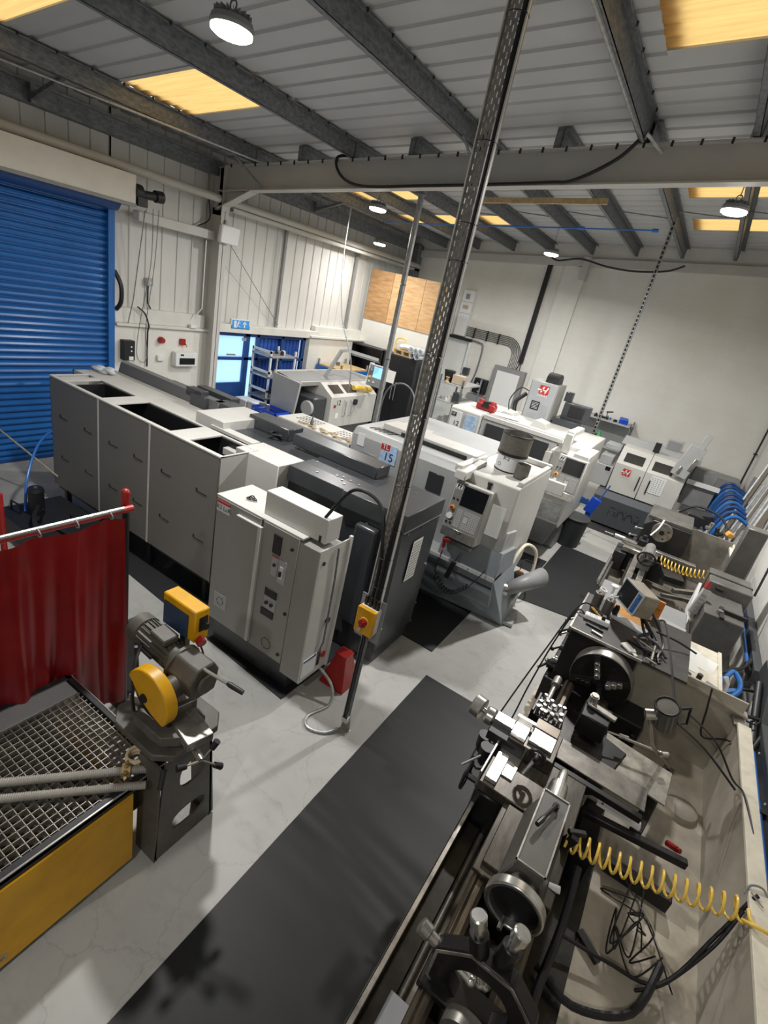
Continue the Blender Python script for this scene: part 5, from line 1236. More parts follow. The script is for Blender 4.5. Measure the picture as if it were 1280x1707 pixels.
tag(build('wood_spool', B().rev((-5.18,11.5,1.95),(-5.18,11.5,2.08),[(0,.06),(.2,.06),(.25,.03),(.75,.03),(.8,.05),(1,.05)],14), WOOD), 'pale wooden spool standing before the black bucket','spool')
tag(build('cardboard_box', B().rbox((-4.93,11.65,2.06),(.30,.28,.20),(0,0,8)), CARD, bevel=.004), 'grey brown cardboard box on top of the metal rack','box')
tag(build('label_printer', B().box(-4.92,-4.74,11.44,11.6,1.58,1.78), DGREY, bevel=.01), 'small dark device with pale front on the rack middle shelf','device')
tag(build('stool', B().box(-5.35,-4.95,10.6,11.0,1.0,1.06).box(-5.33,-5.29,10.62,10.98,0,1.0).box(-5.01,-4.97,10.62,10.98,0,1.0).box(-5.2,-5.1,10.62,10.98,.3,1.0), MGREY, bevel=.01), 'grey steel stand in front of the metal rack','stand')

# ================================================================= FAR WALL ELECTRICS
t = thing('distribution_board','tall narrow white breaker board on the far wall beside the cable post','electrical box',(-6.4,14.3,2.9))
build('case', B().box(-6.58,-6.24,14.22,14.35,2.90,4.12), LABELW, t, bevel=.008)
build('window', B().box(-6.48,-6.36,14.21,14.22,3.88,4.02), MGREY, t); build('window', B().box(-6.5,-6.34,14.21,14.22,3.62,3.72), CARD, t); build('seam', B().box(-6.58,-6.24,14.215,14.22,3.80,3.81).box(-6.58,-6.24,14.215,14.22,3.5,3.51), MGREY, t)
build('trunking', B().box(-6.7,-6.0,14.2,14.35,2.80,2.88), BLACK, t)
for k in range(6):
    z = 3.18-k*.045; rr_ = .43-k*.045; cx_,cz_ = -4.95,2.75
    pts = [(-6.24,14.31,z),(-5.6,14.31,z),(-5.1,14.31,z)]
    for q in range(0,7): pts.append((cx_+rr_*math.sin(R(q*15)),14.31,cz_+rr_*math.cos(R(q*15))))
    pts.append((cx_+rr_-.01,14.31,2.40))
    tag(build('wall_cable', B().tube(pts,.009,6), BLACK),'black cable in the parallel bunch bending down the far wall','cable','bunch of black cables on the far wall')
tag(build('cable_clip_rail', B().box(-6.0,-5.98,14.28,14.34,2.92,3.2).box(-5.6,-5.58,14.28,14.34,2.92,3.2).box(-5.25,-5.23,14.28,14.34,2.92,3.2), BLACK), 'clips holding the bunch of black cables','clip')
tag(build('cable_drop', B().box(-4.50,-4.38,14.28,14.35,2.6,5.25), BLACK), 'wide black cable drop down the plain far wall','cable tray')
tag(build('cable_tail', B().tube([(-4.44,14.3,2.62),(-4.50,14.28,2.38)],.014,6).tube([(-4.42,14.3,2.62),(-4.40,14.28,2.38)],.014,6), BLACK), 'black cable tails below the wide cable drop','cable')
tag(build('bent_cable', B().tube([(-6.1,14.3,2.86),(-5.75,14.3,2.84),(-5.62,14.3,2.74),(-5.62,14.3,2.1),(-5.70,14.3,1.7)],.02,8,sm=4), GALV), 'grey cable pair bending down beside the breaker board','cable')
t = thing('panel_board','white door electrical panel in a grey frame on the far wall','electrical box',(-4.65,14.3,.8))
build('frame', B().box(-5.08,-4.18,14.16,14.35,.95,2.40), MGREY, t, bevel=.006); build('door', B().box(-4.96,-4.30,14.14,14.16,1.05,2.28), LABELW, t, bevel=.004)
build('lock', B().cyl((-4.36,14.14,1.7),(-4.36,14.13,1.7),.015,n=8), BLACK, t)
t = thing('control_box','black wall box with a white hook symbol left of the grey framed panel','control box',(-5.36,14.3,1.5))
build('case', B().box(-5.56,-5.18,14.18,14.35,1.50,1.92), BLACK, t, bevel=.01); build('front', B().box(-5.53,-5.26,14.165,14.18,1.53,1.89), SCREEN, t)
build('mark', B().tube([(-5.46,14.16,1.74),(-5.44,14.16,1.80),(-5.40,14.16,1.78),(-5.42,14.16,1.72)],.010,6).box(-5.38,-5.30,14.158,14.165,1.56,1.58), LABELW, t)
tag(build('dado_trunking', B().box(-5.7,-5.1,14.25,14.35,1.28,1.44), MGREY), 'grey dado trunking under the black wall box','trunking')
tag(build('vertical_trunking', B().box(-6.05,-5.97,14.25,14.35,1.3,2.8), LABELW), 'slim white vertical trunking behind the metal rack','trunking')
tag(build('wall_case', B().box(-6.0,-5.84,14.2,14.35,1.9,2.1), DGREY), 'small dark box on the slim white trunking','box')

# rear bench
t = shelf_unit('bench_shelf','metal bench shelf against the far wall behind the white lathes','bench',-2.45,-1.12,13.7,14.3,(1.25,1.88),1.95,GALV,PGREY)
build('back_board', B().box(-2.43,-1.14,14.27,14.3,1.25,1.88), PGREY, t)
clutter(-2.3,-1.5,13.75,14.0,1.88,6,'small tool on the rear bench top shelf',31,(.03,.1),[BLACK,STEEL,WOOD,PBLUE],grp='tools on the rear bench top')
clutter(-2.35,-1.8,13.75,14.0,1.25,8,'dark bottle or tool on the rear bench lower shelf',32,(.1,.25),[BLACK,BLACK,REDP,BBLUE,DGREY],grp='bottles on the rear bench lower shelf')
tag(build('blue_bin', B().rbox((-1.36,13.9,1.94),(.2,.25,.12),(8,0,10)), BBLUE, bevel=.01), 'blue parts bin on the right end of the rear bench top','bin')
tag(build('magnetic_stand', B().rbox((-1.78,13.9,1.90),(.12,.08,.04)).cyl((-1.78,13.9,1.9),(-1.78,13.9,2.06),.01,n=8).rbox((-1.74,13.9,2.06),(.16,.03,.03),(0,-15,0)), BLACK), 'small black dial stand on the rear bench top','stand')

# ================================================================= BIN AND MOP
t = thing('waste_bin','round black plastic bin with a grey dished lid on the open floor','bin',(-1.08,9.62,0))
build('body', B().rev((-1.08,9.62,.0),(-1.08,9.62,.56),[(0,.20),(.05,.205),(1,.245)],36), mat('dark bin plastic',(.022,.024,.028),.6), t)
build('lid', B().rev((-1.08,9.62,.55),(-1.08,9.62,.60),[(0,.255),(.4,.262),(.8,.25),(.81,.22),(.5,.19)],36), mat('bin lid',(.06,.062,.06),.6), t)
t = thing('floor_squeegee','blue plastic scoop leaning behind the black bin','scoop',(-.95,10.0,0))
build('blade', B().rbox((-.93,9.95,.78),(.18,.05,.34),(10,15,0)), BBLUE, t, bevel=.01); build('back', B().rbox((-1.1,10.0,.80),(.16,.04,.12),(0,0,0)), DBLUE, t, bevel=.01); build('handle', B().tube([(-.86,10.0,.9),(-.78,10.15,1.2)],.014,8).box(-1.0,-.9,9.97,10.0,0,.65), DBLUE, t)

# ================================================================= FAR MANUAL LATHE
t = thing('engine_lathe','far dark manual lathe with round faceplate, bed pointing toward the viewer','lathe',(.35,7.6,0))
IRON = mat('dark machine iron',(.030,.030,.032),.4,metal=.2,var=.3,vscale=14)
build('headstock', B().prism('y',[(.0,.9),(.0,1.35),(.10,1.45),(.62,1.45),(.62,1.1),(.55,.9)],8.0,8.75), IRON, t, bevel=.015, seg=2)
build('headstock_top', B().box(.02,.60,8.02,8.72,1.45,1.50), mat('worn grey green',(.10,.095,.085),.5,var=.3), t, bevel=.006)
build('faceplate', B().cyl((.24,7.98,1.42),(.24,7.90,1.42),.145,n=36) if False else B().cyl((.26,8.0,1.33),(.26,7.92,1.33),.135,n=36), WORN, t)
build('faceplate_bore', B().cyl((.26,7.92,1.33),(.26,7.915,1.33),.035,n=16), BLACK, t)
for k in range(4): build('faceplate_slot', B().cyl((.26+.09*math.cos(k*PI/2+.5),7.92,1.33+.09*math.sin(k*PI/2+.5)),(.26+.09*math.cos(k*PI/2+.5),7.915,1.33+.09*math.sin(k*PI/2+.5)),.014,n=10), BLACK, t)
build('coolant_nozzle', B().tube([(.22,7.9,1.52),(.20,7.8,1.42),(.14,7.72,1.30)],.012,6,sm=3), LABELW, t)
for x in (.06,.18): build('bed_way', B().box(x,x+.07,6.4,8.1,.95,1.02), WORN, t, bevel=.004)
build('bed', B().box(.03,.28,6.4,8.1,.5,.95), OILY, t)
build_split('cabinet_base', B().box(-.05,.5,7.9,8.7,.02,.9).box(-.05,.5,6.35,6.8,.02,.6), IRON, t, bevel=.006)
build('chip_tray', B().box(-.22,1.18,7.02,8.8,.55,.60), mat('grimy tray',(.13,.115,.095),.45,var=.5,vscale=5), t)
GRIMY = mat('grimy guard',(.21,.195,.165),.5,var=.35,vscale=5)
build('rear_guard', B().box(1.16,1.19,7.38,8.8,.6,1.30), GRIMY, t); build('rear_rail', B().box(1.15,1.22,7.9,8.8,1.28,1.31), RAILC, t)
build('end_guard', B().box(.62,1.18,8.55,8.58,.6,1.38), GRIMY, t)
build('saddle', B().box(-.12,.34,7.55,7.85,1.0,1.07), WORN, t, bevel=.006)
build('cross_slide', B().box(-.16,.80,7.66,7.76,1.07,1.13), STEEL, t, bevel=.005)
build('cross_feed_handle', B().cyl((-.28,7.70,1.12),(-.14,7.70,1.12),.035,n=16).cyl((-.42,7.70,1.12),(-.30,7.70,1.12),.010,n=8), STEEL, t)
build('tool_post', B().box(.03,.15,7.62,7.80,1.13,1.22).cyl((.09,7.71,1.22),(.09,7.71,1.28),.03,n=12), BLKM, t, bevel=.005)
build('tailstock', B().box(.12,.28,7.05,7.4,1.02,1.22).cyl((.20,7.40,1.24),(.20,7.0,1.24),.065,n=20), mat('tailstock grey',(.17,.17,.16),.45,var=.2), t, bevel=.008)
hw = build('handwheel', B().ring((.20,6.94,1.22),(0,1,.35),.105,.012,32,8), BLACK, t)
b = B()
for k in range(3):
    a = 2*PI*k/3; b.cyl((.20,6.94,1.22),(.20+.1*math.cos(a),6.94-.03*math.sin(a),1.22+.1*math.sin(a)),.009,n=6)
b.cyl((.2,6.98,1.23),(.2,6.90,1.21),.025,n=12); build('spokes', b, BLACK, hw)
build('feed_shaft', B().cyl((-.16,6.55,.80),(-.16,8.2,.80),.016,n=10).cyl((-.20,6.5,.86),(-.20,7.6,.86),.022,n=10), STEEL, t)
build('apron', B().box(-.20,-.04,7.5,7.9,.7,.98), IRON, t, bevel=.006)
for k,(x,z) in enumerate(((-.06,1.28),(-.10,1.15),(-.12,1.05))): build('gear_lever', B().cyl((x+.08,7.98,z),(x,7.92,z),.010,n=8).sph((x-.01,7.91,z),.022), STEEL, t)
build('taper_attachment', B().rbox((.55,7.3,1.02),(.25,.4,.08),(0,0,12)), IRON, t, bevel=.005)
def coil(p0,p1,sag,turns,rad,r,m,label,name='coiled_hose',n=14,tails=()):
    p0=Vector(p0); p1=Vector(p1); d_=(p1-p0); pts=list(tails[0]) if tails else []
    dn=d_.normalized(); side=dn.cross(Vector((0,0,1))).normalized(); up=side.cross(dn)
    for k in range(turns*n+1):
        u=k/(turns*n); a=2*PI*turns*u; c_=p0+d_*u+Vector((0,0,-sag*4*u*(1-u)))
        pts.append(c_+side*rad*math.cos(a)+up*rad*math.sin(a))
    if tails: pts += list(tails[1])
    return tag(build(name, B().tube(pts,r,6), m), label, 'hose')
coil((.36,7.35,1.15),(1.15,7.45,1.28),.10,17,.055,.008,YELH,'yellow coiled air hose sagging over the far manual lathe')
tag(build('slide_bar', B().rbox((.80,7.0,1.0),(.5,.05,.05),(0,0,40)).rbox((.7,6.8,.95),(.45,.04,.04),(0,0,30)), WORN), 'pair of worn steel bars lying in the far lathe tray','bar')
t = thing('engine_lathe','dark heavily tooled lathe end in the far right corner before the bar rack','lathe',(.65,10.2,0))
build('body', B().box(.42,.88,9.85,10.8,.0,1.05), MGREY, t, bevel=.02)
build('gear_cover', B().rbox((.62,10.0,1.15),(.3,.35,.25),(0,10,20)).rbox((.8,10.3,1.12),(.35,.3,.25),(0,-8,10)), IRON, t, bevel=.01)
random.seed(5)
for k in range(9):
    x=random.uniform(.35,1.2); y=random.uniform(9.0,9.7); z=1.15+random.uniform(0,.1)
    tag(build('machine_fitting', B().rev((x,y,1.0),(x+random.uniform(-.05,.05),y,z+.1),[(0,.05),(.4,.05),(.5,.03),(1,.035)],12).rbox((x,y,z),(.12,.06,.05),(0,random.uniform(-20,20),random.uniform(0,90))), random.choice([STEEL,IRON,MGREY,BLKM]), bevel=.004), 'small metal fitting among the tooling behind the far lathe','fitting','fittings behind the far lathe')
tag(build('tooling_shelf', B().box(.3,1.25,8.95,9.8,.0,1.0), IRON, bevel=.006), 'dark shelf unit loaded with fittings behind the far lathe','shelf')
tag(build('cable_arc', B().tube([(.35,9.3,1.3),(.6,9.3,1.55),(1.0,9.2,1.5),(1.15,9.0,1.2),(1.1,8.9,1.0)],.018,8,sm=5), BLACK), 'black hose arching over the fittings in the far right corner','hose')
tag(build('orange_cap', B().rbox((1.13,8.95,1.38),(.10,.08,.08),(10,20,30)), mat('orange cap',(.75,.35,.05),.5), bevel=.015, seg=2), 'orange wrapped valve on the far lathe corner','valve')

# ================================================================= BAR RACK AND RIGHT WALL
t = thing('bar_rack','steel bar rack lined with blue padded hoops by the right wall','rack',(1.2,11.0,0))
build('rack_base', B().box(.92,1.58,9.5,12.8,.0,.12), IRON, t)
build('rack_post', B().box(1.5,1.56,9.5,9.56,.1,1.75), MGREY, t); build('rack_post', B().box(1.5,1.56,12.7,12.76,.1,1.75), MGREY, t)
for k in range(9):
    y = 9.70+k*.36
    build('padded_hoop', B().tube([(.95,y,.12),(.98,y,1.0),(1.06,y,1.38),(1.18,y,1.50),(1.32,y+.02,1.46),(1.5,y+.03,1.38)],.030,8,sm=4), DBLUE if k%3 else BLUE, t)
lens_ = [2.45,2.35,2.5,2.2,2.3,2.0,2.1,1.9,2.4,1.8,2.2,1.7]
for k,L in enumerate(lens_):
    y = 8.55+k*.27; 
    m_ = GALVL if k%4 else mat('brown bar',(.12,.10,.075),.5)
    x0_,z0_ = 1.18,.14; x1_,z1_ = 1.54,L
    o = build('metal_bar', B().cyl((x0_,y,z0_),(x1_,y+.75,z1_),.028+.008*(k%2),n=14) if k%3 else B().cyl((x0_,y,z0_),(x1_,y+.75,z1_),.045,n=4), m_, bevel=0)
    tag(o,'long metal bar leaning upright in the blue hooped rack','metal bar','metal bars leaning in the rack')
tag(build('conduit', B().tube([(1.50,14.28,.9),(1.50,14.28,4.2)],.018,8).box(1.46,1.54,14.25,14.3,2.0,2.03).box(1.46,1.54,14.25,14.3,3.2,3.23), BLACK), 'thin black conduit with clips in the far right corner','conduit')
tag(build('dado_bench', B().box(.55,1.45,13.6,14.3,.0,1.38), MGREY, bevel=.01), 'grey low cabinet against the far wall right of the small lathe','cabinet')
t = thing('grinder','tall grey machine with vertical column and red button pendant, behind the near lathes','machine',(1.0,6.2,0))
GR = mat('hammer grey',(.11,.108,.10),.42,var=.15,vscale=8)
build('base', B().box(.80,1.40,5.75,6.85,.02,.62), GR, t, bevel=.01)
build('body', B().box(.86,1.24,5.85,6.55,.62,1.30), GR, t, bevel=.01)
build('body_panel', B().box(.72,.86,5.9,6.4,.3,.95), mat('dusty grey',(.22,.20,.17),.5,var=.25), t, bevel=.01)
build('top_block', B().box(.86,1.30,6.50,6.98,1.0,1.42), GR, t, bevel=.012)
build('top_seam', B().box(.855,1.305,6.72,6.76,1.0,1.425), BLKM, t)
build('upper_column', B().rbox((1.15,7.25,1.62),(.22,.20,.72),(0,0,0)), GR, t, bevel=.012)
build('column_rod', B().tube([(1.3,7.2,1.98),(1.40,7.15,1.9),(1.38,6.9,1.3)],.014,6), BLACK, t)
build('latch', B().cyl((.95,6.49,1.36),(1.02,6.49,1.36),.022,n=12), BLKM, t)
build('angle_bracket', B().box(1.02,1.25,6.0,6.03,1.30,1.34).box(1.0,1.04,5.8,6.1,1.30,1.33), BLKM, t)
build('knob', B().cyl((1.0,5.95,1.30),(1.0,5.95,1.34),.03,n=12), WORN, t)
t2 = thing('remote_pendant','grey remote control pendant with red button on a white bracket by the grey machine','remote',(.86,6.1,1.2))
build('bracket', B().prism('x',[(5.95,1.05),(6.35,1.05),(6.35,1.40)],.76,.79), LABELW, t2)
rp = build('body', B().rbox((.82,6.12,1.28),(.09,.07,.30),(-20,8,0)), PGREY, t2, bevel=.012, seg=2)
build('red_button', B().cyl((.82,6.16,1.43),(.83,6.19,1.50),.03,n=14), REDP, t2)
b = B()
for k in range(5): b.rbox((.82,6.045+.019*k*0,1.18+k*.05),(.05,.01,.03),(-20,8,0))
build('buttons', b, MGREY, rp)

# right wall trunking and air line
t = thing('dado_trunking','charcoal bent dado trunking along the right hand wall','trunking',(1.55,5,0.8))
TK = mat('charcoal trunking',(.055,.06,.065),.45)
build('far_run', B().box(1.50,1.585,5.9,8.2,.74,.90), TK, t, bevel=.004)
build('near_run', B().box(1.50,1.585,1.0,4.95,.74,.90), TK, t, bevel=.004)
build('raised_link', B().prism('x',[(4.95,.74),(4.95,.90),(5.25,1.12),(5.75,1.12),(5.75,.96),(5.3,.96)],1.50,1.585), TK, t, bevel=.004)
b = B()
for y in (1.6,2.4,3.2,4.0,4.6,6.1,6.9,7.7): b.cyl((1.5,y,.82),(1.492,y,.82),.010,n=8)
build('screw', b, LABELW, t)
t = thing('air_line','blue compressed air pipe running along the charcoal trunking','pipe',(1.46,4,.84))
build('pipe', B().tube([(1.46,1.0,.80),(1.46,4.75,.80)],.018,10), PBLUE, t); build('pipe', B().tube([(1.47,6.0,.84),(1.47,8.0,.84)],.018,10), PBLUE, t)
for p0,p1 in (((1.46,4.72,.80),(1.46,4.95,.86)),((1.47,5.92,.84),(1.47,6.08,.84)),((1.44,4.66,.82),(1.36,4.62,.80)),((1.46,5.0,.88),(1.46,5.4,1.02)),((1.36,4.60,.72),(1.36,4.60,.62))): build('fitting', B().cyl(p0,p1,.032,n=14), BLACK, t)
build('drop_pipe', B().tube([(1.40,4.63,.80),(1.36,4.60,.74)],.018,8), PBLUE, t)
for y in (1.8,2.9,3.9): build('pipe_clip', B().box(1.44,1.5,y-.015,y+.015,.775,.825), BLACK, t)
tag(build('black_hose', B().tube([(1.48,6.10,.9),(1.40,5.85,.9),(1.30,5.68,.9),(1.14,5.44,.9),(1.08,5.3,.9)],.018,8,sm=5), BLACK), 'black hose curving down from the blue air pipe','hose')
t = thing('steering_handle','blue looped steering handle with black grip behind the near lathe guard','handle',(1.3,5.3,.9))
build('loop', B().tube([(1.12,5.12,.90),(1.21,5.38,.93),(1.28,5.56,.94),(1.33,5.45,.94),(1.33,5.28,.93),(1.27,5.12,.92),(1.19,4.98,.90)],.024,10,sm=5), BLUE, t)
build('web', B().prism('z',[(1.11,5.12),(1.13,5.04),(1.34,5.30),(1.34,5.34)],.885,.915), BLUE, t)
build('grip', B().tube([(1.33,5.30,.93),(1.49,5.40,.93)],.015,8), BLACK, t)
build('grip_loop', B().tube([(1.33,5.40,.93),(1.43,5.52,.93),(1.49,5.40,.93)],.008,6,sm=3), BLACK, t)
build('stem', B().tube([(1.20,5.2,.9),(1.20,5.3,.0)],.03,8), BLUE, t)
t = thing('wall_bracket','black folding wall bracket below the blue air pipe beside the lathe guard','bracket',(1.42,4.9,.9))
build('arm', B().tube([(1.34,4.92,.90),(1.50,4.98,.90)],.016,8), BLACK, t); build('loop', B().tube([(1.34,4.85,.90),(1.45,4.86,.90),(1.50,4.97,.90)],.008,6), BLACK, t)
tag(build('black_hose', B().tube([(1.52,4.83,.85),(1.45,4.62,.82),(1.33,4.40,.78)],.018,8), BLACK), 'short straight black hose dropping behind the near lathe guard','hose')
tag(build('wall_tag', B().rbox((1.56,6.35,.75),(.03,.18,.05),(20,0,0)), mat('orange mark',(.7,.35,.1),.5)), 'small orange and red label tag on the right wall','tag')
# ================================================================= NEAR MANUAL LATHE
NI = mat('near machine iron',(.012,.0115,.012),.38,metal=.25,var=.3,vscale=12)
BROWNB = mat('brown bed way', (.11,.09,.065), .3, metal=.55, var=.55, vscale=9, stretch=(5,.5,1))
t = thing('engine_lathe','big near manual lathe with four jaw chuck, long bed and beige splash guard','lathe',(.4,2.6,0))
# bed
for (xa,xb) in ((-.045,.035),(.225,.315)):
    build('bed_way', B().prism('y',[(xa,.93),(xb,.93),(xb,.985),(xb-.02,1.0),(xa+.035,1.0),(xa+.02,1.012),(xa+.01,1.0),(xa,.985)],.3,3.95), BROWNB, t, bevel=.002)
build('bed_casting', B().box(-.04,.03,.3,3.9,.45,.93).box(.235,.31,.3,3.9,.45,.93), OILY, t)
for k in range(7): build('bed_rib', B().box(.03,.235,.5+k*.5,.55+k*.5,.5,.90), OILY, t)
build('gap_block', B().box(-.06,.34,3.35,3.75,.6,.92), NI, t, bevel=.01)
# headstock
build('headstock', B().box(-.17,.38,4.12,4.86,.55,1.37), NI, t, bevel=.008)
build('end_cabinet', B().box(-.22,.62,4.05,4.95,.0,.86), NI, t, bevel=.01)
build('headstock_lid', B().box(-.185,.40,4.10,4.90,1.37,1.385), DUSTY, t, bevel=.003)
build('lid_rim', B().box(-.19,-.175,4.10,4.88,1.385,1.395).box(-.19,.40,4.095,4.11,1.37,1.392), WORN, t)
build('lid_extension', B().box(.40,.74,4.13,5.0,1.355,1.375), DUSTY, t)
build('rear_casing', B().box(-.12,.70,4.88,5.5,.3,1.34), MGREY, t, bevel=.01)
for k,(z,y) in enumerate(((1.22,4.6),(1.22,4.35),(1.12,4.48),(1.05,4.3),(.98,4.2))):
    build('gear_lever', B().cyl((-.17,y,z),(-.20,y,z),.028,n=12).cyl((-.20,y,z),(-.25,y-.06,z-.02),.009,n=8).sph((-.25,y-.06,z-.02),.018), BLKM if k%2 else STEEL, t)
build('front_levers', B().cyl((-.17,4.2,.9),(-.24,4.2,.9),.04,n=14).cyl((-.24,4.2,.9),(-.30,4.15,.84),.012,n=8), BLACK, t)
# chuck
CX,CZ = .185,1.13
ch = build('chuck_body', B().rev((CX,4.12,CZ),(CX,3.97,CZ),[(0,.19),(.08,.232),(.97,.235),(1,.233)],56), WORN, t)
build('chuck_face', B().cyl((CX,3.97,CZ),(CX,3.962,CZ),.230,n=56), NI, ch)
for k in range(4):
    a = k*PI/2+.42
    u = Vector((math.cos(a),0,math.sin(a))); ang = -math.degrees(a)
    b = B().rbox(Vector((CX,3.958,CZ))+u*.12,(.20,.012,.05),(0,ang,0)); sl_ = build('jaw_slot', b, BLACK, ch)
    b = B()
    for j,(rr_,h_) in enumerate(((.075,.075),(.115,.055),(.155,.035))): b.rbox(Vector((CX,3.95-h_/2,CZ))+u*rr_,(.040,h_,.040),(0,ang,0))
    build('jaw', b, WORN if k in (0,) else STEEL if k==1 else NI, ch, bevel=.004)
    a2 = a+PI/4; b = B().cyl((CX+.17*math.cos(a2),3.962,CZ+.17*math.sin(a2)),(CX+.17*math.cos(a2),3.958,CZ+.17*math.sin(a2)),.012,n=10); build('chuck_hole', b, BLACK, ch)
build('chuck_bore', B().cyl((CX,3.962,CZ),(CX,3.957,CZ),.035,n=20), BLACK, ch)
build('spindle_stop', B().cyl((-.09,3.66,1.16),(-.09,3.56,1.16),.032,n=18).cyl((-.09,3.56,1.15),(-.09,3.25,1.13),.018,n=12), WORN, t)
# tray and guards
build('chip_tray', B().box(-.25,1.19,.2,4.33,.555,.60), TRAYB, t)
build('tray_base', B().box(-.2,1.1,.2,4.2,.0,.30), NI, t)
build('sump', B().box(.33,.56,.25,3.0,.601,.612), OILY, t)
build('rear_guard', B().box(1.17,1.19,.2,4.36,.60,1.20), GUARDB, t)
build('end_guard', B().box(.38,1.19,4.33,4.35,.60,1.33), GUARDB, t)
build('end_guard_rail', B().prism('y',[(.38,1.33),(.38,1.345),(1.22,1.235),(1.22,1.22)],4.30,4.38), GUARDB, t)
build('rear_rail', B().box(1.155,1.245,.2,4.20,1.20,1.225), RAILC, t, bevel=.003)
build('guard_corner', B().rbox((1.18,4.26,1.19),(.10,.12,.03),(0,0,10)), WORN, t, bevel=.004)
build('front_lip', B().box(-.235,-.205,.2,2.45,.86,.90).box(-.235,-.225,.2,2.45,.60,.90), WORN, t, bevel=.003)
build('inner_shelf', B().box(-.205,-.12,.2,2.40,.74,.76), OILY, t)
build('lead_screw', B().cyl((-.10,.3,.70),(-.10,4.1,.70),.018,n=12).cyl((-.12,.3,.60),(-.12,4.1,.60),.014,n=12), WORN, t)
# saddle
BROWNW = mat('oily brown way', (.062,.053,.042), .33, metal=.45, var=.5, vscale=10, stretch=(3,.6,1))
sd = build('saddle', B().box(-.235,.33,2.43,2.93,1.0,1.07), BROWNW, t, bevel=.006)
build('saddle_wing', B().box(-.215,-.07,2.56,2.88,1.07,1.082), STEEL, sd, bevel=.003)
build('saddle_cover', B().box(-.215,-.14,2.46,2.71,1.07,1.10), STEEL, sd, bevel=.004)
build('saddle_lip', B().box(-.25,-.235,2.45,2.84,.98,1.12), WORN, sd, bevel=.003)
build('apron', B().box(-.24,-.06,2.42,2.95,.62,1.0), NI, t, bevel=.012)
for (x,y) in ((-.35,2.93),(-.30,2.84)):
    build('oil_cup', B().rev((x,y,.80),(x,y,.95),[(0,.03),(.3,.045),(1,.05)],16), BLACK, t)
build('apron_handwheel', B().cyl((-.24,2.65,.82),(-.36,2.65,.82),.02,n=10).ring((-.34,2.65,.82),(1,0,0),.09,.012,24,6), BLACK, t)
build('apron_lever', B().cyl((-.30,2.82,.90),(-.40,2.70,.82),.008,n=8).cyl((-.26,2.84,.90),(-.31,2.82,.90),.02,n=10), STEEL, t)
build('apron_knob', B().cyl((-.30,2.96,.98),(-.30,2.96,1.0),.024,n=14), LABELW, t)
# cross slide with drum handwheel
build('cross_slide', B().box(-.20,.10,2.78,3.05,1.07,1.17), BROWNW, t, bevel=.005)
build('cross_slide_plate', B().box(-.20,-.10,2.80,2.95,1.17,1.20), STEEL, t, bevel=.004)
build('cross_slide_plate', B().box(-.085,.07,2.83,2.97,1.17,1.195), STEEL, t, bevel=.004)
build('oiled_plate', B().box(-.09,.07,2.98,3.08,1.10,1.195), mat('oily brown plate',(.13,.10,.07),.35,metal=.3,var=.3), t, bevel=.004)
build('slide_key', B().box(-.21,-.08,2.95,2.975,1.20,1.225), STEEL, t, bevel=.002)
build('screw_housing', B().box(-.33,-.20,2.85,2.94,1.10,1.185), STEEL, t, bevel=.003)
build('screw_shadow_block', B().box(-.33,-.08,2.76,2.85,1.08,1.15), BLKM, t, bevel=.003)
hw = build('cross_dial', B().rev((-.33,2.90,1.14),(-.40,2.90,1.14),[(0,.045),(.2,.062),(.8,.062),(1,.05)],30), STEEL, t)
build('cross_handwheel', B().rev((-.40,2.915,1.14),(-.50,2.93,1.14),[(0,.02),(.25,.02),(.3,.075),(.95,.075),(1,.068)],36), STEEL, t)
build('compound_wheel', B().ring((0,2.70,1.22),(0,1,0),.048,.012,24,8).cyl((0,2.72,1.22),(0,2.66,1.22),.014,n=10), BLACK, t)
build('wheel_stem', B().cyl((0,2.70,1.22),(-.03,2.62,1.12),.012,n=8), STEEL, t)
# tool post area
build('tool_post', B().box(.14,.33,3.30,3.50,1.08,1.24), NI, t, bevel=.008)
build('post_plate', B().rbox((.26,3.42,1.255),(.20,.05,.02),(0,0,-10)), WORN, t, bevel=.003)
build('post_knob', B().cyl((.18,3.46,1.25),(.18,3.46,1.31),.032,n=20).cyl((.18,3.46,1.31),(.18,3.46,1.325),.026,n=20), STEEL, t)
build('gap_shield', B().prism('z',[(.02,3.40),(.24,3.36),(.36,3.5),(.36,3.22),(.30,3.06),(.20,3.05),(.02,3.16)],1.02,1.04), OILY, t)
build('black_guard', B().prism('z',[(.20,3.30),(.36,3.50),(.52,3.45),(.44,3.10),(.33,3.02),(.26,3.06)],.85,1.02), NI, t, bevel=.01)
# slideway cover plates to the rear
build('cover_plate', B().rbox((.36,3.06,1.07),(.62,.20,.012),(0,1,0)), mat('brushed cover',(.20,.185,.165),.4,metal=.5,var=.35,vscale=10), t, bevel=.002)
build('cover_plate', B().rbox((.58,3.38,1.0),(.46,.34,.012),(0,2,-4)), mat('brushed cover pale',(.33,.31,.27),.42,metal=.5,var=.45,vscale=9), t, bevel=.002)
build('cover_bar', B().box(.04,.66,2.88,2.92,1.03,1.075), NI, t, bevel=.003)
build('scale_strip', B().box(.42,.68,2.885,2.885+.055,.98,1.0), LABELW, t)
build('scale_hole', B().cyl((.45,2.90,1.0),(.45,2.90,1.003),.007,n=8).cyl((.45,2.925,1.0),(.45,2.925,1.003),.007,n=8), BLACK, t)
build('scale_arm', B().rbox((.66,2.87,.93),(.62,.05,.05),(0,0,8)), NI, t, bevel=.006)
build('support_arm', B().rbox((.76,3.36,.86),(.07,.78,.07),(0,0,-11)), OILY, t, bevel=.006)
build('support_foot', B().box(.60,.98,2.80,2.86,.62,.72), NI, t, bevel=.004)
build('support_foot', B().box(.38,.50,2.60,3.05,.60,.85), NI, t, bevel=.004)
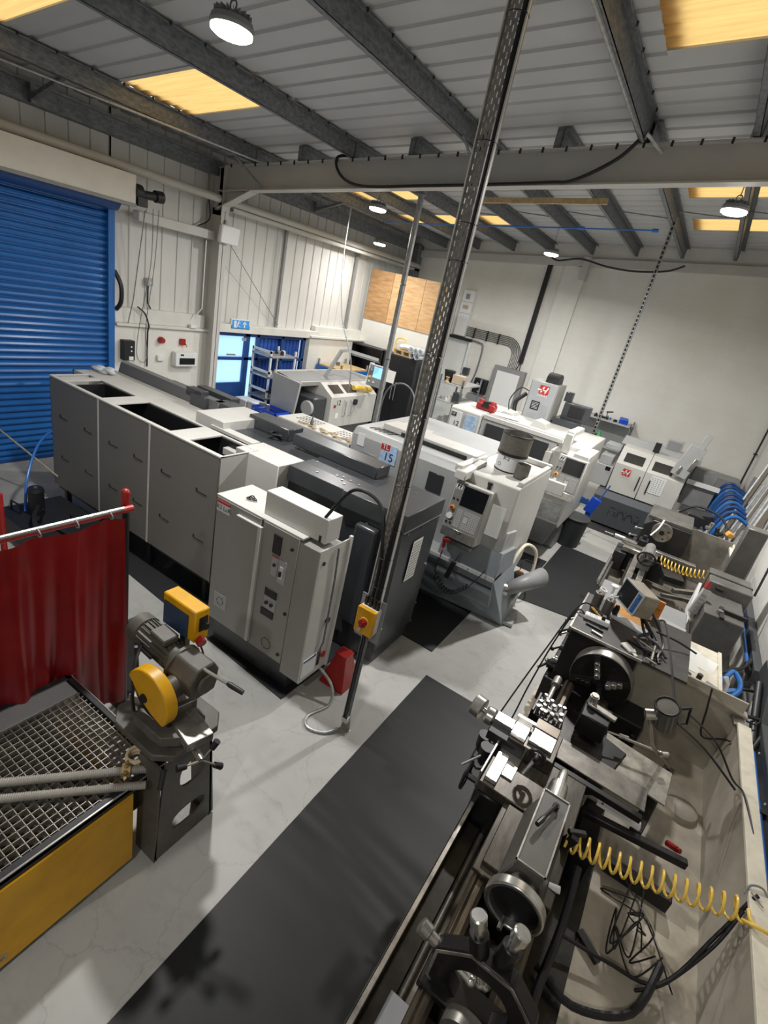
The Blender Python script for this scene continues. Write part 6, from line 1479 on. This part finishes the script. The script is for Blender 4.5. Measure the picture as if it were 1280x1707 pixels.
# tailstock
ts = build('tailstock_body', B().prism('y',[(.05,1.0),(.30,1.0),(.28,1.12),(.245,1.24),(.105,1.24),(.07,1.12)],1.96,2.44), mat('tailstock paint',(.09,.085,.075),.4,var=.2), t, bevel=.01)
build('tailstock_plate', B().rbox((.175,2.18,1.27),(.145,.50,.05),(0,0,0)), mat('tailstock top',(.11,.105,.095),.45,var=.15), t, bevel=.006)
build('plate_rim', B().box(.10,.108,1.93,2.43,1.295,1.302).box(.242,.25,1.93,2.43,1.295,1.302).box(.10,.25,2.424,2.432,1.295,1.302).box(.10,.25,1.93,1.938,1.295,1.302), WORN, t)
build('clamp_lever', B().cyl((.185,2.34,1.30),(.185,2.34,1.33),.018,n=12).cyl((.185,2.34,1.33),(.135,2.16,1.34),.010,n=8).rev((.15,2.21,1.337),(.13,2.14,1.342),[(0,.012),(.3,.015),(1,.013)],10), NI, t)
build('quill', B().rev((.175,2.44,1.17),(.175,2.78,1.17),[(0,.055),(.5,.055),(.62,.05),(.63,.03),(.95,.026),(1,.02)],28), STEEL, t)
build('tailstock_base', B().box(-.03,.34,2.0,2.42,1.0,1.06).box(-.06,.06,1.95,2.5,1.01,1.035), BROWNW, t, bevel=.005)
build('side_button', B().cyl((.30,2.12,1.05),(.35,2.12,1.07),.018,n=14), LABELW, t)
hx,hy,hz = .175,1.88,1.16
build('graduated_collar', B().rev((hx,1.96,hz),(hx,1.86,hz),[(0,.055),(.3,.07),(1,.08)],30), STEEL, t)
th = build('tailstock_handwheel', B().hollow((hx,1.80,hz),(0,1,0),.142,.116,.055,48), STEEL, t, bevel=.008, seg=2)
build('wheel_dish', B().cyl((hx,1.858,hz),(hx,1.84,hz),.120,n=40), BLACK, th)
build('crank_pin', B().cyl((hx-.02,1.80,hz-.08),(hx-.02,1.74,hz-.085),.012,n=10), STEEL, th)
# steady rest
SXc,SZc,SY0,SY1 = .17,1.13,1.40,1.475
n_=32; poly=[]; hole=[]
for k in range(n_):
    a = 2*PI*k/n_; c_,s_ = math.cos(a),math.sin(a)
    m_ = max(abs(c_),abs(s_),(abs(c_)+abs(s_))/1.42); poly.append((SXc+.215*c_/m_, SZc+.215*s_/m_)); hole.append((SXc+.125*c_, SZc+.125*s_))
st_ = build('steady_frame', B().plate_hole('y',poly,hole,SY0,SY1), NI, t, bevel=.010, seg=2)
build('steady_edge', B().plate_hole('y',[(SXc+(u-SXc)*.99,SZc+(v-SZc)*.99) for u,v in poly],[(SXc+(u-SXc)*.93,SZc+(v-SZc)*.93) for u,v in poly],SY0-.004,SY0), WORN, st_)
build('steady_base', B().box(-.06,.38,1.36,1.50,.99,1.03), NI, t, bevel=.006)
for k,(ax,az,l0,l1) in enumerate(((-.31,.95,.07,.40),(.10,.99,.07,.40),(-.95,.28,.07,.32))):
    u = Vector((ax,.12 if k==1 else 0,az)).normalized(); c_ = Vector((SXc,1.437,SZc))
    sl_ = build('steady_sleeve', B().cyl(c_+u*.16,c_+u*(l1-.09),.040,n=24), NI, st_, bevel=.004)
    build('steady_screw', B().cyl(c_+u*(l1-.1),c_+u*(l1-.03),.024,n=18).rev(c_+u*(l1-.05),c_+u*l1,[(0,.03),(.1,.034),(.9,.034),(1,.028)],24), STEEL if k<2 else WORN, st_)
    build('steady_finger', B().cyl(c_+u*.05,c_+u*.16,.020,n=16).sph(c_+u*.05,.024), STEEL, st_)
build('roller_disc', B().cyl((SXc,1.30,SZc-.10),(SXc,1.36,SZc-.10),.09,n=28), WORN, t)
build('bed_cover', B().rbox((-.08,1.25,.80),(.12,.25,.01),(0,0,0)), MGREY, t)
build('coolant_hose', B().tube([(.42,2.42,.95),(.44,2.15,.82),(.42,1.8,.75),(.44,1.55,.70),(.40,1.45,.85),(.34,1.5,.98)],.022,10,sm=6), BLACK, t)
build('corrugated_hose', B().rev((.40,1.50,.95),(.50,1.42,.80),[(k/16,.024+.004*(k%2)) for k in range(17)],14), OILY, t)
build('drain_hose', B().tube([(.40,2.0,.66),(.6,1.95,.66),(.85,2.1,.68),(.95,2.4,.72)],.02,8,sm=5), BLACK, t)

# machine lamp
t = thing('machine_lamp','ribbed grey cylindrical machine lamp with side handle over the near lathe','lamp',(.60,3.30,1.5))
c0 = Vector((.56,3.28,1.62)); c1 = Vector((.60,3.34,1.44))
b = B().rev(c0,c1,[(0,.072),(.05,.078),(.12,.066),(.95,.064),(1,.05)],32); build('body', b, mat('lamp grey',(.13,.125,.115),.4,metal=.3,var=.2), t)
d_ = (c1-c0).normalized(); u_ = d_.orthogonal().normalized(); v_ = d_.cross(u_)
b = B()
for k in range(14):
    a = 2*PI*k/14; q = u_*math.cos(a)+v_*math.sin(a); b.tube([c0+d_*.03+q*.068,c1-d_*.015+q*.064],.0055,4)
build('cooling_rib', b, mat('lamp grey',(0,0,0)), t)
build('front_ring', B().ring(c0,d_,.070,.008,32,8), NI, t); build('lens', B().cyl(c0-d_*-.004,c0+d_*.01,.060,n=28), GLASSD, t)
hq = (Vector((.82,.53,.21))).normalized()
build('handle', B().tube([c0+d_*.03+hq*.07,c0+d_*.02+hq*.15,c1-d_*.02+hq*.15,c1-d_*.02+hq*.066],.009,6), NI, t)
build('joint', B().cyl((.47,3.27,1.50),(.53,3.29,1.52),.035,n=18).cyl((.53,3.29,1.52),(.60,3.30,1.54),.014,n=10), STEEL, t)
build('arm', B().tube([(.50,3.28,1.49),(.62,3.42,1.2),(.84,3.72,.88),(.88,3.78,.62)],.012,8), WORN, t)
tag(build('lamp_cable', B().tube([(.60,3.38,1.6),(.52,3.7,1.70),(.44,4.2,1.72),(.42,4.5,1.60)],.008,6,sm=6), BLACK), 'black lamp cable rising to the display on the headstock','cable')
tag(build('lamp_cable', B().tube([(.70,3.42,1.56),(.95,3.60,1.35),(1.10,3.50,1.22),(1.16,3.40,1.23),(1.20,3.10,1.22)],.007,6,sm=6).tube([(.66,3.35,1.5),(.9,3.50,1.32),(1.12,3.42,1.21)],.008,6,sm=5), BLACK), 'black lamp cable tied to the cream guard rail','cable')
tag(build('guard_cable', B().tube([(.92,4.25,1.36),(.95,4.22,1.2),(1.0,4.18,.98),(1.12,4.16,1.05),(1.15,4.1,1.1)],.007,6,sm=6), BLACK), 'thin black cable draped down the beige end guard','cable')
# loose items in and around the near lathe
tag(build('steel_rod', B().cyl((.34,3.40,1.14),(.50,3.46,1.13),.007,n=8).cyl((.46,3.44,1.13),(.72,3.52,1.12),.010,n=10).rev((.42,3.44,1.13),(.48,3.46,1.13),[(0,.016),(1,.016)],12).cyl((.70,3.50,1.12),(.74,3.53,1.12),.02,n=10), STEEL), 'bright jointed steel rod reaching from the tool post to the lamp arm','rod')
t = thing('socket_tray','black box full of bright steel tool bits beside the chuck','tray',(-.04,3.28,1.07))
build('box', B().box(-.15,.06,3.17,3.40,1.07,1.13).box(-.16,-.14,3.17,3.40,1.07,1.16), NI, t, bevel=.004)
random.seed(17)
for k in range(26):
    x = -.125+(k%6)*.032+random.uniform(-.006,.006); y = 3.19+(k//6)*.045+random.uniform(-.006,.006); h = random.uniform(.03,.07)
    tag(build('tool_bit', B().rev((x,y,1.13),(x+random.uniform(-.008,.008),y,1.13+h),[(0,.007),(.6,.007),(.65,.013),(1,.013)],10), STEEL), 'bright steel tool bit standing in the black box by the chuck','tool bit','tool bits in the black box')
tag(build('chuck_key_block', B().box(.52,.62,4.10,4.24,.72,.82).cyl((.57,4.10,.77),(.57,4.0,.77),.022,n=12), NI, bevel=.008), 'small dark motor block mounted low beside the chuck','block')
coil((.30,2.42,1.08),(1.14,2.56,1.20),.035,16,.055,.0075,YELH,'yellow coiled air hose stretched from the near tailstock to the guard rail')
tag(build('air_hose', B().tube([(1.14,2.54,1.24),(1.15,2.48,1.24),(1.20,2.46,1.25),(1.27,2.48,1.22),(1.26,2.46,1.10)],.009,8,sm=4).tube([(1.13,2.50,1.20),(1.155,2.46,1.245),(1.25,2.47,1.245),(1.265,2.50,1.16)],.009,8,sm=4), YELH), 'yellow hose turn wrapped over the cream guard rail','hose')
pts=[]
for k in range(120):
    u=k/119; a=2*PI*9*u; pts.append((1.33+.060*math.cos(a)+.03*u, 2.86-.36*u+.03*math.sin(a), 1.0-.06*u+.055*math.sin(a)))
tag(build('coiled_hose', B().tube(pts,.009,6), YELH), 'yellow coiled hose hanging behind the cream guard rail','hose')
tag(build('hanging_cable', B().tube([(1.30,2.52,.95),(1.31,2.35,.9),(1.36,2.2,.8),(1.5,2.1,.7)],.010,6,sm=4), BLACK), 'black cable hanging behind the guard rail near the photo corner','cable')
tag(build('air_gun', B().rbox((.32,2.40,1.10),(.05,.05,.11),(0,20,0)).rbox((.34,2.43,1.15),(.10,.03,.03),(0,0,30)).cyl((.31,2.40,1.06),(.30,2.38,1.0),.012,n=8), NI, bevel=.005), 'black blow gun hooked at the tailstock side of the near lathe','air gun')
# cable nest in the tray
random.seed(23)
for k in range(5):
    pts=[(.78+random.uniform(-.06,.06),2.72+random.uniform(-.1,.1),.70)]
    for j in range(5): pts.append((.70+.05*j+random.uniform(-.12,.12),2.50+random.uniform(-.22,.15),.64+random.uniform(0,.18)))
    tag(build('loose_cable', B().tube(pts,.0045,6,sm=8), BLACK), 'loose black cable tangled in the near lathe tray','cable','cables tangled in the near tray')
tag(build('loose_cable', B().tube([(.45,2.2,.70),(.7,2.25,.68),(.95,2.30,.72),(1.1,2.52,1.0),(1.16,2.62,1.19),(1.19,2.66,1.24)],.010,8,sm=6), BLACK), 'pair of black cables rising from the tray to the guard rail','cable')
tag(build('loose_cable', B().tube([(.85,2.2,.70),(.98,2.33,.72),(1.1,2.48,.96),(1.155,2.60,1.16)],.009,8,sm=6), BLACK), 'second black cable rising from the tray to the guard rail','cable')
tag(build('cable_tie', B().tube([(1.14,2.66,1.20),(1.16,2.70,1.24),(1.22,2.72,1.24),(1.255,2.68,1.2)],.006,6,sm=4).cyl((1.16,2.66,1.235),(1.21,2.61,1.235),.004,n=6), MGREY), 'grey tie looped over the cream rail beside the yellow hose','tie')
tag(build('offcut_bar', B().rbox((.62,2.30,.625),(.15,.04,.03),(0,0,-35)), NI), 'small dark offcut lying in the beige lathe tray','offcut')
tag(build('sensor_head', B().cyl((.92,3.22,.72),(.97,3.17,.76),.02,n=12).cyl((.97,3.17,.76),(.985,3.16,.77),.016,n=12), REDP), 'small red tipped sensor beside the slanted arm in the tray','sensor')
tag(build('rounded_cover', B().rev((1.02,3.72,.60),(1.02,3.72,.66),[(0,.12),(.6,.11),(1,.07)],20), GUARDB), 'beige rounded cover in the rear corner of the tray','cover')

# ---- on the headstock
t = thing('digital_readout','beige display box with dark screen and blue keys on the near headstock','display',(.2,4.6,1.4))
M2 = Matrix.Translation((.045,4.70,1.55)) @ Matrix.Rotation(R(-54),4,'Z') @ Matrix.Rotation(R(-8),4,'X')
def NB(): q=B(); q.m=M2; return q
bodym = mat('dusty beige',(.30,.26,.20),.5,var=.35,vscale=8)
bd = build('case', NB().box(0,.30,0,.16,0,.21), bodym, t, bevel=.008)
build('front_frame', NB().box(-.004,.304,-.012,0,-.004,.214), PGREY, bd, bevel=.003)
build('screen', NB().box(.012,.215,-.016,-.012,.015,.20), SCREEN, bd)
kp = build('key_panel', NB().box(.235,.288,-.016,-.012,.015,.19), mat('key panel blue',(.03,.09,.22),.4), bd)
for k in range(3): build('key', NB().cyl((.258,-.016,.04+k*.06),(.258,-.022,.04+k*.06),.014,n=10), BLUE, kp)
build('stand_arm', B().tube([(.28,4.55,1.56),(.42,4.55,1.42),(.47,4.50,1.39)],.018,8), NI, t)
build('display_cables', B().tube([(.33,4.62,1.60),(.44,4.58,1.50),(.52,4.45,1.42),(.50,4.28,1.40),(.52,4.2,1.38)],.010,6,sm=5).tube([(.26,4.6,1.58),(.36,4.50,1.43),(.48,4.42,1.42),(.56,4.3,1.40)],.012,6,sm=5).tube([(.44,4.52,1.48),(.62,4.6,1.44),(.78,4.62,1.40)],.009,6,sm=4), BLACK, t)
tag(build('cable_arc', B().tube([(.40,4.52,1.44),(.32,4.42,1.40),(.42,4.30,1.39),(.52,4.34,1.40)],.014,8,sm=6), BLACK), 'black cable bundle curling on the headstock lid','cable')
t = thing('folder','orange folder standing open behind the display box','folder',(.28,5.0,1.35))
build('cover', B().rbox((.30,5.02,1.46),(.30,.012,.26),(25,0,-6)), ORANGE, t); build('dark_cover', B().rbox((.20,4.78,1.385),(.34,.20,.012),(0,0,-14)), mat('dark orange',(.45,.20,.02),.5), t)
build('label', B().rbox((.39,4.93,1.50),(.06,.004,.02),(25,0,-6)), mat('olive print',(.25,.2,.02),.6), t)
tag(build('paper_stack', B().rbox((.22,4.62,1.395),(.34,.10,.02),(0,0,-14)), PGREY), 'grey paper stack in front of the orange folder','papers')
tag(build('white_note', B().rbox((.52,4.92,1.36),(.30,.36,.006),(0,0,-10)), PGREY), 'large pale sheet behind the display on the headstock','sheet')
for k,(x,y) in enumerate(((-.085,4.68),(.02,4.63))):
    t = thing('steel_tumbler',['left tall grey metal cylinder near the power strip','right tall grey metal cylinder holding the white ringed tools'][k],'cylinder',(x,y,1.385))
    build('body', B().cyl((x,y,1.385),(x,y,1.53),.042,n=28), mat('brushed can',(.16,.15,.14),.35,metal=.6,var=.2), t)
    build('rim', B().ring((x,y,1.53),(0,0,1),.040,.004,28,6), STEEL, t)
for k,(x,y,z,tilt) in enumerate(((-.07,4.70,1.56,(.3,0,1)),(.035,4.66,1.57,(-.3,.1,1)),(.0,4.78,1.60,(0,.1,1)))):
    tag(build('ringed_tool', (B().ring((x,y,z),tilt,.030,.007,20,6).cyl((x,y-.02,z-.05),(x+.01,y-.01,z),.008,n=8)) if k<2 else B().cyl((x,y,z-.08),(x,y,z),.012,n=10).cyl((x,y,z),(x,y,z+.012),.034,n=20), LABELW), ['white ringed tool in the left metal cylinder','white ringed tool in the right metal cylinder','white disc topped tool behind the two rings'][k],'tool')
tag(build('socket_pile', B().cyl((.09,4.66,1.385),(.09,4.66,1.47),.025,n=14).cyl((.09,4.66,1.47),(.09,4.66,1.49),.02,n=12).rbox((.06,4.72,1.41),(.05,.05,.05),(0,0,20)), BLKM), 'dark stubby tool with white top next to the right cylinder','tool')
t = thing('power_strip','white four way power strip lying across the headstock lid','power strip',(-.02,4.39,1.39))
Mp = Matrix.Translation((-.02,4.39,1.40)) @ Matrix.Rotation(R(4),4,'Z')
q=B(); q.m=Mp; q.box(-.105,.105,-.035,.035,-.012,.035); build('case', q, LABELW, t, bevel=.008)
for x in (-.055,-.015):
    q=B(); q.m=Mp; q.ring((x,0,.035),(0,0,1),.013,.002,14,5); build('outlet', q, MGREY, t)
q=B(); q.m=Mp; q.box(.03,.06,-.02,.02,.035,.07); build('plug', q, BLACK, t)
tag(build('power_cable', B().tube([(-.12,4.38,1.41),(-.20,4.40,1.40),(-.26,4.25,1.1),(-.30,4.05,.7),(-.32,3.85,.35),(-.40,3.72,.03),(-.46,3.62,.02),(-.40,3.55,.02),(-.34,3.62,.02),(-.38,3.7,.02)],.007,6,sm=8), BLACK), 'black power cable dropping from the headstock to the floor','cable')
tag(build('power_cable', B().tube([(.02,4.44,1.44),(-.08,4.52,1.45),(-.20,4.46,1.42),(-.30,4.25,1.0),(-.42,3.95,.4),(-.48,3.62,.02),(-.40,3.45,.02),(-.34,3.4,.02)],.007,6,sm=8), BLACK), 'second black cable looping to the floor beside the near lathe','cable')
tag(build('screwdriver', B().cyl((-.10,4.60,1.40),(-.04,4.53,1.40),.012,n=10).cyl((-.04,4.53,1.40),(.03,4.47,1.40),.005,n=6), mat('orange grip',(.7,.4,.08),.5)), 'screwdriver with pale orange grip left of the tumblers','screwdriver')
tag(build('pen_knife', B().rbox((-.01,4.27,1.395),(.15,.022,.012),(0,0,-6)), BLACK), 'black knife beside the power strip','knife')
tag(build('steel_punch', B().cyl((-.02,4.19,1.395),(.07,4.17,1.395),.009,n=10), STEEL), 'bright steel punch at the front lid edge','punch')
tag(build('rag', B().rbox((.27,4.20,1.397),(.09,.07,.02),(0,5,-35)).rbox((.31,4.17,1.395),(.06,.05,.025),(0,-8,20)).rbox((.34,4.14,1.392),(.03,.05,.015),(0,0,40)), CREAM, bevel=.008, seg=2), 'crumpled cream rag on the headstock lid','rag')
for k,(p0,p1) in enumerate((((.26,4.32,1.395),(.40,4.29,1.395)),((.30,4.42,1.395),(.50,4.33,1.395)),((.42,4.26,1.395),(.52,4.24,1.395)))):
    tag(build('spanner', B().tube([p0,p1],.009,6).sph(p1,.018,(1,1,.5),8).sph(p0,.014,(1,1,.5),8), NI if k!=1 else WORN), ['short dark spanner right of the cream rag','long worn spanner lying across the headstock lid','small dark bar near the back of the lid'][k],'spanner')
t = thing('chuck_key','T handled steel chuck key lying on the headstock lid extension','chuck key',(.48,4.3,1.39))
build('stem', B().cyl((.47,4.50,1.40),(.46,4.16,1.40),.011,n=10), WORN, t); build('cross_bar', B().cyl((.42,4.16,1.40),(.50,4.14,1.40),.008,n=8), STEEL, t)
t = thing('notice_board','cream board with torn white papers behind the lathe end guard','board',(.86,4.85,1.2))
build('board', B().box(.70,1.03,4.42,5.26,1.17,1.195), RAILC, t, bevel=.003)
build('side_frame', B().box(1.03,1.06,4.42,5.26,1.17,1.21), RAILC, t, bevel=.002)
for (x,y,w_,h_,a) in ((.80,5.0,.17,.22,-4),(.93,4.92,.16,.24,-12),(.80,4.78,.15,.18,5)): build('paper', B().rbox((x,y,1.20),(w_,h_,.004),(2,3,a)), PAPER, t)
build('plug', B().cyl((.78,4.55,1.20),(.78,4.55,1.24),.03,n=14), BLACK, t); build('plug', B().cyl((.88,4.62,1.20),(.88,4.62,1.24),.022,n=14), BLACK, t)
build('steel_plate', B().rbox((.96,4.56,1.20),(.09,.14,.004),(0,0,-25)), MGREY, t)
build('board_support', B().box(.74,.78,4.5,5.2,0,1.17), MGREY, t)
tag(build('white_clamp', B().tube([(1.09,4.86,1.20),(1.12,4.84,1.16),(1.12,4.80,1.05)],.022,10), LABELW), 'white pipe stub at the right edge of the notice board','pipe')
